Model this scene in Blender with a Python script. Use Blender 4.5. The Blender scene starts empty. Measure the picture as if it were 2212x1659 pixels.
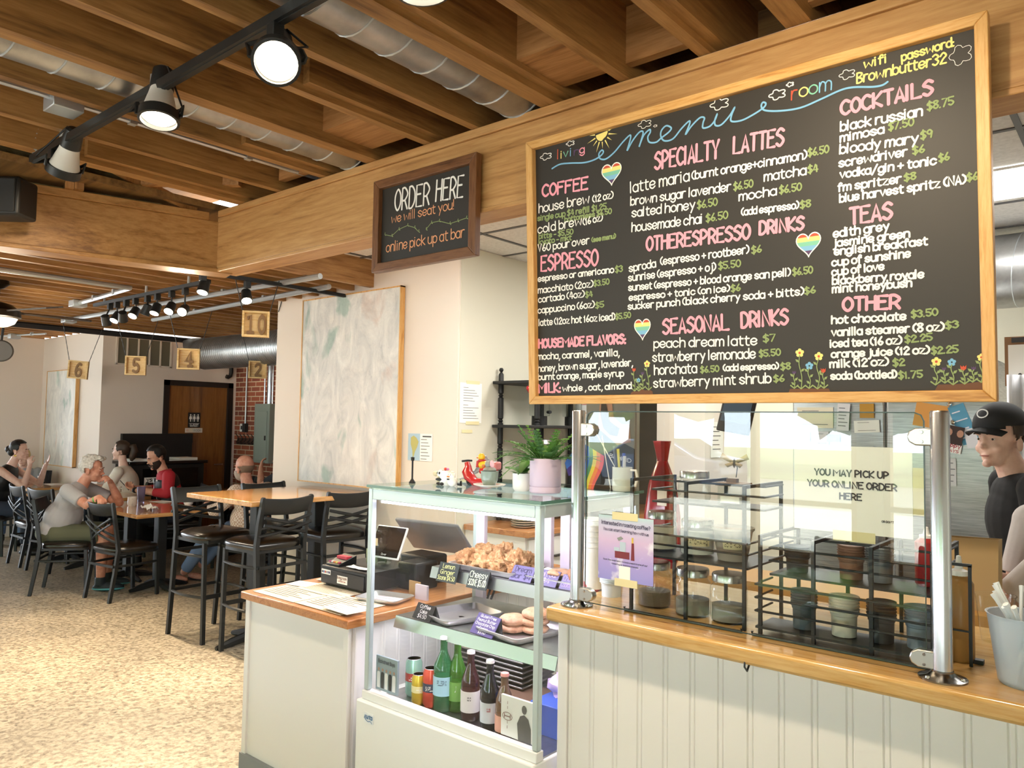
import bpy, math, random
from mathutils import Vector, Matrix, noise
from math import sin, cos, pi, radians, sqrt
SC = bpy.context.scene
COL = SC.collection
# ------------------------------------------------------------------ camera
EYE = Vector((0, 0, 1.62)); FOC = 1650.0
yaw, pit, rol = radians(40.022), radians(2.975), radians(0.927)
FW = Vector((-sin(yaw)*cos(pit), cos(yaw)*cos(pit), sin(pit)))
r0 = FW.cross(Vector((0, 0, 1))).normalized(); u0 = r0.cross(FW)
RT = r0*cos(rol)+u0*sin(rol); UP = -r0*sin(rol)+u0*cos(rol)
cd = bpy.data.cameras.new('camera'); cam = bpy.data.objects.new('camera', cd); COL.objects.link(cam)
cd.sensor_width = 36; cd.sensor_fit = 'HORIZONTAL'; cd.lens = 36*FOC/2212; cd.clip_start = 0.05; cd.clip_end = 300
cam.matrix_world = Matrix(((RT.x, UP.x, -FW.x, EYE.x), (RT.y, UP.y, -FW.y, EYE.y), (RT.z, UP.z, -FW.z, EYE.z), (0, 0, 0, 1)))
SC.camera = cam
# ------------------------------------------------------------------ world, sun, exposure
vs = SC.view_settings; vs.view_transform = 'Standard'; vs.look = 'None'; vs.gamma = 1; vs.use_curve_mapping = False
vs.exposure = 0.85; SC.cycles.transparent_max_bounces = 48
W = bpy.data.worlds.new('sky'); SC.world = W; W.use_nodes = True
W.node_tree.nodes['Background'].inputs[0].default_value = (0.80, 0.90, 1.0, 1); W.node_tree.nodes['Background'].inputs[1].default_value = 7.5
sl = bpy.data.lights.new('sun', 'SUN'); sl.energy = 12; sl.angle = 0.02; sl.color = (1, 0.95, 0.86)
so = bpy.data.objects.new('sun', sl); COL.objects.link(so); so.rotation_euler = Vector((0.25, -0.62, -0.74)).to_track_quat('-Z', 'Y').to_euler()
def area(name, loc, to, sx, sy, energy, color=(1, 1, 1), portal=False):
    l = bpy.data.lights.new(name, 'AREA'); l.shape = 'RECTANGLE'; l.size = sx; l.size_y = sy; l.energy = energy; l.color = color
    if portal: l.cycles.is_portal = True
    o = bpy.data.objects.new(name, l); COL.objects.link(o); o.location = loc
    o.rotation_euler = (Vector(to)-Vector(loc)).to_track_quat('-Z', 'Y').to_euler(); return o
WY = -2.9                                   # the window wall behind the camera
WINS = [(-11.8, -9.4), (-9.1, -6.7), (-6.4, -4.0), (-3.7, -1.9), (-1.7, 0.1), (0.3, 2.1)]
for a, b in WINS: area('window_portal', ((a+b)/2, WY-0.05, 1.55), ((a+b)/2, 0, 1.55), b-a, 2.1, 1, portal=True)
area('window_portal', (-14.8, 0.2, 1.6), (0, 0.2, 1.6), 5.2, 1.9, 1, portal=True)
def lamp(name, loc, to, e, color=(1, 0.80, 0.55), ang=110, rad=0.04):
    l = bpy.data.lights.new(name, 'SPOT'); l.energy = e; l.color = color; l.spot_size = radians(ang); l.spot_blend = 0.9; l.shadow_soft_size = rad
    o = bpy.data.objects.new(name, l); COL.objects.link(o); o.location = loc
    o.rotation_euler = (Vector(to)-Vector(loc)).to_track_quat('-Z', 'Y').to_euler(); return o
# ------------------------------------------------------------------ points seen in the photo -> points on real planes
def ray(x, y): return FW + RT*((x-1106)/FOC) - UP*((y-829.5)/FOC)
def pz(x, y, z): d = ray(x, y); return EYE + d*((z-1.62)/d.z)
def py(x, y, Y): d = ray(x, y); return EYE + d*(Y/d.y)
def px(x, y, X): d = ray(x, y); return EYE + d*(X/d.x)
def pd(x, y, D): return EYE + ray(x, y)*D
def pn(x, y, P, n): d = ray(x, y); return EYE + d*((P-EYE).dot(n)/d.dot(n))
V = Vector
# ------------------------------------------------------------------ mesh builder
class M:
    def __init__(s): s.v = []; s.f = []; s.m = []
    def add(s, vs_, fs, mi=0):
        n = len(s.v); s.v += [tuple(p) for p in vs_]
        s.f += [tuple(i+n for i in f) for f in fs]; s.m += [mi]*len(fs); return s
    def bx(s, x0, y0, z0, x1, y1, z1, mi=0):
        return s.add([(x0,y0,z0),(x1,y0,z0),(x1,y1,z0),(x0,y1,z0),(x0,y0,z1),(x1,y0,z1),(x1,y1,z1),(x0,y1,z1)],
                     [(0,3,2,1),(4,5,6,7),(0,1,5,4),(1,2,6,5),(2,3,7,6),(3,0,4,7)], mi)
    def bar(s, p, q, w, h, mi=0, up=(0,0,1)):
        p = V(p); q = V(q); d = (q-p).normalized(); u = V(up)
        if abs(d.dot(u)) > .98: u = V((0,1,0))
        a = d.cross(u).normalized()*w/2; b = a.cross(d).normalized()*h/2
        return s.add([p-a-b,p+a-b,p+a+b,p-a+b,q-a-b,q+a-b,q+a+b,q-a+b], [(0,1,2,3),(7,6,5,4),(0,4,5,1),(1,5,6,2),(2,6,7,3),(3,7,4,0)], mi)
    def tube(s, pts, r, n=8, closed=False, mi=0, cap=True, flat=None):
        pts = [V(p) for p in pts]; N = len(pts); R = r if isinstance(r, (list, tuple)) else [r]*N
        prev = None; vs_ = []
        for i, p in enumerate(pts):
            if closed: t = pts[(i+1) % N]-pts[i-1]
            else: t = pts[min(i+1, N-1)]-pts[max(i-1, 0)]
            t = t.normalized() if t.length > 1e-9 else V((0,0,1))
            if prev is None:
                a = t.cross(V((0,0,1)));  a = a.normalized() if a.length > 1e-3 else V((1,0,0))
            else:
                a = prev-t*prev.dot(t); a = a.normalized() if a.length > 1e-6 else t.orthogonal().normalized()
            prev = a; b = t.cross(a)
            for k in range(n):
                an = 2*pi*(k+.5)/n; ca, cb = cos(an), sin(an)
                if flat: ca *= flat
                vs_.append(p+(a*ca+b*cb)*R[i])
        fs = []
        for i in range(N if closed else N-1):
            j = (i+1) % N
            for k in range(n): fs.append((i*n+k, i*n+(k+1) % n, j*n+(k+1) % n, j*n+k))
        if cap and not closed: fs += [tuple(range(n))[::-1], tuple((N-1)*n+k for k in range(n))]
        return s.add(vs_, fs, mi)
    def cyl(s, p, q, r, n=16, r2=None, mi=0): return s.tube([p, q], [r, r if r2 is None else r2], n, mi=mi)
    def lathe(s, prof, c=(0,0,0), n=24, mi=0, ax=None):
        c = V(c); vs_ = []; fs = []; R = Matrix.Identity(3) if ax is None else V(ax).to_track_quat('Z', 'Y').to_matrix()
        for (r, z) in prof:
            for k in range(n): vs_.append(c+R @ V((r*cos(2*pi*k/n), r*sin(2*pi*k/n), z)))
        for i in range(len(prof)-1):
            for k in range(n): fs.append((i*n+k, i*n+(k+1) % n, (i+1)*n+(k+1) % n, (i+1)*n+k))
        if prof[0][0] > 1e-6: fs.append(tuple(range(n))[::-1])
        if prof[-1][0] > 1e-6: fs.append(tuple((len(prof)-1)*n+k for k in range(n)))
        return s.add(vs_, fs, mi)
    def ell(s, c, r, n=14, m=9, mi=0, rot=None, jit=0, seed=0):
        c = V(c); r = (r, r, r) if not isinstance(r, (tuple, list, Vector)) else r; vs_ = []; fs = []
        for i in range(m+1):
            th = pi*i/m
            for k in range(n):
                p = V((r[0]*sin(th)*cos(2*pi*k/n), r[1]*sin(th)*sin(2*pi*k/n), r[2]*cos(th)))
                if jit: p *= 1+jit*noise.noise(p*(2.2/max(r))+V((seed*3.1, seed, 0)))+jit*.5*noise.noise(p*(6/max(r))+V((seed, 0, seed)))
                if rot is not None: p = rot @ p
                vs_.append(c+p)
        for i in range(m):
            for k in range(n): fs.append((i*n+k, (i+1)*n+k, (i+1)*n+(k+1) % n, i*n+(k+1) % n))
        return s.add(vs_, fs, mi)
    def prism(s, out, z0, z1, fr=None, mi=0):
        n = len(out); vs_ = [V((x, y, z0)) for x, y in out]+[V((x, y, z1)) for x, y in out]
        if fr is not None: vs_ = [fr @ p for p in vs_]
        ar = sum(out[i][0]*out[(i+1) % n][1]-out[(i+1) % n][0]*out[i][1] for i in range(n))
        a, b = tuple(range(n)), tuple(range(n, 2*n))
        fs = [a[::-1], b]+[(i, (i+1) % n, n+(i+1) % n, n+i) for i in range(n)]
        if ar < 0: fs = [f[::-1] for f in fs]
        return s.add(vs_, fs, mi)
    def sheet(s, rows, mi=0, closed=False):
        n = len(rows[0]); vs_ = [p for r in rows for p in r]
        fs = [(i*n+k, i*n+(k+1) % n, (i+1)*n+(k+1) % n, (i+1)*n+k) for i in range(len(rows)-1) for k in range(n if closed else n-1)]
        return s.add(vs_, fs, mi)
    def tf(s, mat, start=0):
        for i in range(start, len(s.v)): s.v[i] = tuple(mat @ V(s.v[i]))
        return s
    def build(s, name, mat, parent=None, loc=None, smooth=True, bevel=0, solid=0, ang=0.7, sub=0):
        me = bpy.data.meshes.new(name); me.from_pydata(s.v, [], s.f); me.update()
        mats = mat if isinstance(mat, (list, tuple)) else [mat]
        for m_ in mats: me.materials.append(m_)
        if len(mats) > 1: me.polygons.foreach_set('material_index', s.m)
        if smooth:
            me.polygons.foreach_set('use_smooth', [True]*len(me.polygons)); me.set_sharp_from_angle(angle=ang)
        o = bpy.data.objects.new(name, me); COL.objects.link(o)
        if parent is not None: o.parent = parent
        if loc is not None: o.location = loc
        if solid: x = o.modifiers.new('t', 'SOLIDIFY'); x.thickness = solid; x.offset = 0
        if bevel: x = o.modifiers.new('b', 'BEVEL'); x.width = bevel; x.segments = 2; x.limit_method = 'ANGLE'; x.angle_limit = 0.6
        if sub: x = o.modifiers.new('s', 'SUBSURF'); x.levels = sub; x.render_levels = sub
        return o
def tag(o, label=None, cat=None, group=None, kind=None):
    if label: o['label'] = label
    if cat: o['category'] = cat
    if group: o['group'] = group
    if kind: o['kind'] = kind
    return o
def thing(name, label, cat, loc=(0,0,0), rz=0, group=None):
    o = bpy.data.objects.new(name, None); COL.objects.link(o); o.location = loc; o.rotation_euler = (0,0,rz); o.empty_display_size = .05
    return tag(o, label, cat, group)
def dup(root, loc=None, rz=None, label=None, group=None):
    def cp(o, par):
        c = o.copy(); COL.objects.link(c); c.parent = par
        for ch in o.children: cp(ch, c)
        return c
    c = cp(root, None)
    if loc is not None: c.location = loc
    if rz is not None: c.rotation_euler = (0, 0, rz)
    if label: c['label'] = label
    if group: c['group'] = group
    return c
def S(name, m, mat, **k): return tag(m.build(name, mat, **k), kind='structure')
# ------------------------------------------------------------------ materials
def lin(c):
    if isinstance(c, str): c = [int(c[i:i+2], 16)/255 for i in (0, 2, 4)]
    return tuple((x/12.92 if x <= .04045 else ((x+.055)/1.055)**2.4) for x in c)+(1,)
_mc = {}
def mat(col, rough=.6, metal=0, name=None, emit=0, coat=0, alpha=None, spec=None, trans=0, bump=0, bscale=60):
    key = (col, rough, metal, emit, coat, trans, bump, bscale)
    if key in _mc: return _mc[key]
    m = bpy.data.materials.new(name or 'm'); m.use_nodes = True; b = m.node_tree.nodes['Principled BSDF']
    b.inputs['Base Color'].default_value = lin(col); b.inputs['Roughness'].default_value = rough; b.inputs['Metallic'].default_value = metal
    if coat: b.inputs['Coat Weight'].default_value = coat; b.inputs['Coat Roughness'].default_value = .08
    if emit: b.inputs['Emission Color'].default_value = lin(col); b.inputs['Emission Strength'].default_value = emit
    if trans: b.inputs['Transmission Weight'].default_value = trans; b.inputs['IOR'].default_value = 1.4
    if bump:
        nt = m.node_tree; t = nt.nodes.new('ShaderNodeTexNoise'); t.inputs['Scale'].default_value = bscale; t.inputs['Detail'].default_value = 4
        tc = nt.nodes.new('ShaderNodeTexCoord'); nt.links.new(tc.outputs['Object'], t.inputs['Vector'])
        bp = nt.nodes.new('ShaderNodeBump'); bp.inputs['Strength'].default_value = bump; bp.inputs['Distance'].default_value = .01
        nt.links.new(t.outputs['Fac'], bp.inputs['Height']); nt.links.new(bp.outputs['Normal'], b.inputs['Normal'])
    _mc[key] = m; return m
def nodes(name, rough=.6, metal=0):
    m = bpy.data.materials.new(name); m.use_nodes = True; nt = m.node_tree; b = nt.nodes['Principled BSDF']
    b.inputs['Roughness'].default_value = rough; b.inputs['Metallic'].default_value = metal
    tc = nt.nodes.new('ShaderNodeTexCoord'); mp = nt.nodes.new('ShaderNodeMapping'); nt.links.new(tc.outputs['Object'], mp.inputs['Vector'])
    return m, nt, b, mp
def ramp(nt, fac, stops, inter='LINEAR'):
    r = nt.nodes.new('ShaderNodeValToRGB'); e = r.color_ramp.elements; r.color_ramp.interpolation = inter
    while len(e) < len(stops): e.new(.5)
    for i, (p, c) in enumerate(stops): e[i].position = p; e[i].color = lin(c)
    nt.links.new(fac, r.inputs['Fac']); return r
def tex(nt, mp, kind, scale, **k):
    t = nt.nodes.new(kind); t.inputs['Scale'].default_value = scale
    for a, b in k.items(): t.inputs[a].default_value = b
    nt.links.new(mp.outputs['Vector'], t.inputs['Vector']); return t
def wood(name, dark, mid, light, axis=0, rough=.5, coat=0, scale=1.0, knots=True, bump=.15):
    m, nt, b, mp = nodes(name, rough); sc = [7*scale]*3; sc[axis] = .55*scale; mp.inputs['Scale'].default_value = sc
    n1 = tex(nt, mp, 'ShaderNodeTexNoise', 1.6, Detail=5, Roughness=.6, Distortion=.6)
    w = tex(nt, mp, 'ShaderNodeTexNoise', 9, Detail=3, Roughness=.7)
    mx = nt.nodes.new('ShaderNodeMath'); mx.operation = 'MULTIPLY_ADD'; mx.inputs[1].default_value = 14
    nt.links.new(n1.outputs['Fac'], mx.inputs[0]); sn = nt.nodes.new('ShaderNodeMath'); sn.operation = 'SINE'; nt.links.new(mx.outputs[0], sn.inputs[0])
    ad = nt.nodes.new('ShaderNodeMath'); ad.operation = 'MULTIPLY_ADD'; ad.inputs[1].default_value = .22
    nt.links.new(sn.outputs[0], ad.inputs[0]); nt.links.new(w.outputs['Fac'], ad.inputs[2])
    r = ramp(nt, ad.outputs[0], [(.2, dark), (.5, mid), (.85, light)])
    nt.links.new(r.outputs['Color'], b.inputs['Base Color'])
    if coat: b.inputs['Coat Weight'].default_value = coat; b.inputs['Coat Roughness'].default_value = .1
    if bump:
        bp = nt.nodes.new('ShaderNodeBump'); bp.inputs['Strength'].default_value = bump; bp.inputs['Distance'].default_value = .004
        nt.links.new(w.outputs['Fac'], bp.inputs['Height']); nt.links.new(bp.outputs['Normal'], b.inputs['Normal'])
    return m
def blotch(name, stops, scale=3, rough=.7, detail=6, stretch=(1,1,1), bump=0, metal=0, dist=0):
    m, nt, b, mp = nodes(name, rough, metal); mp.inputs['Scale'].default_value = stretch
    t = tex(nt, mp, 'ShaderNodeTexNoise', scale, Detail=detail, Roughness=.62, Distortion=dist); r = ramp(nt, t.outputs['Fac'], stops)
    nt.links.new(r.outputs['Color'], b.inputs['Base Color'])
    if bump:
        bp = nt.nodes.new('ShaderNodeBump'); bp.inputs['Strength'].default_value = bump; bp.inputs['Distance'].default_value = .006
        nt.links.new(t.outputs['Fac'], bp.inputs['Height']); nt.links.new(bp.outputs['Normal'], b.inputs['Normal'])
    return m
def thin_glass(name, tint=(1,1,1), ior=1.5, rough=0.0):
    m = bpy.data.materials.new(name); m.use_nodes = True; nt = m.node_tree; nt.nodes.clear()
    o = nt.nodes.new('ShaderNodeOutputMaterial'); mx = nt.nodes.new('ShaderNodeMixShader'); t = nt.nodes.new('ShaderNodeBsdfTransparent'); g = nt.nodes.new('ShaderNodeBsdfGlossy')
    fr = nt.nodes.new('ShaderNodeFresnel'); fr.inputs['IOR'].default_value = ior; ge = nt.nodes.new('ShaderNodeNewGeometry'); iv = nt.nodes.new('ShaderNodeMath'); iv.operation = 'SUBTRACT'; iv.inputs[0].default_value = 1; nt.links.new(ge.outputs['Backfacing'], iv.inputs[1]); mu = nt.nodes.new('ShaderNodeMath'); mu.operation = 'MULTIPLY'; nt.links.new(fr.outputs[0], mu.inputs[0]); nt.links.new(iv.outputs[0], mu.inputs[1]); t.inputs['Color'].default_value = (*tint, 1); g.inputs['Roughness'].default_value = rough
    nt.links.new(mu.outputs[0], mx.inputs[0]); nt.links.new(t.outputs[0], mx.inputs[1]); nt.links.new(g.outputs[0], mx.inputs[2]); nt.links.new(mx.outputs[0], o.inputs[0]); return m
BEAM = wood('fir_beam', '8f6538', 'b4844e', 'c99c64', 0); BEAMY = wood('fir_beam_y', '8f6538', 'b4844e', 'c99c64', 1)
JOIST = wood('fir_joist', '6f4e29', '93693a', 'ad824d', 1); JOISTX = wood('fir_block', '7a5230', 'a07040', 'ba8a58', 0)
POSTW = wood('fir_post', '7a5230', 'a5733f', 'bf8d57', 2)
DECK = wood('deck_board', '5c4326', '7b5b36', '937043', 0, scale=.6)
OAK = wood('oak_counter', 'a9783f', 'c79a58', 'd6b074', 0, rough=.22, coat=.6, scale=2, bump=.03)
OAKY = wood('butcher_block', '9a5c30', 'b87844', 'c98d58', 1, rough=.3, coat=.4, scale=2, bump=.03)
TABLEW = wood('table_oak', '9a6a3a', 'b9854c', 'cf9f66', 1, rough=.18, coat=.8, scale=2, bump=.02)
FRAMEW = wood('pine_frame', 'b07a3c', 'cf9a55', 'ddb070', 0, rough=.45, scale=3); FRAMEZ = wood('pine_frame_z', 'b07a3c', 'cf9a55', 'ddb070', 2, rough=.45, scale=3)
WALNUT = wood('walnut_frame', '4a2c1a', '6b4428', '7f5636', 0, rough=.4, scale=3); WALNUTZ = wood('walnut_frame_z', '4a2c1a', '6b4428', '7f5636', 2, rough=.4, scale=3)
DOORW = wood('door_veneer', '6a3f1c', '83511f', '94602c', 2, rough=.3, scale=.8, coat=.3)
PAINT = mat('e4d8cc', .75, name='cream_paint', bump=.06, bscale=150); PAINT2 = mat('d8d4c2', .75, name='sage_white_paint', bump=.06, bscale=150)
WHITE = mat('ece9e6', .45, name='white_panel_paint'); WHITEG = mat('f1f2f0', .3, name='white_enamel')
BLACKM = mat('232526', .42, .2, name='black_powder_coat'); BLACK = mat('141414', .5, name='black_plastic'); BLACKG = mat('0f1011', .12, name='glossy_black', coat=.5)
VINYL = mat('17130f', .28, name='black_vinyl', coat=.3); STEEL = mat('d3d8e0', .27, 1, name='polished_steel'); CHROME = mat('e2e2e2', .12, 1, name='chrome')
STEELB = blotch('brushed_steel', [(.3, '9c9c9a'), (.7, 'c6c6c3')], 8, .32, 4, (1, 1, 22), metal=1)
GALV = blotch('galvanised_steel', [(.3, '8f9090'), (.7, 'b9baba')], 5, .38, 5, metal=.9)
ALU = mat('c5ccd0', .35, .7, name='aluminium_trim'); PAPER = mat('f2efe8', .7, name='paper'); CREAMP = mat('e9dfc8', .7, name='cream_paper'); TAPE = mat('ded3a4', .6, name='masking_tape')
GLASS = thin_glass('clear_glass', (.985, .995, .99)); GLASSG = thin_glass('green_edge_glass', (.90, .97, .94)); CERAM = mat('f0ece2', .2, name='white_ceramic', coat=.3)
FROST = None
CHALK = mat('2d2924', .55, name='chalkboard_black'); BULB = mat('fff2d8', .5, name='lit_bulb', emit=14); TILE = blotch('ceiling_tile', [(.35, 'd2d0cc'), (.6, 'e2e0dc')], 40, .8)
BLK = mat('2b2b2c', .5, name='dark_grey_metal'); TGRID = mat('5a5a5c', .5, name='dark_tile_grid')
def floor_mat():
    m, nt, b, mp = nodes('speckled_floor', .42)
    v = tex(nt, mp, 'ShaderNodeTexVoronoi', 46, Randomness=1); n = tex(nt, mp, 'ShaderNodeTexNoise', 34, Detail=4, Roughness=.7); n2 = tex(nt, mp, 'ShaderNodeTexNoise', .9, Detail=3)
    ad = nt.nodes.new('ShaderNodeMath'); ad.operation = 'MULTIPLY_ADD'; ad.inputs[1].default_value = .35; nt.links.new(v.outputs['Color'], ad.inputs[0]); nt.links.new(n.outputs['Fac'], ad.inputs[2])
    r = ramp(nt, ad.outputs[0], [(.36, '504a42'), (.5, '938a7a'), (.62, 'b0a796'), (.8, 'd6cdbb')]); r2 = ramp(nt, n2.outputs['Fac'], [(.35, 'd0cdc8'), (.65, 'fff8ee')])
    mx = nt.nodes.new('ShaderNodeMix'); mx.data_type = 'RGBA'; mx.blend_type = 'MULTIPLY'; mx.inputs[0].default_value = 1
    nt.links.new(r.outputs[0], mx.inputs[6]); nt.links.new(r2.outputs[0], mx.inputs[7]); nt.links.new(mx.outputs[2], b.inputs['Base Color']); return m
FLOOR = floor_mat()
def brick_mat():
    m, nt, b, mp = nodes('red_brick', .8); mp.inputs['Rotation'].default_value = (radians(90), 0, 0)
    t = nt.nodes.new('ShaderNodeTexBrick'); nt.links.new(mp.outputs['Vector'], t.inputs['Vector'])
    t.inputs['Color1'].default_value = lin('a2583c'); t.inputs['Color2'].default_value = lin('7d4436'); t.inputs['Mortar'].default_value = lin('cbb89a')
    t.inputs['Scale'].default_value = 1; t.inputs['Brick Width'].default_value = .21; t.inputs['Row Height'].default_value = .0667; t.inputs['Mortar Size'].default_value = .006
    nt.links.new(t.outputs['Color'], b.inputs['Base Color'])
    bp = nt.nodes.new('ShaderNodeBump'); bp.inputs['Strength'].default_value = .6; bp.inputs['Distance'].default_value = .01; bp.invert = True
    nt.links.new(t.outputs['Fac'], bp.inputs['Height']); nt.links.new(bp.outputs['Normal'], b.inputs['Normal']); return m
BRICK = brick_mat()
# ------------------------------------------------------------------ room shell
S('floor', M().bx(-15, -3.1, -.1, 3, 8.4, 0), FLOOR, smooth=False)
CW = M()      # partition with the big painting: runs along X at Y 3.92, ends at X -3.8
S('wall_painting_side', M().bx(-6.09, 3.92, 0, -3.8, 4.05, 3.05).bx(-3.93, 4.05, 0, -3.8, 6.4, 3.05), PAINT, smooth=False)
S('wall_return_kitchen', M().bx(-3.8, 3.935, 0, -3.794, 6.4, 2.9), PAINT2, smooth=False)
S('wall_far_painting', M().bx(-11.8, 3.92, 0, -9.85, 4.05, 2.69), PAINT, smooth=False)
S('wall_restroom', M().bx(-9.98, 4.05, 0, -9.85, 4.69, 2.69).bx(-9.98, 5.66, 0, -9.85, 5.71, 2.69).bx(-9.98, 4.69, 2.06, -9.85, 5.66, 2.69), PAINT, smooth=False)
S('wall_niche', M().bx(-11.92, 3.3, 0, -11.8, 4.05, 2.69).bx(-15, 3.2, 0, -11.8, 3.3, 2.69), PAINT, smooth=False)
S('wall_brick', M().bx(-9.98, 5.71, 0, -3.9, 5.85, 2.72), BRICK, smooth=False)
S('wall_kitchen_back', M().bx(-3.9, 6.3, 0, 2.2, 6.42, 2.95), PAINT2, smooth=False)
S('wall_kitchen_right', M().bx(2.0, 2.6, 0, 2.12, 6.4, 3.2).bx(2.3, -3.1, 0, 2.42, 2.7, 3.2), PAINT2, smooth=False)
S('wall_left_end', M().bx(-15, -3.1, 0, -14.88, 3.3, .6).bx(-15, -3.1, 2.5, -14.88, 3.3, 2.95).bx(-15, 2.8, .6, -14.88, 3.3, 2.5).bx(-15, -3.1, .6, -14.88, -2.4, 2.5).bx(-15, .15, .6, -14.88, .25, 2.5), PAINT, smooth=False)
# window wall behind the camera (seen in the glass)
m = M(); z0, z1 = .5, 2.6; x = -15
for a, b in WINS: m.bx(x, WY-.08, 0, a, WY+.08, 3.2); m.bx(a, WY-.08, 0, b, WY+.08, z0); m.bx(a, WY-.08, z1, b, WY+.08, 3.2); x = b
m.bx(x, WY-.08, 0, 2.42, WY+.08, 3.2); S('wall_window_side', m, PAINT, smooth=False)
for i, (a, b) in enumerate(WINS):
    f = M(); t = .05
    for xx in (a, (a+b)/2-t/2, b-t): f.bx(xx, WY-.05, z0, xx+t, WY+.05, z1)
    for zz in (z0, z1-t): f.bx(a, WY-.05, zz, b, WY+.05, zz+t)
    f.bx(a, WY-.04, .95, b, WY+.04, .99)
    w = S('window_%d' % (i+1), f, FRAMEW); M().bx(a, WY-.06, z0-.03, b, WY+.16, z0).build('window_sill', FRAMEW, w)
# near ceiling: deck, joists on the main beam
NX0, NX1, BY = -4.75, 2.4, 2.4
S('ceiling_near', M().bx(-6.6, -3.1, 3.17, 2.42, 2.75, 3.22), DECK, smooth=False)
for i, x in enumerate([-4.10, -3.72, -3.31, -2.90, -2.52, -2.22, -1.80, -1.46, -1.14, -.80, -.53, -.16, .22, .6, .98, 1.36, 1.75, 2.1]):
    w = .045 if i % 3 else .08
    y0 = -2.8
    jm = M().bx(x-w, y0, 2.905, x, 2.75, 3.17)
    if i % 2 == 0: jm.bx(x, 1.5+.2*(i % 3), 2.93, x+.042, 2.75, 3.17)
    tag(jm.build('joist', JOIST), 'rough fir ceiling joist running back from the window wall onto the main beam', 'joist', 'ceiling joists over the counter')
for i, (a, b, y) in enumerate([(-2.90, -2.565, 2.32), (-3.7, -3.36, 2.36), (-1.80, -1.5, 2.34), (-1.46, -1.19, 2.36), (-.8, -.58, 2.36), (-.53, -.24, 2.34)]):
    tag(M().bx(a, y-.25 if i in (0, 2) else y, 2.95, b, y+.04, 3.165).build('blocking', JOISTX), 'pale wood blocking board between two ceiling joists above the main beam', 'blocking board', 'blocking boards between the joists')
S('sky_gap_infill', M().bx(-4.6, 2.70, 2.9, 2.4, 2.76, 3.2), DECK, smooth=False)  # infill added to stop the sky leaking in between the joist ends
bm = thing('main_beam', 'deep fir beam running above the counter, carrying the menu chalkboard', 'beam', (-1, BY, 2.53))
def loc_part(m, name, mt, par, **k):
    m.tf(Matrix.Translation(-par.location)); return m.build(name, mt, par, **k)
loc_part(M().bx(-4.42, BY, 2.545, 2.0, BY+.14, 2.865), 'beam_body', BEAM, bm, bevel=.004)
loc_part(M().bx(-4.40, BY-.012, 2.865, 2.0, BY+.15, 2.903), 'top_plate', BEAM, bm, bevel=.004)
loc_part(M().bx(-4.44, BY-.006, 2.525, 2.0, BY+.15, 2.546), 'bottom_plate', BEAM, bm, bevel=.004)
# angled beam to the left
A0 = V((-4.40, 2.44, 0)); AD = V((-.27, -1, 0)).normalized(); AN = V((AD.y, -AD.x, 0)); AN = AN if AN.x < 0 else -AN
FRA = Matrix(((AD.x, AN.x, 0, A0.x), (AD.y, AN.y, 0, A0.y), (0, 0, 1, 0), (0, 0, 0, 1)))
def ang(m): return m.tf(FRA)
ab = thing('angled_beam', 'fir beam meeting the main beam at an angle, black loudspeaker on it', 'beam')
BEAMA = wood('fir_beam_angled', '80572f', 'a3743f', 'b98b54', 1)
ang(M().bx(-.05, 0, 2.545, 5.6, .13, 2.84)).build('beam_body', BEAMA, ab, bevel=.004)
ang(M().bx(.1, -.02, 2.84, 5.6, .15, 2.885)).build('top_plate', BEAMA, ab, bevel=.004)
ang(M().bx(-.05, -.02, 2.52, 5.6, .15, 2.546)).build('bottom_plate', BEAMA, ab, bevel=.004)
INSUL = blotch('mineral_wool', [(.3, '5d5a40'), (.55, '7f7a5a'), (.75, '9a9474')], 14, .95, 8, bump=.8)
tag(ang(M().bx(.35, .1, 2.885, 5.6, .2, 3.17)).build('insulation', INSUL), 'grey-green mineral wool batts packed above the angled beam', 'insulation', kind='stuff')
for i, (u, lab) in enumerate(((.78, 'wooden stud pair on the angled beam closest to the beam corner'), (1.62, 'wooden stud pair on the angled beam behind the end of the light track'), (2.6, 'wooden stud pair on the angled beam beyond the loudspeaker'))):
    tag(ang(M().bx(u, -.06, 2.885, u+.045, .09, 3.17).bx(u+.047, -.05, 2.885, u+.09, .09, 3.17)).build('stud', POSTW), lab, 'stud')
tag(M().bar((-4.50, 2.30, 2.90), (-4.42, 1.30, 3.14), .015, .06).build('brace_lath', POSTW), 'thin rough lath slanting down to the beam corner', 'lath')
tag(M().bar((-4.45, 1.95, 3.06), (-4.0, 2.3, 3.06), .05, .2).build('header', JOISTX), 'short header board tucked between joists at the beam corner', 'board')
sp = thing('loudspeaker', 'black loudspeaker fixed to the front of the angled beam', 'speaker', pd(14, 432, 3.93))
M().bx(-.12, -.09, -.1, .12, .07, .1).build('cabinet', BLACK, sp, bevel=.015); M().bx(-.105, -.1, -.085, .105, -.09, .085).build('grille', mat('1d1d1e', .8), sp, bevel=.005)
M().bx(-.03, .07, -.03, .03, .2, .03).build('bracket', BLK, sp); sp.rotation_euler = (0, 0, radians(40))
# far low ceiling
S('ceiling_far', M().bx(-15, -3.1, 2.92, -4.45, 6.3, 2.96), DECK, smooth=False)
FARJ = wood('fir_joist_far', '74502b', '986a3c', 'b58a56', 1)
xs = [-4.75-.243*i for i in range(42)]
for i, x in enumerate(xs):
    y0 = -2.8; y1 = 5.7 if x < -6.1 else 3.92
    if x < -9.85: y1 = 3.92
    if x < -11.9: y1 = 3.2
    if x > -6.1: y0 = 2.62 - (-4.75-x)*3.7 + .25; y0 = max(y0, -2.8)
    tag(M().bx(x-.045, y0, 2.69, x, y1, 2.92).build('low_joist', FARJ), 'orange fir joist of the low dining room ceiling', 'joist', 'joists of the low dining room ceiling')
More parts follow.
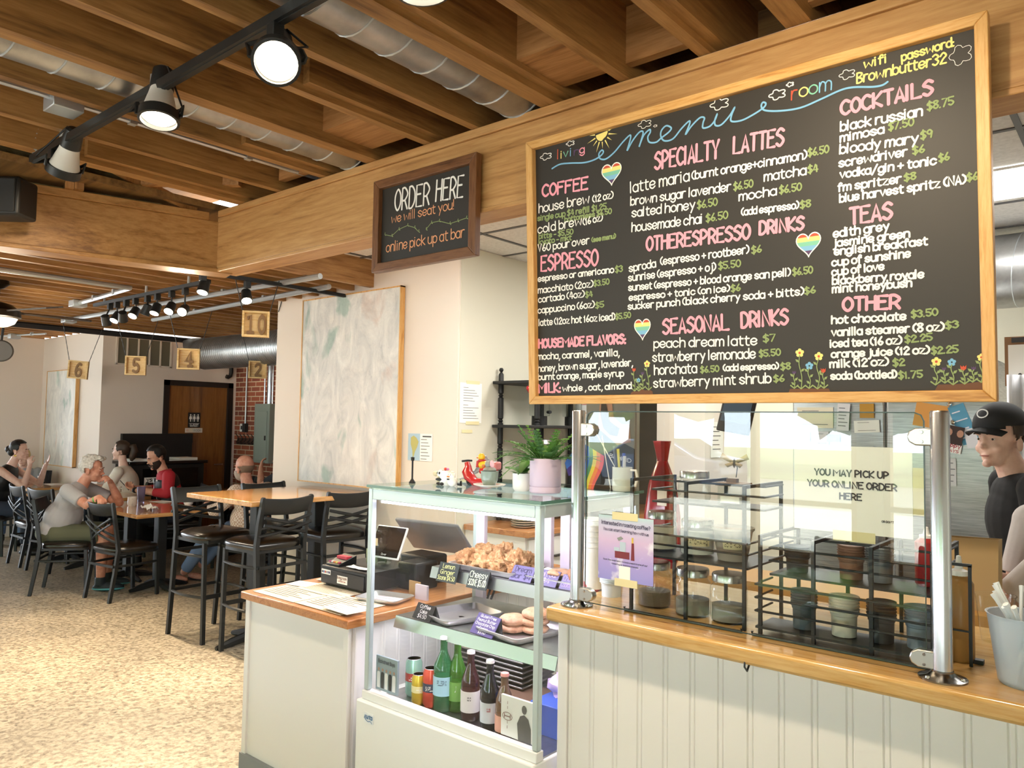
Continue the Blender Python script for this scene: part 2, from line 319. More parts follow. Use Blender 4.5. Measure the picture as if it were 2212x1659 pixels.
# kitchen tile ceiling
S('ceiling_kitchen', M().bx(-5.32, BY+.16, 2.905, 2.1, 6.4, 2.93), TILE, smooth=False)
g = M()
for k in range(8): g.bx(-5.32, 2.55+.61*k, 2.899, 2.1, 2.575+.61*k, 2.906)
for k in range(13): g.bx(-5.3+.61*k+.0, BY+.16, 2.8985, -5.275+.61*k, 6.4, 2.9055)
S('trim_1', g, TGRID, smooth=False)
def panel(x, y, w, d, lab):
    t = thing('ceiling_light', lab, 'ceiling light', (x, y, 2.895)); M().bx(-w/2, -d/2, -.004, w/2, d/2, .002).build('diffuser', mat('fbfaf6', .5, emit=5), t)
    M().bx(-w/2-.015, -d/2-.015, -.006, w/2+.015, -d/2, .004).bx(-w/2-.015, d/2, -.006, w/2+.015, d/2+.015, .004).build('frame', WHITE, t)
    area('panel_glow', (x, y, 2.88), (x, y, 0), w, d, 20, (1, .98, .94))
p = pz(1112, 452, 2.9); panel(-2.75, 3.05, .58, .58, 'lit square ceiling panel beyond the order sign'); panel(-.1, 4.6, 1.18, .56, 'lit ceiling panel to the right of the menu board'); panel(-1.9, 4.9, 1.18, .56, 'lit ceiling panel above the kitchen aisle')
S('baseboard_restroom', M().bx(-9.85, 4.05, 0, -9.835, 4.69, .1).bx(-9.85, 5.66, 0, -9.835, 5.71, .1), BLK, smooth=False)
# restroom door
dm = M().bx(-9.94, 4.69, 0, -9.83, 4.76, 2.12).bx(-9.94, 5.59, 0, -9.83, 5.66, 2.12).bx(-9.94, 4.69, 2.05, -9.83, 5.66, 2.12)
dr = S('door_1', dm, mat('1c1815', .35)); M().bx(-9.92, 4.76, .01, -9.87, 5.59, 2.05).build('door_leaf', DOORW, dr)
M().cyl((-9.87, 5.52, 1.0), (-9.81, 5.52, 1.0), .012).cyl((-9.815, 5.53, 1.0), (-9.815, 5.40, 1.0), .009).build('door_handle', STEEL, dr)
# ------------------------------------------------------------------ ducts, conduits, tracks
def duct(name, lab, p, q, r, ribs, rib_step, n=28, rot0=0):
    t = thing(name, lab, 'duct', p); P = V(p); Q = V(q); d = (Q-P).normalized(); L = (Q-P).length
    M().tube([V((0,0,0)), Q-P], r, n).build('duct_wall', GALV, t)
    a = d.orthogonal().normalized(); b = d.cross(a); k = 0; m = M(); pts = []
    s = 0
    while s < L:
        m.tube([d*(s+.12*rib_step*math.cos(i/24*2*pi))+ (a*cos(i/24*2*pi)+b*sin(i/24*2*pi))*r for i in range(24)], .0045 if ribs else .003, 5, closed=True); s += rib_step
    m.build('seam_ring', ALU, t); return t
duct('round_duct', 'grey spiral air duct between joists left of the menu board', (-2.0, -2.7, 3.02), (-2.0, 2.72, 3.02), .125, 1, .17)
duct('round_duct', 'grey spiral air duct crossing behind the black light track', (-3.11, -2.7, 3.02), (-3.11, 2.72, 3.02), .118, 1, .17)
duct('large_duct', 'fat galvanised duct near the restroom door under the low ceiling', (-9.3, 4.95, 2.45), (-5.0, 4.95, 2.45), .20, 0, .045)
duct('kitchen_duct', 'large silver duct under the kitchen ceiling beside the menu board', (-.9, 5.6, 2.62), (2.0, 5.6, 2.62), .23, 0, .3)
el = M(); el.tube([(-9.3-.17*sin(a), 4.95+.0, 2.45+.17*(1-cos(a))) for a in [i*pi/2/5 for i in range(6)]], .2, 24)
tag(el.build('duct_elbow', GALV), 'galvanised elbow turning the fat duct up beside the wall vent', 'duct elbow')
def conduit(lab, pts, r=.011, box=None, cat='conduit'):
    t = thing('conduit', lab, cat, pts[0]); P0 = V(pts[0]); M().tube([V(p)-P0 for p in pts], r, 8).build('pipe', ALU if cat == 'conduit' else BLK, t)
    if box:
        for bxp in box: c = V(bxp)-P0; M().bx(c.x-.06, c.y-.06, c.z-.03, c.x+.06, c.y+.06, c.z+.03).build('junction_box', ALU, t, bevel=.004)
    Ls = [V(p)-P0 for p in pts]
    for i in range(len(Ls)-1):
        for f_ in (.3, .7): c = Ls[i].lerp(Ls[i+1], f_); M().bx(c.x-.016, c.y-.016, c.z-.014, c.x+.016, c.y+.016, c.z+.03).build('strap', ALU, t)
    return t
conduit('thin steel conduit between the joists above the light track', [(-3.52, -2.5, 2.96), (-3.52, 1.05, 2.96), (-3.52, 2.5, 2.96)], box=[(-3.52, 1.2, 2.94)])
conduit('pale conduit making a corner on the low ceiling by the fan', [(-6.29, -2, 2.66), (-6.28, 2.69, 2.66), (-7.5, 2.77, 2.66)], .02, box=[(-7.55, 2.77, 2.655)])
conduit('long pale conduit across the low ceiling behind the small spotlights', [(-4.6, 3.30, 2.665), (-8.9, 3.2, 2.665)], .022, box=[(-8.95, 3.2, 2.66)])
conduit('second long pale conduit parallel to it nearer the white wall', [(-4.9, 3.6, 2.665), (-8.16, 3.74, 2.665)], .022)
conduit('dark pipe running along the low ceiling at the restroom wall', [(-9.6, -2, 2.63), (-9.6, 5.5, 2.63)], .035, cat='pipe')
conduit('thin conduit running along the niche ceiling above table sign 1', [(-10.8, 3.6, 2.67), (-11.7, 3.35, 2.67)], .012, box=[(-11.4, 3.43, 2.655)])
def spot(lab, disc, d, top, r=.06, e=28, on=True, small=False, group=None):
    """lamp head: disc = centre of the lit face, d = where it points, top = where it hangs"""
    d = V(d).normalized(); t = thing('track_spotlight', lab, 'spotlight', top, 0, group); T = V(top); c = V(disc)-T; k = r/.06
    R = d.to_track_quat('Z', 'Y').to_matrix(); X = lambda p: c+R @ (V(p)*k)
    M().bx(-.02, -.02, -.05, .02, .02, 0).build('adapter', BLACKM, t, bevel=.003)
    h = M().lathe([(.025, -.21), (.036, -.2), (.042, -.125), (.04, -.12)] if not small else [(.03, -.13), (.046, -.12), (.055, 0), (.05, .0)], n=20); h.tf(Matrix.Translation(c) @ R.to_4x4() @ Matrix.Scale(k, 4)); h.build('housing', BLACKM, t)
    if not small:
        h = M().lathe([(.038, -.125), (.046, -.085), (.047, -.084), (.056, -.045), (.057, -.044), (.066, -.01)], n=24); h.tf(Matrix.Translation(c) @ R.to_4x4() @ Matrix.Scale(k, 4)); h.build('reflector', mat('e8e4dc', .35), t)
        h = M().lathe([(.07, -.03), (.071, .006), (.062, .008), (.06, -.012), (.066, -.03)], n=28); h.tf(Matrix.Translation(c) @ R.to_4x4() @ Matrix.Scale(k, 4)); h.build('trim_ring', BLACKM, t)
        side = R @ V((1, 0, 0)); pts = lambda s_: [V((0,0,-.05)), V((0,0,-.06))+side*.04*s_*k, V((0,0,-.075))+side*.078*s_*k, (c+R @ V((.078*s_*k, 0, -.06*k))), c+R @ V((.074*s_*k, 0, -.015*k))]
        y = M(); y.tube(pts(1), .009*k, 6, flat=.5); y.tube(pts(-1), .009*k, 6, flat=.5); y.build('yoke', BLACKM, t)
        M().tube([V((0,0,-.06)), V((.05,0,-.09))*k, c*.5+side*.09*k, X((.02, .03, -.2))], .004*k, 6).build('cord', BLACK, t)
    else: M().tube([V((0,0,-.04)), X((0, 0, -.1))], .007, 6).build('stem', BLACKM, t)
    h = M().lathe([(0, .002), (.05, -.002), (.058, -.012)] if not small else [(0, .004), (.047, .002)], n=24); h.tf(Matrix.Translation(c) @ R.to_4x4() @ Matrix.Scale(k, 4))
    b = h.build('bulb', mat('fff0d2', .5, emit=16 if on else .25), t)
    if on: lamp('spot_glow', V(disc)+d*.02, V(disc)+d, e, rad=r*.6, ang=120)
    return t
TY = 1.285
t = thing('light_track', 'long black lighting track under the joists beside the main beam', 'lighting track', (-4.13, TY, 2.86))
M().bx(0, -.018, -.016, 5.6, .018, .016).bx(0, -.006, -.019, 5.6, .006, -.0155).build('rail', BLACKM, t)
for x in (.36, 1.25, 2.6, 4.0): M().cyl((x, .0, .016), (x, .0, .06), .012).build('standoff', ALU, t)
M().tube([(.02+.008*sin(i*1.9), .008*cos(i*1.9), .01+.008*i) for i in range(32)], .005, 6).build('flexible_conduit', ALU, t)
TT = lambda x: (x, TY, 2.845)
spot('large black spotlight glowing on the track, biggest of the track heads in view', py(597, 134, TY-.03), (.62, -.45, -.75), TT(-2.06), .062, 30)
spot('black spotlight pointing straight down in the middle of the near track', py(343, 258, TY), (.15, -.12, -.97), TT(-2.87), .062, 30)
spot('dark spotlight turned away at the far end of the near track', py(136, 372, TY+.02), (-.62, .02, -.78), TT(-3.86), .062, 14)
spot('glowing spotlight cut off by the top edge above the order sign', py(916, -22, TY), (.05, .1, -.99), TT(-1.32), .062, 30)
spot('glowing spotlight of the near track facing the menu chalkboard', (-.62, TY, 2.7), (-.2, .75, -.6), TT(-.62), .062, 34)
t = thing('small_light_track', 'short black track of small spotlights along the low dining ceiling', 'lighting track', (-7.25, 2.80, 2.62))
M().bx(0, -.016, -.014, 2.0, .016, .014).build('rail', BLACKM, t)
for x in (.2, 1.0, 1.7): M().cyl((x, 0, .014), (x, 0, .07), .01).build('standoff', ALU, t)
for i, (qx, qy, on, d, lab) in enumerate([(231, 692, 0, (-.4, .4, -.8), 'unlit small spotlight at the far left end of the short track'), (246, 684, 1, (.2, -.5, -.8), 'small lit spotlight second from the far end of the short track'), (266, 684, 0, (-.5, .3, -.7), 'pale faced small spotlight turned away, third from the far end of the short track'), (286, 674, 1, (.3, -.5, -.8), 'small lit spotlight fourth from the far end of the short track'),
        (312, 671, 0, (-.3, -.2, -.9), 'unlit small spotlight in the middle of the short track'), (333, 668, 1, (.2, -.4, -.9), 'small lit spotlight right of the middle of the short track'), (364, 664, 1, (.4, -.5, -.75), 'small lit spotlight next to the brightest one on the short track'), (393, 665, 1, (.6, -.6, -.5), 'brightest small spotlight at the near end of the short track')]):
    P_ = py(qx, qy+9, 2.78); spot(lab, P_, d, (P_.x, 2.80, 2.605), .042, 55, bool(on), True)
t = thing('ceiling_track', 'black track with two small spotlights under the low ceiling by the white wall', 'lighting track', (-5.06, 2.0, 2.645))
M().bx(-.016, 0, -.014, .016, 1.88, .014).build('rail', BLACKM, t); M().bx(-.03, -.01, -.02, .03, .12, .02).build('feed_box', BLACKM, t)
P_ = px(437, 632, -5.06); spot('small lit spotlight in front of the two pale conduits above table sign 10', P_, (.2, -.3, -.9), (-5.06, P_.y, 2.63), .045, 55, True, True)
P_ = px(533, 650, -5.06); spot('small lit spotlight hanging straight above table sign 10', P_, (.5, -.2, -.85), (-5.06, P_.y, 2.63), .045, 55, True, True)
for x, y in ((-8.9, 5.0), (-7.0, 5.0)): lamp('alcove_fill', (x, y, 2.62), (x, y, 0), 70, (1, .86, .70), 165, .08)  # unseen fill lamps added to brighten the alcove, no fixture behind them
# ceiling fans
def fan(lab, loc, vis):
    t = thing('ceiling_fan', lab, 'ceiling fan', loc); BZ = mat('3a3024', .35, .6); BLD = mat('4b433d', .5)
    M().lathe([(.0, .2), (.07, .2), (.075, .17), (.04, .14), (.012, .13)], n=24).build('canopy', BZ, t); M().cyl((0, 0, .0), (0, 0, .14), .013).build('downrod', BZ, t)
    M().lathe([(.03, .03), (.1, .01), (.16, -.04), (.165, -.09), (.14, -.1)], n=28).build('motor', BZ, t)
    M().lathe([(.14, -.1), (.12, -.14), (.07, -.165), (0, -.172)], n=24).build('lamp_bowl', mat('efe6cf', .4, emit=.8), t)
    fl = bpy.data.lights.new('fan_glow', 'POINT'); fl.energy = 18; fl.color = (1, .86, .68); fl.shadow_soft_size = .12; fo = bpy.data.objects.new('fan_glow', fl); COL.objects.link(fo); fo.location = (loc[0], loc[1], loc[2]-.32)
    for k in range(5):
        a = 2*pi*k/5+.3; m = M().prism([(.15, -.03), (.3, -.06), (.66, -.07), (.7, 0), (.66, .07), (.3, .06), (.15, .03)], -.006, .006)
        m.tf(Matrix.Rotation(a, 4, 'Z') @ Matrix.Translation((0, 0, -.045)) @ Matrix.Rotation(.2, 4, 'X')).build('blade', BLD, t)
    return t
fan('bronze ceiling fan with pale lamp bowl cut by the left edge', (-7.0, 1.98, 2.49), 1)
# round wall fan grille disc at the left edge
t = thing('wall_fan', 'round grey wall fan cut off by the left edge below the ceiling fan', 'wall fan', pd(2, 758, 8.0)); tt = (EYE-V(t.location)).normalized()
M().lathe([(.0, .03), (.1, .03), (.11, .02), (.115, -.03), (.1, -.05)], n=28, ax=tt).build('guard', mat('6f6d69', .5), t); M().tube([(0, 0, .1), (-.05, .05, .6)], .012, 6).build('mount', BLK, t)
# ------------------------------------------------------------------ chalk lettering: single-stroke hand alphabet
GL = {'a':'4.c45 26 05 03 22 43 45|l46 42','b':'4.l09 02|c05 26 45 43 22 03','c':'4.c45 26 05 03 22 43','d':'4.c45 26 05 03 22 43|l49 42','e':'4.c04 34 45 26 05 03 22 43',
'f':'3.c38 29 18 16 12|l06 36','g':'4.c45 26 05 03 22 43|c46 43 41 20 01','h':'4.l09 02|c04 16 36 45 42','i':'1.l06 02|d08','j':'2.c26 22 10 00|d28','k':'4.l09 02|l46 04|l14 42','l':'1.l09 02',
'm':'6.l06 02|c04 16 26 35 32|c35 46 56 65 62','n':'4.l06 02|c04 16 36 45 42','o':'4.o26 05 03 22 43 45','p':'4.l06 00|c05 26 45 43 22 03','q':'4.c45 26 05 03 22 43|l46 40','r':'3.l06 02|c04 16 36',
's':'4.c45 26 05 24 43 22 03','t':'3.c18 13 22 32|l06 36','u':'4.c06 03 22 43|l46 42','v':'4.l06 22 46','w':'6.l06 12 35 52 66','x':'4.l06 42|l46 02','y':'4.l06 23|l46 10','z':'4.l06 46 02 42',
'A':'4.l02 29 42|l14 34','B':'4.l02 09|c09 29 48 26 06|c06 35 44 43 22 02','C':'4.c48 29 07 04 22 43','D':'4.l02 09|c09 29 47 44 22 02','E':'4.l49 09 02 42|l06 36','F':'4.l49 09 02|l06 36',
'G':'4.c48 29 07 04 22 43 45|l25 45','H':'4.l09 02|l49 42|l06 46','I':'1.l09 02','J':'4.c49 43 22 03','K':'4.l09 02|l49 05 42','L':'4.l09 02 42','M':'6.l02 09 35 69 62','N':'4.l02 09 42 49',
'O':'4.o29 07 04 22 44 47','P':'4.l02 09|c09 29 47 25 05','Q':'4.o29 07 04 22 44 47|l33 51','R':'4.l02 09|c09 29 47 25 05|l25 42','S':'4.c48 29 07 26 44 22 03','T':'4.l09 49|l29 22',
'U':'4.c09 04 22 44 49','V':'4.l09 22 49','W':'6.l09 12 36 52 69','X':'4.l09 42|l49 02','Y':'4.l09 25 49|l25 22','Z':'4.l09 49 02 42',
'0':'4.o29 07 04 22 44 47','1':'2.l07 19 12','2':'4.c07 29 47 25 02|l02 42','3':'4.c08 29 47 26|c26 44 22 03','4':'4.l29 04 44|l38 32','5':'4.l49 09 06|c06 26 44 22 03','6':'4.c39 16 04 22 44 25 04',
'7':'4.l09 49 12','8':'4.c26 08 29 48 26 04 22 44 26','9':'4.c47 29 07 25 47|l47 32','$':'4.c48 29 07 26 44 22 03|l2a 21','(':'2.c29 07 04 22','+':'4.l05 45|l27 23','-':'3.l05 35','.':'1.d02',
',':'1.l12 00','!':'1.l09 04|d02','/':'4.l01 49',"'":'1.l09 07','?':'4.c08 29 47 25 24|d22',':':'1.d05|d02','&':'5.c52 07 29 37 04 22 54'}
GL[')'] = '2.c09 27 24 02'
HX = '0123456789ab'
def glyph(ch):
    a, o = glyph0(ch)
    if ch.islower(): o = [[(x, y*1.18 if y <= 4 else 4.72+(y-4)*.76) for x, y in s] for s in o]
    return a, o
def glyph0(ch):
    g = GL.get(ch)
    if not g: return 2.2, []
    adv, body = g.split('.', 1); out = []
    for st in body.split('|'):
        k = st[0]; pts = [(HX.index(p[0]), HX.index(p[1])-2) for p in st[1:].split()]
        if k == 'd': x, y = pts[0]; pts = [(x-.15, y), (x+.15, y+.1)]
        if k in 'co' and len(pts) > 2:
            cl = k == 'o'; N = len(pts); q = []
            for i in range(N if cl else N-1):
                a, b, c, d = [pts[(i+j) % N] if cl else pts[min(max(i+j, 0), N-1)] for j in (-1, 0, 1, 2)]
                for s in range(4):
                    u = s/4; q.append(tuple(.5*(2*b[z]+(c[z]-a[z])*u+(2*a[z]-5*b[z]+4*c[z]-d[z])*u*u+(3*b[z]-a[z]-3*c[z]+d[z])*u**3) for z in (0, 1)))
            pts = q+[pts[0] if cl else pts[-1]]
        out.append(pts)
    return int(adv), out
RK = 0
def ribbon(m, pts, w, P, mi=0):
    """flat painted stroke through 2-D points; P maps (u, v) to space"""
    global RK; RK = (RK+1) % 40; N = len(pts); L = []; Rr = []; h = w/2; u0_, v0_ = pts[0]; e = w*.5; q0 = P(u0_, v0_); nn = (P(u0_+e, v0_)-q0).cross(P(u0_, v0_+e)-q0); nn = nn.normalized() if nn.length > 0 else nn; k0 = RK*1.1e-5; P_ = P; P = lambda u, v, i=0: P_(u, v)+nn*(k0+i*4e-7)
    for i in range(N):
        a = pts[max(i-1, 0)]; b = pts[min(i+1, N-1)]; dx, dy = b[0]-a[0], b[1]-a[1]; l = sqrt(dx*dx+dy*dy) or 1
        nx, ny = -dy/l*h, dx/l*h; L.append((pts[i][0]+nx, pts[i][1]+ny)); Rr.append((pts[i][0]-nx, pts[i][1]-ny))
    def capp(i, j):
        dx, dy = pts[i][0]-pts[j][0], pts[i][1]-pts[j][1]; a0 = math.atan2(dy, dx)
        return [(pts[i][0]+h*cos(a0+t_), pts[i][1]+h*sin(a0+t_)) for t_ in (-.9, 0, .9)]
    n = len(m.v); vs_ = []
    for i, (a, b) in enumerate(zip(L, Rr)): vs_ += [P(*a, i), P(*b, i)]
    fs = [(2*i, 2*i+1, 2*i+3, 2*i+2) for i in range(N-1)]
    c0 = capp(0, 1); k = len(vs_); vs_ += [P(*q) for q in c0]; fs.append((1, 0, k, k+1, k+2) if False else (0, k, k+1, k+2, 1))
    c1 = capp(N-1, N-2); k = len(vs_); vs_ += [P(*q, N) for q in c1]; fs.append((2*N-1, k, k+1, k+2, 2*N-2))
    m.add(vs_, fs, mi)
def write(m, text, p0, p1, h, w, P, mi=0, serif=False):
    """text on the baseline p0 -> p1 in (u, v), capital height h, stroke width w"""
    sc = h/7; adv = []; tot = 0
    for ch in text: a, st = glyph(ch); adv.append(tot); tot += a+1.35 if st else a
    tot -= 1.35; dx, dy = p1[0]-p0[0], p1[1]-p0[1]; L = sqrt(dx*dx+dy*dy); sx = L/tot; ex, ey = dx/L, dy/L
    for ch, a in zip(text, adv):
        _, sts = glyph(ch)
        for st in sts:
            ribbon(m, [(p0[0]+ex*(a+x)*sx-ey*y*sc, p0[1]+ey*(a+x)*sx+ex*y*sc) for x, y in st], w, P, mi)
    return m
def wline(text, u0, u1, v, h, w, P, name, mt, par): return write(M(), text, (u0, v), (u1, v), h, w, P).build(name, mt, par, smooth=False)
def disc2(m, pts, P, mi=0): m.add([P(*q) for q in pts], [tuple(range(len(pts)))], mi)
# ------------------------------------------------------------------ order sign and the big menu board
def board(name, lab, cat, Y, x0, x1, z0, z1, fw, fd, fm, fmz, bx_=None):
    t = thing(name, lab, cat, ((x0+x1)/2, Y, (z0+z1)/2)); a = (x1-x0)/2; b = (z1-z0)/2
    M().bx(-a+.01, .006, -b+.01, a-.01, .02, b-.01).build('panel', CHALK, t, smooth=False)
    for s in (1, -1):
        M().prism([(-a, s*b), (a, s*b), (a-fw, s*(b-fw)), (-a+fw, s*(b-fw))], -fd/2, fd/2, Matrix(((1,0,0,0),(0,0,1,0),(0,1,0,0),(0,0,0,1)))).build('frame_rail', fm, t, bevel=.003)
        M().prism([(s*a, -b), (s*a, b), (s*(a-fw), b-fw), (s*(a-fw), -b+fw)], -fd/2, fd/2, Matrix(((1,0,0,0),(0,0,1,0),(0,1,0,0),(0,0,0,1)))).build('frame_stile', fmz, t, bevel=.003)
    return t
CW_ = mat('f4f1ea', .8, name='white_chalk_paint'); CP_ = mat('f5a3b4', .8, name='pink_chalk_paint'); CG_ = mat('8fa06a', .8, name='green_chalk_paint'); CO_ = mat('e8a679', .8, name='peach_chalk_paint')
CB_ = mat('7db4d6', .8, name='blue_chalk_paint'); CY_ = mat('f0df86', .8, name='yellow_chalk_paint'); CR_ = mat('c8553d', .8, name='red_chalk_paint'); CV_ = mat('5a4468', .8, name='purple_chalk_paint'); CBR = mat('6b4a36', .8, name='brown_chalk_paint'); CT_ = mat('7fc0a5', .8, name='teal_chalk_paint')
OY = BY-.035
ob = board('order_sign', 'small walnut framed chalkboard reading ORDER HERE hung on the main beam', 'sign', OY, py(810.5, 487, OY).x, py(1033, 445, OY).x, py(920, 571.5, OY).z, py(920, 363, OY).z, .042, .034, WALNUT, WALNUTZ)
OL = V(ob.location); PO = lambda u, v: V((u, .0045, v))
def uvo(x, y): q = py(780+x*.18987, 320+y*.18987, OY+.005)-OL; return (q.x, q.z)
def wo(name, text, x0, y0, x1, y1, hp, w, mt):
    a = uvo(x0, y0); b = uvo(x1, y1); h = uvo(x0, y0-hp)[1]-a[1]; write(M(), text, a, b, h, w, PO).build(name, mt, ob, smooth=False)
wo('heading_lettering', 'ORDER', 385, 715, 772, 640, 235, .009, CW_); wo('heading_lettering', 'HERE', 850, 605, 1155, 555, 235, .009, CW_)
wo('line_lettering', 'we will seat you!', 347, 855, 1062, 690, 100, .0045, CO_); wo('line_lettering', 'online pick up at bar', 288, 1185, 1175, 1010, 110, .005, CO_)
lm = M()
for pts in ([(270, 985), (350, 1000), (430, 925), (530, 880), (610, 905), (655, 950)], [(740, 925), (800, 850), (890, 830), (1010, 860), (1100, 830), (1200, 795)]):
    uv = [uvo(*q) for q in pts]; ribbon(lm, uv, .003, PO)
    for i, (u, v) in enumerate(uv):
        for s in (1, -1):
            r_ = .012; an = .9*s+.4; disc2(lm, [(u, v), (u+r_*.6*cos(an-.4), v+r_*.6*sin(an-.4)), (u+r_*cos(an), v+r_*sin(an)), (u+r_*.6*cos(an+.4), v+r_*.6*sin(an+.4))], PO)
lm.build('vine_drawing', CG_, ob, smooth=False)
MY = BY-.075; MT = Matrix.Rotation(.045, 3, 'X'); MN = MT @ V((0, -1, 0)); MC = py(1645, 520, MY)
for _ in range(3):
    mq = [MT.transposed() @ (pn(*q, MC, MN)-MC) for q in ((1143.5, 308.5), (2129.7, 28.3), (2162, 867.4), (1146, 873.5))]; bx0, bx1, bz0, bz1 = (mq[0].x+mq[3].x)/2, (mq[1].x+mq[2].x)/2, (mq[2].z+mq[3].z)/2, (mq[0].z+mq[1].z)/2; MC = MC+MT @ V(((bx0+bx1)/2, 0, (bz0+bz1)/2))
mb = board('menu_board', 'large pine framed chalkboard menu hanging above the bar counter', 'menu board', MC.y, MC.x-(bx1-bx0)/2, MC.x+(bx1-bx0)/2, MC.z-(bz1-bz0)/2, MC.z+(bz1-bz0)/2, .032, .036, FRAMEW, FRAMEZ)
mb.rotation_euler.x = .045; bb = (bz1-bz0)/2; [M().bx(x, .015, bb-.1, x+.05, .098, bb-.05).build('mounting_block', BLK, mb) for x in (-.6, .0, .6)]; ML = V(mb.location); ML2 = ML+MN*-.005
def onb(x, y): q = MT.transposed() @ (pn(x, y, ML2, MN)-ML); return (q.x, q.z)
PM = lambda u, v: V((u, .0045, v))
def uv(x, y): return onb(1140+x*.54251, y*.54251)
def uw(x, y): return onb(1150+x*.36166, 130+y*.36166)
def wm(name, mt, w, rows):
    for text, x0, y0, x1, y1, hp in rows:
        a = uv(x0, y0); b = uv(x1, y1); h = .9*(uv(x0, y0-hp)[1]-a[1]); write(M(), text, a, b, h, w, PM).build(name, mt, mb, smooth=False)
wm('heading_lettering', CP_, .009, [('COFFEE',60,783,238,752,50),('ESPRESSO',54,1080,278,1056,66),('HOUSEMADE FLAVORS:',45,1385,392,1366,36),('MILK:',45,1563,133,1560,38),('SPECIALTY',507,675,760,628,74),('LATTES',820,612,1018,578,72),
 ('OTHERESPRESSO',475,998,883,950,58),('DRINKS',924,933,1098,913,55),('SEASONAL',540,1330,800,1312,64),('DRINKS',852,1304,1036,1290,64),('COCKTAILS',1250,458,1612,375,60),('TEAS',1285,893,1450,870,70),('OTHER',1258,1238,1480,1227,56)])
wm('item_lettering', CW_, .0048, [('house brew',45,848,245,808,40),('(12 oz)',260,806,340,788,30),('cold brew',42,930,215,895,38),('(16 oz)',222,897,298,878,30),('V60 pour over',42,1003,245,970,32),('espresso or americano',42,1122,342,1085,26),
 ('macchiato (2oz)',42,1168,260,1142,28),('cortado (4oz)',44,1205,225,1182,28),('cappuccino (6oz)',42,1248,265,1224,28),('latte (12oz hot 16oz iced)',45,1297,347,1273,28),('mocha, caramel, vanilla,',40,1432,365,1416,28),('honey, brown sugar, lavender,',42,1480,418,1456,28),('burnt orange, maple syrup',43,1513,382,1498,26),('whole , oat, almond',140,1558,413,1547,26),
 ('latte maria',410,768,643,720,48),('(burnt orange+cinnamon)',655,715,1110,632,36),('brown sugar lavender',410,818,808,760,38),('matcha',942,722,1108,695,42),('salted honey',415,865,665,832,40),('mocha',842,800,990,776,40),('housemade chai',415,923,695,888,40),('(add espresso)',852,858,1078,830,32),
 ('sproda',405,1083,510,1063,34),('(espresso + rootbeer)',530,1055,880,1008,34),('sunrise (espresso + oj)',402,1120,748,1076,32),('sunset (espresso + blood orange san pell)',402,1158,1045,1098,30),('espresso + tonic (on ice)',405,1197,803,1160,28),('sucker punch (black cherry soda + bitts)',400,1233,1098,1174,30),
 ('peach dream latte',503,1385,912,1373,40),('strawberry lemonade',498,1440,906,1426,40),('horchata',505,1492,673,1484,42),('(add espresso)',780,1477,998,1469,28),('strawberry mint shrub',502,1543,968,1524,40)])
wm('item_lettering', CW_, .0054, [('black russian',1246,523,1570,460,42),('mimosa',1245,566,1418,530,38),('bloody mary',1243,613,1553,568,42),('screwdriver',1240,666,1510,620,38),('vodka/gin + tonic',1244,710,1626,654,36),('fm spritzer',1236,763,1486,727,36),('blue harvest spritz (NA)',1243,806,1743,730,36),
 ('edith grey',1219,946,1438,916,38),('jasmine green',1218,983,1520,944,34),('english breakfast',1223,1016,1591,974,34),('cup of sunshine',1213,1060,1523,1023,34),('cup of love',1213,1098,1418,1074,34),('blackberry royale',1214,1133,1576,1106,34),('mint honeybush',1214,1166,1528,1141,34),
 ('hot chocolate',1211,1289,1505,1273,34),('vanilla steamer (8 oz)',1211,1338,1656,1316,34),('iced tea (16 oz)',1206,1383,1488,1369,34),('orange juice (12 oz)',1211,1424,1598,1407,32),('milk (12 oz)',1204,1464,1435,1454,34),('soda (bottled)',1208,1511,1468,1504,32)])
wm('price_lettering', CG_, .0048, [('(see menu)',256,964,350,948,20),('single cup $4 refill $1.25',40,880,313,832,24),('bottomless $6.50',148,884,333,850,22),('bitts - $5.50',45,951,180,932,22),("kyoto - mkt",45,974,174,955,22),('$3',350,1085,378,1080,26),('$3.50',264,1140,324,1131,24),('$4',231,1185,258,1180,24),('$5',271,1228,304,1221,24),('$5.50',351,1272,410,1264,24),
 ('$6.50',1117,623,1198,607,32),('$6.50',821,758,896,744,32),('$4',1117,690,1155,682,32),('$6.50',676,831,754,817,32),('$6.50',1003,771,1089,757,32),('$6.50',711,884,796,869,32),('$8',1086,830,1127,822,30),('$6',893,1010,931,1003,30),('$5.50',761,1073,847,1061,30),('$6.50',1056,1097,1134,1087,30),('$6',811,1162,847,1156,28),('$6',1104,1172,1146,1165,28),
 ('$7',939,1362,987,1357,30),('$5.50',923,1421,1006,1414,28),('$6.50',689,1484,761,1479,26),('$8',1009,1473,1047,1469,28),('$6',981,1521,1022,1518,28),('$8.75',1592,440,1696,415,34),('$7.50',1438,520,1536,499,34),('$9',1566,555,1611,545,34),('$6',1534,615,1580,605,32),('$6',1639,645,1679,635,32),('$8',1501,722,1546,712,30),('$6',1751,722,1792,714,32),('$3.50',1529,1265,1632,1255,30),('$3',1666,1310,1716,1303,30),('$2.25',1504,1365,1611,1354,30),('$2.25',1609,1410,1714,1402,30),('$2',1456,1458,1501,1454,30),('$1.75',1478,1508,1572,1502,30)])
wm('password_lettering', CY_, .005, [('wifi',1340,272,1430,248,38),('password:',1490,244,1700,182,38),('Brownbutter32',1311,332,1666,250,44)])
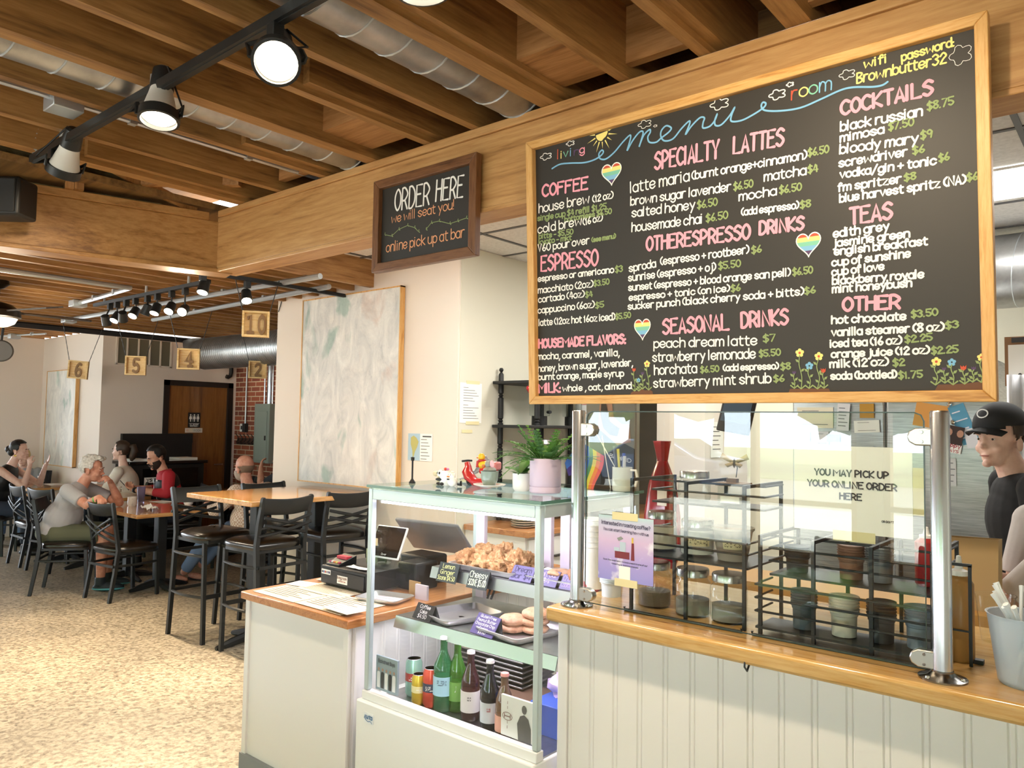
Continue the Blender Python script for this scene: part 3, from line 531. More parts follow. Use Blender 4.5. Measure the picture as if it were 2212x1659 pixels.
for ch, x, y, hp, mt in (('l',152,590,55,CR_),('i',172,586,45,CY_),('v',187,580,45,CT_),('i',228,572,48,CB_),('n',250,568,42,CV_),('g',285,557,44,CP_),('r',1548,238,78,CR_),('o',1597,221,78,CY_),('o',1655,206,78,CT_),('m',1715,192,84,CB_)):
    a = uw(x, y); gw = {'l': 4, 'i': 5, 'v': 26, 'n': 28, 'g': 25, 'r': 32, 'o': 45, 'm': 70}[ch]; b = uw(x+gw, y-gw*.22); write(M(), ch, a, b, uw(x, y-hp)[1]-a[1], .0042, PM).build('title_lettering', mt, mb, smooth=False)
def smooth2(pts, n=5):
    out = []; N = len(pts)
    for i in range(N-1):
        a, b, c, d = [pts[min(max(i+j, 0), N-1)] for j in (-1, 0, 1, 2)]
        for s in range(n): u = s/n; out.append(tuple(.5*(2*b[z]+(c[z]-a[z])*u+(2*a[z]-5*b[z]+4*c[z]-d[z])*u*u+(3*b[z]-a[z]-3*c[z]+d[z])*u**3) for z in (0, 1)))
    return out+[pts[-1]]
sm = M(); ribbon(sm, smooth2([uw(*q) for q in [(118,648),(165,622),(230,615),(310,612),(370,595),(410,570),(425,548),(415,538),(398,560),(405,588),(440,590),(490,550),(540,490),(580,450),(588,460),(575,510),(567,540),(600,480),(640,430),(662,430),(650,480),(638,518),(665,450),(700,415),(705,430),(690,460),(700,490),(740,490),(770,465),(815,430),(830,405),(800,392),(772,420),(768,455),(790,482),(840,470),(890,410),(935,365),(940,380),(915,445),(950,395),(1000,345),(1028,345),(1020,375),(1020,405),(1060,395),(1090,360),(1105,320),(1090,360),(1095,390),(1130,385),(1180,330),(1210,280),(1190,330),(1190,365),(1250,360),(1320,325),(1380,285),(1395,260),(1378,252),(1368,275),(1390,300),(1480,303),(1600,285),(1720,235),(1840,180),(1920,162),(2030,160),(2090,150),(2122,130)]]), .0058, PM); sm.build('title_script', CB_, mb, smooth=False)
def heart(x, y, wd, ht):
    c = uv(x, y); sx = (uv(x+wd/2, y)[0]-c[0]); sz = (c[1]-uv(x, y+ht/2)[1]); P2 = lambda u, v: V((c[0]+u*sx, .0043, c[1]+v*sz)); n = 40
    hp = []
    for i in range(n): t_ = 2*pi*i/n; hp.append((sin(t_)**3, (13*cos(t_)-5*cos(2*t_)-2*cos(3*t_)-cos(4*t_))/16.5))
    m = M(); bands = [(.45, 2, 0), (.12, .45, 1), (-.2, .12, 2), (-.55, -.2, 3), (-2, -.55, 4)]
    for lo, hi, mi in bands:
        def clip(pts, f):
            o = []
            for i in range(len(pts)):
                a, b = pts[i-1], pts[i]; fa, fb = f(a), f(b)
                if fa*fb < 0: k = fa/(fa-fb); o.append((a[0]+(b[0]-a[0])*k, a[1]+(b[1]-a[1])*k))
                if fb >= 0: o.append(b)
            return o
        pp = clip(clip(hp, lambda q: q[1]-lo), lambda q: hi-q[1])
        if mi == 0:
            for sgn in (1, -1): q = clip(pp, lambda q: sgn*q[0]); disc2(m, q, P2, 0)
        elif len(pp) > 2: disc2(m, pp, P2, mi)
    ribbon(m, hp+[hp[0]], .09, lambda u, v: V((c[0]+u*sx, .004, c[1]+v*sz)), 5)
    m.build('heart_drawing', [CR_, CY_, CT_, CB_, CV_, CW_], mb, smooth=False)
heart(334, 688, 78, 98); heart(1118, 968, 98, 108); heart(457, 1306, 64, 94)
m = M(); c = uw(415, 440); q = [(c[0]+.026*cos(t_*pi/10-pi), c[1]+.026*sin(t_*pi/10-pi)+(.006 if t_ > 5 else 0)) for t_ in range(11)]; disc2(m, q, PM)
for k in range(9):
    a = -pi-.1+k*(pi+.3)/8; ro = .055+.014*(k % 2); disc2(m, [(c[0]+.03*cos(a-.09), c[1]+.03*sin(a-.09)), (c[0]+ro*cos(a), c[1]+ro*sin(a)), (c[0]+.03*cos(a+.09), c[1]+.03*sin(a+.09))], PM)
m.build('sun_drawing', CY_, mb, smooth=False)
for (x, y, r_, w_) in ((83,575,34,.003),(228,497,25,.0025),(673,382,40,.002),(735,393,11,.0015),(1120,262,56,.003),(1465,205,50,.0035),(1540,145,22,.003),(1882,85,48,.002)):
    pts = []
    for k in range(25): a = 2*pi*k/24; rr = r_*(.78+.22*abs(sin(a*2.5))*2-.22); pts.append(uw(x+rr*cos(a)*1.05, y+rr*.62*sin(a)-.22*rr*cos(a)))
    m = M(); ribbon(m, smooth2(pts, 2), w_, PM); m.build('cloud_drawing', CW_, mb, smooth=False)
pts = []
a0 = uv(1725, 218)
for k in range(25): a = 2*pi*k/24; rr = .024*(.7+.5*abs(sin(a*2.5))); pts.append((a0[0]+rr*cos(a), a0[1]+rr*sin(a)))
m = M(); ribbon(m, pts, .0015, PM); m.build('cloud_drawing', CW_, mb, smooth=False)
def garden(f, soil, plants):
    m = M(); disc2(m, [f(*q) for q in soil], PM, 0)
    for kind, x, y, xb, yb, r_ in plants:
        st = [f(xb, yb), f((x+xb)/2+r_*.3, (y*.33+yb*.67)), f((x+xb)/2-r_*.3, y*.67+yb*.33), f(x, y+r_*.5)]; ss = smooth2(st, 5); ribbon(m, ss, .0026, PM, 1)
        for i in range(3, len(ss)-2, 4):
            u, v = ss[i]; s = 1 if (i//4) % 2 else -1; e = .010; disc2(m, [(u, v), (u+s*e*.8, v+e*.2), (u+s*e*1.1, v+e), (u+s*e*.3, v+e*.8)], PM, 1)
        u, v = ss[0]; ribbon(m, [(u-.011, v+.008), (u, v-.001), (u+.011, v+.008)], .004, PM, 1)
        c = f(x, y); R_ = abs(f(x+r_, y)[0]-c[0])
        if kind in 'yb':
            for k in range(5): a = k*2*pi/5+.3; disc2(m, [(c[0]+R_*.58*cos(a)+R_*.42*cos(b_*pi/4), c[1]+R_*.58*sin(a)+R_*.42*sin(b_*pi/4)) for b_ in range(8)], PM, 2 if kind == 'y' else 3)
            if kind == 'y': disc2(m, [(c[0]+R_*.28*cos(b_*pi/4), c[1]+R_*.28*sin(b_*pi/4)) for b_ in range(8)], lambda u, v: V((u, .0038, v)), 4)
        else: disc2(m, [(c[0], c[1]-R_), (c[0]+R_*.8, c[1]-R_*.2), (c[0]+R_*.85, c[1]+R_), (c[0]+R_*.35, c[1]+R_*.35), (c[0], c[1]+R_*.9), (c[0]-R_*.35, c[1]+R_*.35), (c[0]-R_*.85, c[1]+R_), (c[0]-R_*.8, c[1]-R_*.2)], PM, 4 if kind == 'r' else 5)
    m.build('flower_bed_drawing', [CBR, CG_, CY_, CB_, CR_, CV_], mb, smooth=False)
f4 = lambda x, y: onb(1680+x*.21248, 700+y*.21248); f5 = lambda x, y: onb(1340+x*.07231, 750+y*.07231)
garden(f5, [(300,1450),(320,1360),(400,1310),(500,1325),(640,1240),(740,1290),(880,1270),(960,1320),(985,1440)], [('r',410,680,430,1300,60),('b',545,985,555,1300,60),('v',665,790,670,1240,55),('y',800,500,850,1270,95)])
garden(f4, [(110,700),(125,660),(300,655),(520,655),(540,698)], [('v',168,495,170,650,22),('y',224,293,240,655,46),('b',322,425,320,650,42),('y',418,328,405,655,46),('r',463,475,470,648,30)])
garden(f4, [(1590,690),(1630,615),(1800,612),(1950,600),(2120,575),(2128,680)], [('y',1613,382,1605,615,54),('v',1692,458,1700,595,25),('b',1770,388,1783,612,46),('r',1888,448,1900,605,36),('v',1992,452,1982,585,28),('y',2070,338,2070,588,46)])
# ------------------------------------------------------------------ chairs, stools, tables
def make_chair(name, lab, cat, sh, th, group):
    t = thing(name, lab, cat, (0,0,0), 0, group); W2 = .19; stool = sh > .6
    for s in (-1, 1):
        M().tube([(s*W2, -.255, .0), (s*W2, -.215, sh*.55), (s*W2, -.19, sh), (s*W2*1.0, -.215, sh+.16), (s*W2*1.02, -.26, th-.01), (s*W2*1.02, -.262, th)], [.019, .021, .021, .02, .019, .012], 4).build('rear_leg', BLACKM, t, ang=.5)
        M().tube([(s*W2*.98, .2, 0), (s*W2*.98, .185, sh-.045)], .019, 4).build('front_leg', BLACKM, t)
    for s in (-1, 1):
        for fx, fy in ((s*W2, -.255), (s*W2*.98, .2)): pass
    seat = [(-.2, -.2), (-.21, .0), (-.215, .16), (-.18, .215), (0, .23), (.18, .215), (.215, .16), (.21, 0), (.2, -.2), (0, -.21)]
    M().prism([(x*.96, y*.97) for x, y in seat], sh-.05, sh-.028).build('seat_frame', BLACKM, t)
    m = M(); N = len(seat); rings = []
    for k, (f, z) in enumerate(((1, sh-.028), (1.03, sh-.01), (1.0, sh+.012), (.86, sh+.028), (.5, sh+.036), (.05, sh+.038))): rings.append([V((x*f, y*f, z)) for x, y in seat])
    m.sheet([r+[r[0]] for r in rings]); m.build('seat', VINYL, t, ang=1.2, sub=1)
    # top rail bowed backwards
    zt = th; rows = []
    for z, off in ((zt-.115, 0), (zt-.11, -.006), (zt-.012, -.018), (zt-.005, -.014)): rows.append([V((W2*u, -.245+off-.035*(1-u*u)-(z-zt+.06)*.2, z-.012*(1-u*u))) for u in [i/6-1 for i in range(13)]])
    rows += [[p+V((0, .018, 0)) for p in r] for r in rows[::-1]]; m = M(); m.sheet(rows+[rows[0]]); m.build('top_rail', BLACKM, t)
    za, zb = sh+.07, th-.13
    for s in (-1, 1):
        for o in (0, .055):
            m = M(); pts = [V((s*W2*(2*u-1), -.20-.012-.06*u*(1)+ -.03*sin(pi*u), za+o*.9+(zb-.055-za)*(u**1.15))) for u in [i/10 for i in range(11)]]
            m.tube(pts, .0115, 6, flat=.6); m.build('cross_slat', BLACKM, t)
    def loop(z, out, front):
        pts = [V((-W2, -.22-(sh-z)*.04, z))]+[V((-W2-out*sin(pi*i/6), -.22+.41*i/6, z)) for i in range(1, 7)]
        a = M(); a.tube(pts, .011, 6); a.build('stretcher', BLACKM, t); b = M(); b.tube([V((-p.x, p.y, p.z)) for p in pts], .011, 6); b.build('stretcher', BLACKM, t)
        if front: M().bar((-W2, .19, z), (W2, .19, z), .012, .03).build('footrest', BLACKM, t)
        M().bar((-W2, -.225-(sh-z)*.04, z), (W2, -.225-(sh-z)*.04, z), .012, .022).build('rear_stretcher', BLACKM, t)
    loop(sh-.14, .03, False)
    if stool: loop(.33, .03, True)
    return t
FA = lambda dx, dy: math.atan2(-dx, dy)
ch = make_chair('dining_chair', 'empty black cross-back chair under the hand of the man in the grey T-shirt', 'chair', .45, .87, 'black dining chairs')
ch.location = (-7.22, 3.15, 0); ch.rotation_euler.z = FA(-.15, 1)
for x, y, dx, dy, lab in ((-7.79, 2.88, .57, .82, 'black cross-back chair the man in the grey T-shirt sits on'), (-9.49, 3.21, 0, 1, 'empty black chair beside the seated woman in the black sleeveless top'), (-8.97, 3.24, -.25, 1, 'empty black chair directly behind the back of the man in the grey T-shirt'),
        (-10.44, 3.0, .62, .78, 'black chair the woman in the black sleeveless top sits on'), (-6.52, 3.98, -1, -.18, 'black chair the bald man in the checked shirt sits on'), (-8.42, 4.24, -.35, -1, 'black chair the man in the red sleeves sits on'), (-9.33, 4.12, -.765, -.642, 'black chair the woman in the white T-shirt sits on'),
        (-7.85, 4.62, -.7, -.7, 'empty black chair behind the man in the red sleeves, facing the brown table'), (-7.42, 5.08, -1, -.1, 'empty black chair at the right side of the brown table below the restroom sign'), (-11.38, 3.62, .84, -.54, 'black chair under the blond person at the far table'), (-8.9, 5.42, .3, -1, 'empty black chair between the brown table and the restroom door')):
    dup(ch, (x, y, 0), FA(dx, dy), lab, 'black dining chairs')
st = make_chair('bar_stool', 'tall black cross-back stool nearest the round track, at the left front of the pub table', 'bar stool', .765, 1.10, 'black bar stools')
st.location = (-5.47, 3.03, 0); st.rotation_euler.z = FA(1, .06); st['label'] = 'tall black bar stool at the left front of the pub table, its legs in view'
for x, y, dx, dy, lab in ((-5.45, 3.60, 1, .04, 'tall black bar stool at the left of the pub table, next to the white wall'), (-4.83, 3.06, -1, -.03, 'tall black bar stool between the pub table and the register counter, back towards us'), (-4.87, 3.68, -1, .12, 'tall black bar stool right of the pub table, partly behind the tip jar')):
    dup(st, (x, y, 0), FA(dx, dy), lab, 'black bar stools')
def table(name, lab, x0, y0, x1, y1, h, posts, grain=None, th=.035, ft=.27):
    cx_, cy_ = (x0+x1)/2, (y0+y1)/2; t = thing(name, lab, 'table', (cx_, cy_, 0)); M().bx(x0-cx_, y0-cy_, h-th, x1-cx_, y1-cy_, h).build('table_top', TABLEW, t, bevel=.004)
    for px_, py_ in posts:
        x, y = px_-cx_, py_-cy_; M().bx(x-.045, y-.045, .03, x+.045, y+.045, h-th).build('column', BLACKM, t, bevel=.006)
        m = M(); m.bx(x-.12, y-.12, h-th-.012, x+.12, y+.12, h-th); m.build('mounting_plate', BLACKM, t)
        for k in range(4):
            a = k*pi/2+.0; M().tube([(x+.03*cos(a), y+.03*sin(a), .06), (x+ft*.6*cos(a), y+ft*.6*sin(a), .035), (x+ft*cos(a), y+ft*sin(a), .012)], [.035, .03, .016], 8).build('foot', BLACKM, t)
    return t
table('pub_table', 'high light-oak pub table with its end against the white wall', -5.50, 2.82, -4.62, 3.90, 1.07, [(-5.06, 3.15), (-5.06, 3.66)], ft=.3)
table('dining_table', 'wooden table with mugs and a crumpled napkin between the two older men', -8.2, 3.12, -6.97, 3.86, .75, [(-7.3, 3.5), (-7.95, 3.5)])
table('dining_table', 'wooden table the man in the red sleeves and the woman in white share', -9.75, 3.12, -8.55, 3.98, .75, [(-9.4, 3.5), (-8.85, 3.5)])
table('dining_table', 'wooden table with a paper coffee cup and dark tumbler near the left edge', -11.1, 3.33, -10.31, 3.88, .75, [(-10.7, 3.6)], ft=.2)
table('dining_table', 'empty brown table in the alcove below the restroom door sign', -9.0, 4.75, -7.9, 5.45, .75, [(-8.45, 5.1)])
# things on the tables
def mug(lab, loc, rz=0, col=CERAM, r=.042, h=.09, cat='mug', grp=None):
    t = thing('mug', lab, cat, loc, rz, grp); M().lathe([(0, .004), (r*.8, 0), (r, .015), (r, h), (r-.005, h), (r-.006, .02), (0, .012)], n=22).build('cup_body', col, t)
    M().tube([(r-.003, 0, h*.78), (r+.022, 0, h*.76), (r+.03, 0, h*.5), (r+.02, 0, h*.25), (r-.003, 0, h*.22)], .006, 6).build('handle', col, t); return t
mug('cream mug nearest the front corner on the older men\'s table', pz(285, 1093, .75), -.4); mug('white mug behind the bar stool back on the older men\'s table', pz(407, 1090, .75), 2.8, r=.045); mug('white mug on the table in front of the man in the red sleeves', pz(253, 1068, .75), .5)
pg = thing('plastic_tumbler', 'pale purple plastic tumbler beside the cream mug', 'glass', pz(304, 1085, .75)); M().lathe([(0, .004), (.032, 0), (.042, .16), (.04, .16), (.03, .008), (0, .008)], n=18).build('cup_body', mat('b9b0cc', .15, trans=.75), pg)
nm = M(); nm.sheet([[V((.17*(i/9-.5), .1*(j/7-.5), .028+.045*noise.noise(V((i*.55, j*.6, 3)))+.03*math.exp(-((i-5)**2+(j-3.5)**2)/6))) for j in range(8)] for i in range(10)])
tag(nm.build('napkin', PAPER, loc=pz(322, 1103, .75), solid=.002), 'crumpled white napkin on the older men\'s table', 'napkin')
for i, (q, w_, h_, a, lab, c_) in enumerate((((352, 1084), .21, .16, .3, 'folded newspaper at the back of the older men\'s table', PAPER), ((330, 1087), .12, .05, .1, 'orange menu card lying on the older men\'s table', mat('c2683a', .6)))):
    p = pz(*q, .752); tag(M().bx(-w_/2, -h_/2, 0, w_/2, h_/2, .003).build('newspaper' if i == 0 else 'menu_card', c_, loc=p), lab, 'paper').rotation_euler.z = a
p = pz(388, 1097, .751); tag(M().bx(-.075, -.035, 0, .075, .035, .009).build('smartphone', BLACKG, loc=p, bevel=.004), 'black phone lying at the right of the older men\'s table', 'phone')
pc = thing('paper_cup', 'paper coffee cup with brown sleeve and black lid', 'cup', pz(88, 1045, .75)); M().lathe([(0, 0), (.029, 0), (.041, .105), (0, .105)], n=18).build('cup_body', PAPER, pc); M().lathe([(.0325, .03), (.0385, .078), (.0365, .078), (.031, .03)], n=18).build('sleeve', mat('8f6a45', .8), pc); M().lathe([(.043, .103), (.043, .112), (.036, .122), (0, .122)], n=18).build('lid', BLACK, pc)
tb = thing('tumbler', 'tall dark tumbler right of the paper coffee cup', 'glass', pz(103, 1043, .75)); M().lathe([(0, .004), (.034, 0), (.047, .16), (.044, .16), (.03, .01), (0, .01)], n=18).build('cup_body', mat('3d424c', .2, trans=.4), tb)
tag(M().bx(-.14, -.1, 0, .14, .1, .003).build('menu_sheet', PAPER, loc=pz(122, 1046, .752)), 'white menu sheet lying behind the dark tumbler', 'paper')
# ------------------------------------------------------------------ hanging table numbers
SIGNW = wood('light_ply', 'cfa25f', 'e0bb7c', 'ecd09a', 0, rough=.5, scale=4); NUMB = mat('8c6a45', .6, name='mdf_number')
ND = {'1': ([(.32, .78), (.55, .9), (.55, .1)], [(.3, .1), (.8, .1)]), '2': ([(.25, .72), (.36, .86), (.6, .88), (.74, .72), (.66, .52), (.28, .16), (.28, .12)], [(.26, .12), (.78, .12)]), '4': ([(.62, .1), (.62, .9), (.22, .36), (.82, .36)], [(.45, .1), (.78, .1)]),
      '5': ([(.74, .88), (.34, .88), (.31, .52), (.52, .58), (.72, .44), (.7, .22), (.5, .1), (.26, .18)],), '6': ([(.7, .84), (.52, .9), (.32, .68), (.26, .36), (.36, .14), (.56, .1), (.73, .24), (.7, .46), (.5, .54), (.3, .4)],), '0': ([(.5, .9), (.28, .74), (.24, .5), (.28, .26), (.5, .1), (.72, .26), (.76, .5), (.72, .74), (.5, .9)],)}
def number_sign(txt, x, y, D, s, tilt=0, cx0=None):
    c = pd(x, y, D); t = thing('table_number_sign', 'square wooden sign with the number %s hanging on chains from the low ceiling' % txt, 'table sign', c, radians(56), 'hanging table numbers'); a = s/2; d = .045
    M().bx(-a, .0, -a, a, .008, a).build('back_panel', SIGNW, t, smooth=False)
    f = M(); w = .016
    f.bx(-a, -d, -a, -a+w, .01, a); f.bx(a-w, -d, -a, a, .01, a); f.bx(-a+w, -d, -a, a-w, .01, -a+w); f.bx(-a+w, -d, a-w, a-w, .01, a); f.build('frame', SIGNW, t, bevel=.002)
    n = len(txt)
    for i, chx in enumerate(txt):
        wd = s*.86/max(n, 1.6); m = M(); P = lambda u, v: V((-wd*n/2+wd*(i+u), -.012, -a*.84+v*s*.84))
        for st_ in ND[chx]:
            pts = st_ if chx in '14' else smooth2(st_, 4); ribbon(m, [(q[0], q[1]) for q in pts], .17, P)
        m.build('numeral', NUMB, t, smooth=False, solid=.012)
    top = 2.915 if txt in '61' else 2.69
    for s_ in (-1, 1):
        m = M(); L = top-c.z-a; k = int(L/.03)
        for j in range(k): z = a+.03*j; m.tube([V((s_*(a*.75+(.25*z if 1 else 0)), (j % 2)*.004-.02, z)), V((s_*(a*.75+.25*(z+.03)), ((j+1) % 2)*.004-.02, z+.03))], .0035, 4)
        if k: m.build('chain', BLK, t)
    t.rotation_euler.y = tilt; return t
number_sign('10', 553, 701, 5.75, .195); number_sign('4', 408, 776, 7.3, .2); number_sign('5', 294, 790, 8.0, .2); number_sign('6', 170, 799, 8.5, .2, .06); number_sign('1', 40, 815, 10.6, .19); number_sign('2', 557, 799, 8.8, .2)
# ------------------------------------------------------------------ walls: paintings, vent, signs
def art(name, lab, x0, z0, x1, z1, Y, seed):
    t = thing(name, lab, 'painting', ((x0+x1)/2, Y, (z0+z1)/2)); a = (x1-x0)/2; b = (z1-z0)/2
    m_, nt, bs, mp = nodes('abstract_canvas', .55); mp.inputs['Location'].default_value = (seed, seed*2, seed); mp.inputs['Scale'].default_value = (2.2, 1, 1.0)
    n1 = tex(nt, mp, 'ShaderNodeTexNoise', 2.6, Detail=9, Roughness=.68, Distortion=1.2); r1 = ramp(nt, n1.outputs['Fac'], [(.28, 'b4b6b5'), (.42, 'cfcecb'), (.55, 'dfddd8'), (.7, 'efede8')])
    n2 = tex(nt, mp, 'ShaderNodeTexNoise', 1.7, Detail=4, Distortion=.5); r2 = ramp(nt, n2.outputs['Fac'], [(.33, 'c9e0da'), (.40, 'ffffff'), (.64, 'ffffff'), (.74, 'f0e0da')])
    n3 = tex(nt, mp, 'ShaderNodeTexNoise', 11, Detail=8, Roughness=.75, Distortion=2.5); r3 = ramp(nt, n3.outputs['Fac'], [(.30, '7a7d82'), (.36, 'ffffff')])
    mx = nt.nodes.new('ShaderNodeMix'); mx.data_type = 'RGBA'; mx.blend_type = 'MULTIPLY'; mx.inputs[0].default_value = 1; nt.links.new(r1.outputs[0], mx.inputs[6]); nt.links.new(r2.outputs[0], mx.inputs[7])
    m2 = nt.nodes.new('ShaderNodeMix'); m2.data_type = 'RGBA'; m2.blend_type = 'MULTIPLY'; m2.inputs[0].default_value = .8; nt.links.new(mx.outputs[2], m2.inputs[6]); nt.links.new(r3.outputs[0], m2.inputs[7]); nt.links.new(m2.outputs[2], bs.inputs['Base Color'])
    bp = nt.nodes.new('ShaderNodeBump'); bp.inputs['Strength'].default_value = .4; bp.inputs['Distance'].default_value = .01; nt.links.new(n3.outputs['Fac'], bp.inputs['Height']); nt.links.new(bp.outputs['Normal'], bs.inputs['Normal'])
    M().bx(-a+.008, -.04, -b+.008, a-.008, -.004, b-.008).build('canvas', m_, t, smooth=False)
    f = M(); w = .01
    f.bx(-a, -.045, -b, -a+w, 0, b); f.bx(a-w, -.045, -b, a, 0, b); f.bx(-a, -.045, -b, a, 0, -b+w); f.bx(-a, -.045, b-w, a, 0, b); f.build('frame', FRAMEZ, t); return t
art('abstract_painting', 'large pale grey abstract painting behind the pub table', -5.64, 1.10, -4.37, 2.66, 3.915, 3.7); art('abstract_painting', 'tall pale abstract painting on the far wall below table sign 6', -11.5, .97, -10.5, 2.23, 3.915, 8.2)
vt = thing('air_vent', 'cream framed return air vent high on the restroom wall', 'air vent', (-9.85, 4.42, 2.455)); M().bx(.0, -.33, -.165, .006, .33, .165).build('dark_filter', mat('6f6a5a', .9), vt, smooth=False)
f = M()
for y in (-.35, -.225, -.085, .055, .195, .33): f.bx(0, y, -.18, .018, y+.02 if -.3 < y < .3 else y+.025, .18)
for z in (-.185, .16): f.bx(0, -.35, z, .018, .355, z+.025)
f.build('frame', PAINT, vt, bevel=.002)
rs = thing('restroom_sign', 'black restroom plaque with three white figures on the wooden door', 'sign', (-9.867, 5.125, 1.6)); M().bx(0, -.085, -.1, .004, .085, .1).build('plaque', BLACK, rs, bevel=.001)
m = M(); PR = lambda u, v: V((.0052, u, v))
for i, y in enumerate((-.052, 0, .052)):
    disc2(m, [(y+.011*cos(k*pi/4), .068+.011*sin(k*pi/4)) for k in range(8)], PR); disc2(m, [(y-.018, .03), (y-.012, .053), (y+.012, .053), (y+.018, .03), (y+.018, .012), (y+.008, .012), (y+.007, -.022), (y-.007, -.022), (y-.008, .012), (y-.018, .012)], PR)
for y in (-.026, .026): ribbon(m, [(y, -.02), (y, .07)], .003, PR)
ribbon(m, [(-.07, -.045), (.07, -.045)], .005, PR); m.build('figures', PAPER, rs, smooth=False)
m = M(); write(m, 'ALL GENDER', (-.06, -.067), (.06, -.067), .013, .0035, PR); write(m, 'RESTROOM', (-.055, -.088), (.055, -.088), .013, .0035, PR); m.build('lettering', PAPER, rs, smooth=False)
rs = thing('restroom_name_strip', 'narrow white strip reading RESTROOM under the black plaque', 'sign', (-9.867, 5.125, 1.462)); M().bx(0, -.12, -.03, .003, .12, .03).build('plaque', mat('e3d7c6', .4), rs)
for i, (tx, c_) in enumerate(zip('RESTROOM', ('d98a6a', 'dfae7a', 'd8c48e', 'b9b79a', '8d9a94', '7f8a94', '70707a', '606068'))): m = M(); write(m, tx, (-.1+.0255*i, -.016), (-.1+.0255*i+.018, -.016), .032, .004, lambda u, v: V((.0042, u, v))); m.build('lettering', mat(c_, .6), rs, smooth=False)
ep = thing('electrical_panel', 'grey-green electrical panel on the brick wall', 'electrical panel', (-9.03, 5.705, 1.45)); M().bx(-.17, -.09, -.4, .19, 0, .38).build('box', mat('8f9a90', .5), ep, bevel=.004); M().bx(-.12, -.1, -.36, .14, -.088, .28).build('panel_door', mat('97a298', .45), ep, bevel=.003); M().bx(.1, -.106, -.1, .13, -.099, -.04).build('latch', BLK, ep)
for x, r_ in ((-.02, .012), (.1, .035), (.17, .012)): M().cyl((x, -.04, .37), (x, -.04, 1.25), r_).build('riser_pipe', STEEL, ep)
cr = thing('coat_rack', 'dark wooden coat rack with iron hooks on the brick wall', 'coat rack', (-9.5, 5.71, 1.32)); M().bx(-.24, -.02, -.045, .24, 0, .045).build('rail', mat('4a2f22', .6), cr, bevel=.003)
for k in range(5): x = -.19+.095*k; M().tube([(x, -.02, -.02), (x, -.05, -.035), (x, -.06, -.01), (x, -.03, .02), (x, -.035, .06), (x, -.07, .1)], .006, 6).build('hook', BLACKM, cr)
tm = thing('thermostat', 'small white thermostat beside a grey box on the brick wall', 'thermostat', (-9.63, 5.71, 1.505)); M().bx(-.045, -.025, -.055, .045, 0, .055).build('body', WHITE, tm, bevel=.004); M().bx(-.016, -.028, -.025, .016, -.024, .025).build('display', BLACK, tm); M().bx(.06, -.05, -.06, .13, 0, .06).build('junction_box', BLK, tm); M().cyl((.095, -.025, .06), (.095, -.025, 1.2), .011).build('conduit', ALU, tm)
dp = thing('drain_pipe', 'short black pipe with a bend above the restroom door', 'pipe', (-9.80, 5.60, 2.2)); M().tube([(0, 0, .45), (0, 0, .06), (0, -.01, .02), (0, -.04, .0), (0, -.07, .01)], .028, 12).build('pipe', BLACKM, dp)
ca = thing('sideboard', 'black cabinet with papers on top behind the woman in the white T-shirt', 'cabinet', (-9.6, 4.35, 0)); M().bx(-.22, -.24, 0, .22, .68, 1.05).build('body', BLACK, ca, bevel=.01); M().bx(-.24, -.27, 1.05, .24, .72, 1.09).build('top', BLACKG, ca, bevel=.006); M().bx(-.2, -.2, 1.3, -.14, .7, 1.42).build('raised_back', BLACK, ca); M().bx(-.2, -.2, 1.09, -.15, .7, 1.3).build('back_panel', BLACK, ca)
M().bx(.221, -.1, .72, .224, .6, 1.0).build('front_panel', BLACKG, ca)
tag(M().bx(-.15, -.1, 0, .12, .1, .025).build('paper_stack', PAPER, loc=(-9.58, 4.25, 1.091)), 'stack of papers on the black cabinet left of the red-sleeved man', 'papers'); tag(M().bx(-.15, -.12, 0, .12, .12, .03).build('paper_stack', PAPER, loc=(-9.58, 4.86, 1.091)), 'stack of papers on the black cabinet right of the red-sleeved man', 'papers')
cs = thing('cabinet_card', 'small white card with black letters fixed to the black cabinet', 'sign', (-9.376, 4.36, .84)); M().bx(0, -.09, -.055, .003, .09, .055).build('card', PAPER, cs); m = M(); PQ = lambda u, v: V((.0036, u, v)); write(m, 'YS &', (-.06, .005), (.06, .005), .034, .009, PQ); write(m, 'MAGS', (-.05, -.042), (.06, -.042), .026, .007, PQ); m.build('lettering', BLACK, cs, smooth=False)
nb = thing('notice_board', 'dark board with pinned leaflets on the far left niche wall', 'notice board', (-12.25, 3.195, 1.4)); M().bx(-.2, -.03, -.55, .2, 0, .2).build('board', mat('5b544c', .8), nb)
for k in range(8): M().bx(-.16+.17*(k % 2), -.034, -.5+.16*(k//2), -.02+.17*(k % 2), -.03, -.37+.16*(k//2)).build('leaflet', [PAPER, mat('a8442f', .7), mat('b9c4d8', .7), CREAMP][k % 4], nb)
vt = thing('wall_vent', 'white slatted vent on the left niche wall above table sign 1', 'air vent', (-12.2, 3.2, 2.28)); M().bx(-.28, -.015, -.2, .28, 0, .2).build('frame', WHITE, vt)
for k in range(9): M().bx(-.24+.055*k, -.02, -.16, -.215+.055*k, -.014, .16).build('slat', BLK, vt)
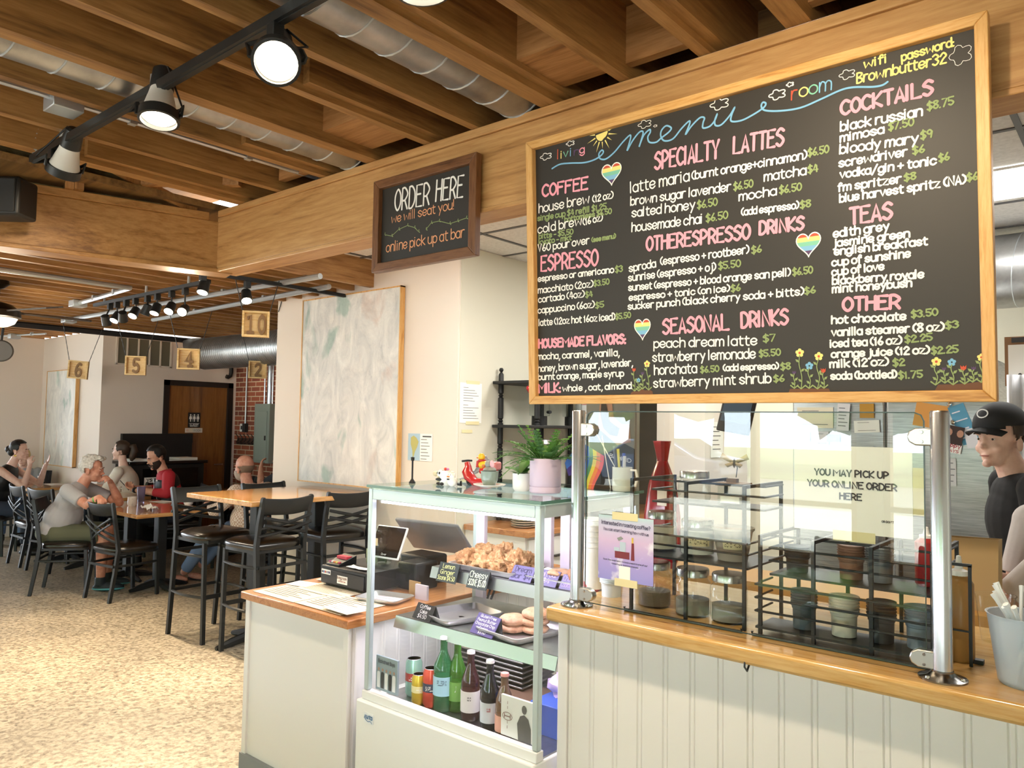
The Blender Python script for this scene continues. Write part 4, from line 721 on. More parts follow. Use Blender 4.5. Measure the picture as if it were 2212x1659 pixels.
# pictures on the painted partition
mp_ = thing('map_poster', 'small poster with a map of a continent beside the painting', 'poster', ((-4.299-4.04)/2, 3.918, 1.435)); M().bx(-.13, -.002, -.1, .0, 0, .1).build('map_panel', mat('a9c2d2', .7), mp_); M().bx(0, -.002, -.1, .13, 0, .1).build('text_panel', PAPER, mp_)
m = M(); PQ = lambda u, v: V((u, -.003, v)); disc2(m, [(-.1, .07), (-.07, .085), (-.04, .07), (-.015, .04), (-.03, 0), (-.05, -.03), (-.065, -.07), (-.075, -.085), (-.08, -.03), (-.1, .02)], PQ); m.build('land_shape', mat('b7b06a', .7), mp_, smooth=False)
m = M(); ribbon(m, [(.03, .08), (.115, .08)], .01, PQ)
for k in range(7): ribbon(m, [(.012, .058-.024*k), (.012+.06+.03*((k*7) % 3)/2, .058-.024*k)], .004, PQ)
m.build('lettering', mat('4a4a4a', .7), mp_, smooth=False)
nt_ = thing('notice_sheet', 'white typed sheet taped to the pale wall left of the menu board', 'notice', (-3.793, 4.055, 1.765)); M().bx(0, -.115, -.145, .0015, .115, .145).build('sheet', PAPER, nt_)
m = M(); PQ = lambda u, v: V((.0024, u, v))
for k in range(12): ribbon(m, [(-.08, .11-.019*k-.012*(k > 5)), (-.08+(.05 if k in (0, 6) else .1+.06*((k*5) % 4)/3), .11-.019*k-.012*(k > 5))], .003, PQ)
m.build('lettering', mat('5a5a5a', .7), nt_, smooth=False)
for z, y in ((.15, .02), (-.145, .02)): M().bx(0, y-.07, z-.012, .003, y+.07, z+.012).build('tape_strip', TAPE, nt_)
tag(M().bx(0, -.055, -.012, .002, .055, .012).build('tape_strip', TAPE, loc=(-3.793, 4.02, 1.56)), 'lone strip of masking tape under the typed sheet', 'tape')
ch_ = M()
for j in range(38): a = V((-6.07, 3.915, 2.60)).lerp(V((-5.93, 3.915, 2.90)), j/38); b = V((-6.07, 3.915, 2.60)).lerp(V((-5.93, 3.915, 2.90)), (j+1)/38); ch_.tube([a+V((0, -.004*(j % 2), 0)), b+V((0, -.004*((j+1) % 2), 0))], .004, 4)
tag(ch_.build('wall_chain', BLK), 'thin chain hanging at the corner of the white partition', 'chain')
# ------------------------------------------------------------------ counters
def bead(m, x0, x1, z0, z1, y, step=.082, mi=0, side=None):
    """tongue and groove boards with a real groove between each"""
    n = max(1, round((x1-x0)/step)); w = (x1-x0)/n
    for k in range(n):
        a = x0+k*w; g = .0035
        if side is None: m.add([(a+g, y, z0), (a+w-g, y, z0), (a+w-g, y, z1), (a+g, y, z1), (a, y+.004, z0), (a+w, y+.004, z0), (a+w, y+.004, z1), (a, y+.004, z1), (a+.011, y, z0), (a+.0135, y+.003, z0), (a+.016, y, z0), (a+.011, y, z1), (a+.0135, y+.003, z1), (a+.016, y, z1)], [(4, 0, 3, 7), (0, 8, 11, 3), (8, 9, 12, 11), (9, 10, 13, 12), (10, 1, 2, 13), (1, 5, 6, 2)], mi)
    return m
t = thing('register_counter', 'white panelled counter with wooden top carrying the register', 'counter', (-2.67, 1.82, 0)); O = V(t.location)
def lp(m, name, mt, par=t, **k): m.tf(Matrix.Translation(-V(par.location))); return m.build(name, mt, par, **k)
lp(M().bx(-3.035, 1.815, .848, -2.30, 3.3, .88), 'counter_top', OAKY, bevel=.004)
lp(M().bx(-3.012, 1.85, .0, -2.335, 3.28, .848), 'body', WHITE); lp(M().bx(-3.018, 1.842, .0, -2.32, 1.852, .848), 'front_panel', WHITE)
for x in (-3.02, -2.345): lp(M().bx(x, 1.832, .0, x+.03, 1.845, .848), 'corner_trim', WHITE, bevel=.002)
b = M(); bead(b, 1.86, 3.28, 0, .848, 0, .075); b.tf(Matrix(((0, -1, 0, -2.328), (1, 0, 0, 0), (0, 0, 1, 0), (0, 0, 0, 1)))); lp(b, 'side_boarding', WHITE)
lp(M().bx(-3.024, 1.826, 0, -2.31, 1.842, .2), 'kick_strip', mat('878d92', .6))
lp(M().cyl((-2.325, 1.93, .80), (-2.315, 1.93, .80), .007, 10), 'screw', BLK)
t = thing('bar_counter', 'long white boarded bar counter with thick oak top under the glass guard', 'counter', (-.5, 1.9, 0))
lp(M().bx(-1.435, 1.882, 1.022, 1.8, 2.55, 1.067), 'counter_top', OAK, t, bevel=.01); lp(M().bx(-1.412, 1.935, 0, 1.78, 2.5, 1.022), 'body', WHITE, t)
b = M(); bead(b, -1.38, 1.78, 0, 1.022, 1.931); lp(b, 'front_boarding', WHITE, t); lp(M().bx(-1.415, 1.925, 0, -1.38, 1.945, 1.022), 'corner_trim', WHITE, t, bevel=.002)
h = M(); h.tube([(0, 0, .03), (0, -.012, .02), (0, -.012, -.005), (0, -.03, -.022), (0, -.046, -.008), (0, -.044, .006)], .0025, 6); p = py(1624, 1425, 1.929); tag(h.build('cup_hook', BLACKM, loc=p), 'small black hook screwed under the bar top edge', 'hook')
for q, lb in (((1806, 1466), 'tiny metal knob on the white boarding of the bar'),): tag(M().lathe([(.006, 0), (.007, .006), (0, .012)], n=10, ax=(0, -1, 0)).build('knob', STEEL, loc=py(*q, 1.93)), lb, 'knob')
# ------------------------------------------------------------------ things on the register counter
Z = .88
SHZ = Z
def sheet(lab, x, y, w, d, rz, mt=CREAMP, lines=9, name='menu_sheet', z=None, lc='8a8274'):
    global SHZ; SHZ += .0011; z = SHZ if z is None else z
    t = thing(name, lab, 'paper', (x, y, z), rz); M().bx(-w/2, -d/2, 0, w/2, d/2, .0012).build('sheet', mt, t); m = M()
    for k in range(lines): ribbon(m, [(-w*.42, d*(.4-.8*k/lines)), (w*(.1+.3*((k*7) % 5)/4), d*(.4-.8*k/lines))], d*.02, lambda u, v: V((u, v, .0018)))
    m.build('print_lines', mat(lc, .8), t, smooth=False); return t
sheet('laminated menu sheet at the front of the register counter, left one', -2.84, 1.955, .3, .22, 0); sheet('laminated menu sheet at the front of the register counter, right one', -2.53, 1.955, .3, .22, .0); sheet('menu sheet lying behind the front two on the register counter', -2.76, 2.08, .3, .15, .02); sheet('postcard with dark drawing on the left edge of the register counter', -2.95, 2.07, .12, .09, .2, PAPER, 5, 'postcard', None, '55524c')
sheet('white rounded card at the front right of the register counter', -2.42, 1.89, .17, .09, -.05, PAPER, 4, 'printed_card', Z+.012, '55505a'); sheet('yellowish flyer at the far left of the register counter', -2.93, 2.28, .16, .2, .3)
t = thing('cash_drawer', 'black cash drawer with stickers on the register counter', 'cash drawer', (-2.735, 2.3, Z)); M().bx(-.155, -.175, .012, .155, .19, .092).build('drawer_box', BLACK, t, bevel=.004); M().bx(-.15, -.18, .018, .15, -.174, .078).build('drawer_front', mat('1b1b1d', .35), t, bevel=.002)
for x in (-.13, .13): M().cyl((x, -.15, 0), (x, -.15, .014), .012, 10).build('foot', BLACK, t)
st_ = M().bx(-.03, -.1825, .028, .04, -.18, .062).build('shop_sticker', PAPER, t); m = M(); PQ = lambda u, v: V((u, -.1832, v))
write(m, 'living room', (-.027, .048), (.037, .048), .012, .0022, PQ); m.build('lettering', [mat('8a6a5a', .7)], st_, smooth=False); m = M(); write(m, 'coffee & tea', (-.02, .036), (.03, .036), .007, .0014, PQ); m.build('lettering', mat('b07060', .7), st_, smooth=False)
st_ = M().bx(-.143, -.182, .056, -.08, -.18, .076).build('card_sticker', PAPER, t)
for k, c_ in enumerate(('3a3a3a', '3566a8', 'a8352f', '8a8a8a', '7a6a9a', '2d2d55')): M().bx(-.139+.01*k, -.183, .061, -.132+.01*k, -.1815, .071).build('card_mark', mat(c_, .6), st_)
t = thing('card_box', 'small black box of coloured pins on the cash drawer', 'box', (-2.83, 2.19, Z+.092)); m = M(); m.add([(-.045,-.05,0),(.045,-.05,0),(.045,.05,0),(-.045,.05,0),(-.045,-.05,.008),(.045,-.05,.008),(.045,.05,.04),(-.045,.05,.04)], [(0,3,2,1),(4,5,6,7),(0,1,5,4),(1,2,6,5),(2,3,7,6),(3,0,4,7)]); m.build('box_body', BLACK, t, bevel=.002)
for k in range(5): M().bx(-.04+.016*k, -.04, .0115, -.028+.016*k, -.03, .018).build('pin', mat(('b04a7a', 'cfcfcf', 'c87a4a', 'd0c060', 'b0304a')[k], .4), t)
M().bx(-.035, .0, .022, .035, .03, .036).build('red_label', mat('c03a48', .5), t)
t = thing('torn_receipt', 'torn receipt papers on top of the cash drawer', 'paper', (-2.68, 2.17, Z+.093)); m = M(); m.sheet([[V((.13*(i/6-.5), .04*(j/3-.5), .006+.008*noise.noise(V((i*.7, j*.9, 1))))) for j in range(4)] for i in range(7)]); m.build('slip', PAPER, t, solid=.001)
t = thing('tip_jar', 'glass mason jar with a banknote and a star label on the cash drawer', 'jar', (-2.70, 2.30, Z+.092)); JG = thin_glass('jar_glass', (.93, .96, .95), 1.45, .02)
prof = [(.0, .004), (.05, .0), (.056, .01), (.057, .1), (.052, .125), (.042, .14), (.041, .165), (.044, .168), (.044, .172)]
M().lathe(prof+[(r-.003, z) for r, z in prof[::-1]][:-2], n=28).build('glass_body', JG, t)
for z in (.148, .158): m = M(); m.tube([(.0425*cos(k*pi/10), .0425*sin(k*pi/10), z) for k in range(20)], .002, 5, closed=True); m.build('neck_ring', JG, t)
m = M(); m.sheet([[V((.03*cos(a)-.01, -.035+.012*sin(a*2), z)) for a in [(i/8)*2.6+.2 for i in range(9)]] for z in (.012, .075)]); m.build('banknote', mat('a9b38e', .8), t, solid=.001); m = M(); m.sheet([[V((.02*cos(a)+.01, .01+.02*sin(a), z)) for a in [(i/8)*4 for i in range(9)]] for z in (.012, .05)]); m.build('banknote', mat('8f9a78', .8), t, solid=.001)
lb_ = M(); lb_.sheet([[V((.0578*cos(a), .0578*sin(a), z+.0)) for a in [-1.75+i*.1 for i in range(10)]] for z in (.095, .128)]); lb_ = lb_.build('star_label', mat('d9c79a', .7), t); m = M(); c_ = [(-1.25+.2*(.4 if k % 2 else 1)*cos(k*pi/5+.3), .111+.013*(.4 if k % 2 else 1)*sin(k*pi/5+.3)) for k in range(10)]; ribbon(m, c_+[c_[0]], .006, lambda u, v: V((.0585*cos(u), .0585*sin(u), v))); m.build('star', BLK, lb_, smooth=False)
t = thing('pos_terminal', 'point of sale terminal, its white rimmed customer screen tilted towards us', 'register', (-2.66, 2.42, Z+.0)); R = Matrix.Translation((.02, -.12, .20)) @ Matrix.Rotation(.12, 4, 'Z') @ Matrix.Rotation(-.45, 4, 'X')
M().bx(-.09, -.006, -.075, .09, .006, .075).tf(R).build('screen_case', WHITEG, t, bevel=.008); M().bx(-.083, -.008, -.068, .083, -.005, .068).tf(R).build('screen', BLACKG, t); m = M(); write(m, 'Clover', (-.012, -.062), (.018, -.062), .009, .0016, lambda u, v: R @ V((u, -.0088, v))); m.build('lettering', mat('b5b5b5', .5), t, smooth=False)
R2 = Matrix.Translation((.09, .12, .21)) @ Matrix.Rotation(.1, 4, 'Z') @ Matrix.Rotation(.75, 4, 'X'); M().bx(-.21, -.008, -.11, .17, .008, .1).tf(R2).build('main_screen', mat('77787a', .4), t, bevel=.01)
M().bx(-.06, .02, .0, .12, .16, .13).build('stand_column', BLACK, t, bevel=.012); M().bx(.06, -.1, .0, .18, .04, .12).build('receipt_printer', BLACK, t, bevel=.01)
def tray(lab, x, y, z, w, d, rz=0, h=.022, par=None, name='baking_tray'):
    t = thing(name, lab, 'tray', (x, y, z), rz); m = M(); r = .018
    def rr(w, d, r, z): return [V((sx*(w/2-r)+r*cos(a), sy*(d/2-r)+r*sin(a), z)) for sx, sy, a0 in ((1, 1, 0), (-1, 1, pi/2), (-1, -1, pi), (1, -1, 1.5*pi)) for a in (a0, a0+pi/4, a0+pi/2)]
    rows = [rr(w*.0+.02, d*.0+.02, .008, .0015), rr(w-.03, d-.03, r, .0015), rr(w-.006, d-.006, r, h), rr(w+.008, d+.008, r+.004, h), rr(w+.008, d+.008, r+.004, h-.004), rr(w-.024, d-.024, r, .0)]
    m.sheet([q+[q[0]] for q in rows]); m.build('tray_pan', mat('cfcfd0', .38, .85), t, ang=.9); return t
tray('shallow metal tray holding a printed card beside the cash drawer', -2.46, 2.13, Z, .2, .15, .25, .018); sheet('printed card lying in the shallow metal tray', -2.455, 2.13, .14, .1, .25, mat('e4dce6', .7), 3, 'printed_card', Z+.003, '6a5a72')
t = thing('kraft_card', 'brown kraft loyalty card standing at the back of the metal tray', 'card', (-2.42, 2.26, Z)); M().bx(-.035, 0, .0, .035, .003, .065).build('card', mat('b08c5e', .8), t); m = M(); write(m, 'TIPS', (-.025, .035), (.025, .035), .016, .004, lambda u, v: V((u, -.001, v))); m.build('lettering', BLK, t, smooth=False) if False else None
t = thing('card_holder', 'clear holder of pale cards right of the kraft card', 'card holder', (-2.36, 2.24, Z)); M().bx(-.035, 0, .0, .035, .012, .06).build('cards', mat('cdbfc8', .7), t)
m = M()
for k in range(5): m.tube([(-2.34+.03*k, 2.62, Z+.06), (-2.33+.035*k, 2.55, Z+.04+.01*k), (-2.28+.02*k, 2.50, Z-.02), (-2.285+.018*k, 2.52, Z-.14-.02*k)], .005, 6)
tag(m.build('cables', BLACK), 'black cables hanging off the back of the register counter', 'cables', kind='stuff')
# ------------------------------------------------------------------ display case
CX0, CX1, CY0, CY1, CT = -2.255, -1.44, 1.862, 2.47, 1.385
t = thing('display_case', 'white and aluminium bakery display case with glass front', 'display case', (-1.85, 1.86, 0)); AT = mat('c3d2d4', .3, .3)
lp(M().bx(CX0-.018, CY0-.02, .02, CX1+.0, CY1, .60), 'base_cabinet', WHITEG, t, bevel=.006); lp(M().bx(CX0-.004, CY0-.006, .60, CX1+.0, CY0+.03, .632), 'front_ledge', WHITEG, t, bevel=.003)
lp(M().bx(CX0+.03, CY0+.03, .555, CX1-.01, CY1-.02, .604), 'case_floor', STEELB, t)
for x, y in ((CX0, CY0), (CX1-.023, CY0), (CX0, CY1-.03), (CX1-.03, CY1-.03)): lp(M().bx(x, y, .634 if y < 2 else .60, x+.022, y+.022, CT-.0135), 'corner_post', AT, t, bevel=.003)
for a in ((CX0, CY0, CX1, CY0+.018), (CX0, CY1-.02, CX1, CY1)): lp(M().bx(a[0]+.0225, a[1]+.0005, CT-.055, a[2]-.0225, a[3], CT-.014), 'top_rail', AT, t, bevel=.003)
for x in (CX0, CX1-.018): lp(M().bx(x+.0005, CY0+.0225, CT-.055, x+.0175, CY1-.0305, CT-.014), 'top_rail', AT, t, bevel=.003)
lp(M().bx(CX0-.005, CY0-.005, CT-.012, CX1+.004, CY1+.005, CT), 'top_glass', thin_glass('tinted_top_glass', (.80, .9, .86)), t); lp(M().bx(CX0-.006, CY0-.0065, CT-.011, CX1+.005, CY0-.005, CT-.001), 'glass_edge', mat('4f7a6c', .2), t); lp(M().bx(CX1+.004, CY0-.005, CT-.011, CX1+.0055, CY1, CT-.001), 'glass_edge', mat('4f7a6c', .2), t)
lp(M().bx(CX0+.02, CY0+.006, .63, CX1-.02, CY0+.011, CT-.05), 'front_glass', GLASS, t)
for x in (CX0+.006, CX1-.012): lp(M().bx(x, CY0+.02, .60, x+.005, CY1-.03, CT-.05), 'side_glass', GLASS, t)
LIL = mat('ddd2e2', .4)
for x in (CX0+.02, -1.88, -1.79, CX1-.065): lp(M().bx(x, CY1-.03, .60, x+.045, CY1-.008, CT-.05), 'rear_door_stile', LIL, t, bevel=.002)
for x0, x1 in ((CX0+.02, -1.84), (-1.79, CX1-.02)): lp(M().bx(x0, CY1-.016, .62, x1, CY1-.012, CT-.06), 'rear_door_glass', GLASS, t)
for y, z in ((2.17, 1.045), (1.985, .885)):
    lp(M().bx(CX0+.03, y, z-.004, CX1-.02, CY1-.04, z), 'shelf', STEELB, t); m = M(); m.add([(CX0+.03, y, z), (CX1-.02, y, z), (CX1-.02, y-.012, z-.042), (CX0+.03, y-.012, z-.042), (CX0+.03, y+.004, z), (CX1-.02, y+.004, z), (CX1-.02, y-.008, z-.042), (CX0+.03, y-.008, z-.042)], [(0, 3, 2, 1), (4, 5, 6, 7), (3, 7, 6, 2), (0, 1, 5, 4)]); lp(m, 'shelf_lip', mat('c9cdce', .32, 1), t)
lp(M().bx(CX0+.05, CY0+.02, CT-.066, CX1-.04, CY0+.034, CT-.056), 'led_strip', mat('f1e4ff', .5, emit=10), t)
area('case_led', ((CX0+CX1)/2, CY0+.05, CT-.07), ((CX0+CX1)/2, 2.2, .7), .7, .02, 3.2, (.90, .82, 1)); area('case_led', ((CX0+CX1)/2, 2.02, .87), ((CX0+CX1)/2, 2.15, .5), .7, .02, 1.0, (.92, .86, 1))
lp(M().bx(-2.222, CY0-.0225, .53, -2.172, CY0-.0195, .565), 'maker_sticker', mat('eef1f4', .4), t); m = M(); PQ = lambda u, v: V((u, CY0-.0235, v)); write(m, 'AVANTCO', (-2.219, .545), (-2.175, .545), .012, .0026, PQ); ribbon(m, smooth2([(-2.215, .543), (-2.2, .536), (-2.185, .539), (-2.178, .533)], 3), .0025, PQ); lp(m, 'sticker_lettering', mat('2f6fa3', .5), t, smooth=False)
# ---- food in the case
def lump(name, lab, cat, c, r, col, seed, grp=None, jit=.5):
    m = M(); m.ell((0, 0, r[2]*.9), r, 34, 22, jit=jit, seed=seed); o = m.build(name, col, loc=c); o.rotation_euler.z = seed; return tag(o, lab, cat, grp)
SCONE = blotch('scone_crust', [(.3, '8a5f3c'), (.5, 'b98a5c'), (.7, 'd9b88e')], 60, .85, 9, bump=1.0); COOK = blotch('cookie_crust', [(.3, '8a5f48'), (.42, 'bd8c6c'), (.7, 'd3a788')], 45, .85, 8, bump=.9); COOKD = blotch('brown_cookie', [(.3, '4d2c1a'), (.5, '9a6442'), (.75, 'b98058')], 34, .8, 6, bump=.5)
US = 1.047; LS = .887
tray('baking tray of lumpy scones on the upper shelf', -1.985, 2.285, US, .34, .2, .0); random.seed(2); k = 0
pos = [(-2.11, 2.26), (-2.04, 2.30), (-1.975, 2.32), (-2.0, 2.235), (-1.93, 2.24), (-1.86, 2.26), (-1.87, 2.33), (-2.09, 2.34)]
names = ['at the far left of its tray', 'second from the left in its tray', 'at the back centre of its tray', 'dark edged, at the front of its tray', 'greenish, at the front centre of its tray', 'pink speckled, at the right end of its tray', 'on the back right corner of its tray', 'on the back left corner of its tray']
for (x, y), nm_ in zip(pos, names): lump('scone', 'lumpy golden scone '+nm_, 'scone', (x, y, US+.004), (.047+.005*(k % 2), .043, .036+.006*(k % 3)), SCONE, k, 'scones on the tray'); k += 1
tray('baking tray under a wax paper and flat cookies on the upper shelf', -1.64, 2.3, US, .28, .2, 0); m = M(); m.sheet([[V((.16*(i/7-.5), .13*(j/5-.5), .012+.018*noise.noise(V((i*.6, j*.6, 7))))) for j in range(6)] for i in range(8)]); tag(m.build('wax_paper', PAPER, loc=(-1.715, 2.27, US+.012), solid=.001), 'crumpled white wax paper on the upper shelf tray', 'paper')
lump('cookie', 'flat nutty cookie on the wax paper', 'cookie', (-1.65, 2.25, US+.03), (.05, .045, .012), COOK, 11, None, .2)
lump('cookie', 'large brown cookie behind the steel post of the glass guard, upper shelf', 'cookie', (-1.545, 2.24, US+.02), (.055, .05, .03), COOKD, 12, None, .15); lump('cookie', 'second brown cookie leaning behind the large one', 'cookie', (-1.53, 2.32, US+.02), (.05, .05, .035), COOKD, 13, None, .15)
sp_ = lump('sprinkle_cookie', 'cookie covered in red and white sprinkles at the right end of the upper shelf', 'cookie', (-1.485, 2.2, US), (.035, .04, .032), mat('c95a5f', .6), 14, None, .1); m = M(); random.seed(8)
for k in range(70):
    a = random.uniform(0, 2*pi); b_ = random.uniform(.1, 1.4); n_ = V((cos(a)*sin(b_), sin(a)*sin(b_), cos(b_))); p = V((n_.x*.036, n_.y*.041, .03+n_.z*.034)); q = n_.orthogonal().normalized()*.004; m.tube([p-q, p+q], .0014, 4, mi=k % 3)
m.build('sprinkles', [PAPER, mat('e05a6a', .5), mat('5a6ac0', .5)], sp_); sp_.children[0]['kind'] = 'stuff'
tray('empty baking tray on the lower shelf', -2.02, 2.13, LS, .2, .26, -.25); tray('baking tray with a stack of cookies on the lower shelf', -1.71, 2.12, LS, .22, .26, -.15)
for k, (dx, dy, dz) in enumerate(((-.02, -.02, 0), (-.02, -.02, .026), (.045, .02, 0), (.045, .02, .026), (.05, .02, .052))): lump('cookie', 'crackled peanut butter cookie, '+('bottom of the front pile', 'top of the front pile', 'bottom of the rear pile', 'middle of the rear pile', 'top of the rear pile')[k], 'cookie', (-1.72+dx, 2.12+dy, LS+.003+dz), (.052, .05, .019), COOK, 20+k, 'peanut butter cookies on the lower shelf', .05)
def pcard(lab, x, y, z, w, h, rz, lines, col, txt, tilt=.35):
    t = thing('price_card', lab, 'price card', (x, y, z), rz, 'price cards in the display case'); R = Matrix.Rotation(-tilt, 4, 'X'); M().bx(-w/2, 0, 0, w/2, .003, h).tf(R).build('card', col, t); m = M(); m.add([R @ V((-w/2, .003, h)), R @ V((w/2, .003, h)), V((w/2, .05, .0)), V((-w/2, .05, .0))], [(0, 1, 2, 3)]); m.build('support_flap', BLACK, t, solid=.002)
    n = len(lines); m = M()
    for i, s_ in enumerate(lines):
        hh = h/(n*1.5); L = min(w*.86, len(s_)*hh*.75); write(m, s_, (-L/2, h-(i+1)*h/(n+.35)), (L/2, h-(i+1)*h/(n+.35)+.001), hh, hh*.1, lambda u, v: R @ V((u, -.0008, v)))
    m.build('lettering', txt, t, smooth=False)
CDK = mat('2d3330', .6); CPU = mat('5d5680', .5)
pcard('dark price card reading Lemon Ginger Scone', -2.115, 2.135, US-.045, .105, .075, 0, ['Lemon', 'Ginger', 'Scone $4.50'], CDK, mat('d6d98a', .7)); pcard('dark price card reading Cheesy Scone', -1.95, 2.13, US-.045, .1, .07, 0, ['Cheesy', 'SCONE $5.00'], CDK, mat('c9d6b0', .7))
pcard('purple price card reading Dream Bar', -1.785, 2.185, US, .1, .06, 0, ['Dream', 'Bar $4'], CPU, mat('2b2745', .7), .6); pcard('purple price card second from the right on the upper shelf', -1.67, 2.185, US, .095, .06, 0, ['Salt Bar', '$4'], CPU, mat('b6a6cf', .7), .6); pcard('purple price card partly hidden by the steel post', -1.56, 2.185, US, .095, .055, 0, ['Choc Chip', 'Cookie $3.50'], CPU, mat('9a86b8', .7), .6)
pcard('black price card reading Coffee Cake', -2.10, 1.995, LS, .105, .06, -.1, ['Coffee', 'Cake', '$4.50'], BLACK, PAPER, .5); pcard('purple price card reading Gluten Free cookie', -1.80, 1.995, LS, .12, .075, -.15, ['Gluten Free', 'Peanut Butter', 'Chocolate Chip', 'Cookie', '$3.50'], mat('4c4373', .5), PAPER, .6)
# ---- drinks on the case floor
DZ = .604; DY = 1.975
def bottle(lab, x, y, prof, glass_c, fill, cap, label=None, txt=None, cat='bottle'):
    t = thing('soda_bottle', lab, cat, (x, y, DZ)); M().lathe(prof, n=22).build('glass_body', mat(glass_c, .08, trans=fill, coat=.5), t); H = prof[-1][1]; M().lathe([(prof[-1][0]+.0015, -.006), (prof[-1][0]+.0025, -.005), (prof[-1][0]+.001, .004), (prof[-1][0]-.003, .006), (0, .0062)], (0, 0, H-.004), n=18).build('cap', mat(cap, .4, .3), t)
    if label:
        r, z0, z1, c_, mark = label; l = M().lathe([(r+.0008, z0), (r+.0008, z1)], n=26).build('label', mat(c_, .5), t)
        if txt: m = M(); a0 = -.95-.35; wd = len(txt)*.09; write(m, txt, (a0-wd/2+.35, z0+(z1-z0)*.6), (a0+wd/2+.35, z0+(z1-z0)*.6), (z1-z0)*.22, (z1-z0)*.05, lambda u, v: V(((r+.0018)*cos(u), (r+.0018)*sin(u), v))); m.build('lettering', mat(mark, .6), l, smooth=False)
    return t
BP = lambda r, h, n, s=.55: [(0, .003), (r-.004, 0), (r, .006), (r, h*s), (r*.93, h*(s+.1)), (n*1.15, h*.76), (n, h*.82), (n, h*.97)]
X_ = lambda px_, y_=DY: py(px_, 1500, y_).x
bottle('tall green sparkling water bottle with white cap and pale blue label', X_(957), DY, BP(.036, .262, .0125, .5), '3f8a58', .6, 'f2f2f2', (.036, .055, .12, 'a9d3e6', '2a3f60'), 'PELLEGRINO')
bottle('green soda bottle with pale cap beside the sparkling water', X_(987, 2.0), 2.0, BP(.031, .25, .0125, .5), '4f8f2e', .55, 'e8d8da', (.031, .04, .105, '6fa24a', 'ffffff'), 'ji')
bottle('dark red soda bottle with a pale barcode label', X_(1016), DY, BP(.033, .238, .0125, .48), '4a2020', .5, 'e9e0e2', (.033, .03, .1, 'd7d0cc', '2a2020'), 'cola'); bottle('black bottle standing apart from the others in the case', X_(1058, 1.95), 1.95, BP(.031, .235, .0125, .48), '141518', .2, 'ece8ea', (.031, .03, .095, 'c6c8cc', 'b03030'), 'dude'); bottle('amber soda bottle with pink cap behind the right hand CD case', X_(1090, 1.935), 1.935, BP(.03, .212, .0125, .48), '8a6a50', .55, 'e09a92', (.03, .025, .075, 'd9a08a', 'b02a2a'), 'SODA')
for lab, px_, y_, r, h, c_, bc, tx in (('mint green soda can with a red band at the left end of the drinks', 893, 2.0, .031, .135, '9fd0bd', 'b8433a', 'lucky'), ('short yellow can between the mint and the orange-red can', 905, 1.955, .027, .105, 'd9b93a', 'e8dca0', 'limo'), ('orange-red can with a dark blue band beside the green bottle', 931, 1.965, .03, .135, 'd4503c', '27334f', 'SANPELLE')):
    t = thing('soda_can', lab, 'can', (X_(px_, y_), y_, DZ)); M().lathe([(0, .004), (r*.75, 0), (r*.8, .002), (r, .012), (r, h-.014), (r*.84, h-.002), (r*.84, h)], n=24).build('can_body', mat(c_, .25, .4), t); M().lathe([(r*.84, 0), (r*.8, .001), (r*.76, -.004), (0, -.004)], (0, 0, h), n=24).build('can_lid', mat('d5d0da', .4, .7), t); l = M().lathe([(r+.0006, h*.42), (r+.0006, h*.64)], n=24).build('band', mat(bc, .4), t); m = M(); write(m, tx, (-.95-.5, h*.47), (-.95+.5, h*.47), h*.1, h*.025, lambda u, v: V(((r+.0014)*cos(u), (r+.0014)*sin(u), v))); m.build('lettering', PAPER, l, smooth=False)
def cd(lab, x, y, rz, bg, w=.118, h=.124):
    t = thing('cd_case', lab, 'CD', (x, y, .634), rz); M().bx(-w/2, 0, 0, w/2, .009, h).build('case_body', mat(bg, .4), t, bevel=.001); return t
t = cd('CD case with a group photo leaning in the left front corner of the case', -2.165, CY0+.03, .0, '8fa0a8'); m = M(); PQ = lambda u, v: V((u, -.001, v))
write(m, 'Backstreet Boys', (-.045, .1), (.045, .1), .013, .002, PQ); t_ = m.build('lettering', mat('3a4550', .5), t, smooth=False)
for k in range(5): x = -.042+.021*k; m = M(); disc2(m, [(x-.008, .01), (x-.009, .06), (x-.006, .068), (x+.006, .068), (x+.009, .06), (x+.008, .01)], PQ); disc2(m, [(x+.005*cos(a*pi/4), .076+.006*sin(a*pi/4)) for a in range(8)], PQ, 1); m.build('figure', [mat('23262a' if k % 2 else 'e6e6e6', .5), mat('b58f78', .6)], t, smooth=False)
t = cd('white CD case with a grey figure at the right front of the case', -1.545, CY0+.03, 0, 'e6e5e2', .135, .125); m = M(); disc2(m, [(.005, 0), (.0, .05), (.012, .075), (.028, .082), (.045, .072), (.055, .045), (.056, 0)], PQ); disc2(m, [(.028+.010*cos(a*pi/5), .097+.014*sin(a*pi/5)) for a in range(10)], PQ); m.build('figure', mat('5e5c5a', .6), t, smooth=False)
m = M(); e_ = [(-.04+.02*cos(a*pi/8), .062+.012*sin(a*pi/8)) for a in range(17)]; ribbon(m, e_, .002, PQ); ribbon(m, [(-.052, .062), (-.028, .062)], .003, PQ); [ribbon(m, [(-.052+.006*k, .056), (-.052+.006*k, .068)], .003, PQ) for k in (0, 4)]; [ribbon(m, [(-.04, z), (-.04, z+.008)], .0018, PQ) for z in (.025, .04, .085, .1)]; m.build('emblem', mat('8a6a62', .6), t, smooth=False)
t = thing('tray_stack', 'stack of spare metal trays at the back of the case floor', 'tray stack', (-1.93, 2.28, DZ))
for k in range(9): M().bx(-.17, -.1, .004+.018*k, .17, .1, .012+.018*k).build('tray', mat('9c9994', .35, 1), t, bevel=.003)
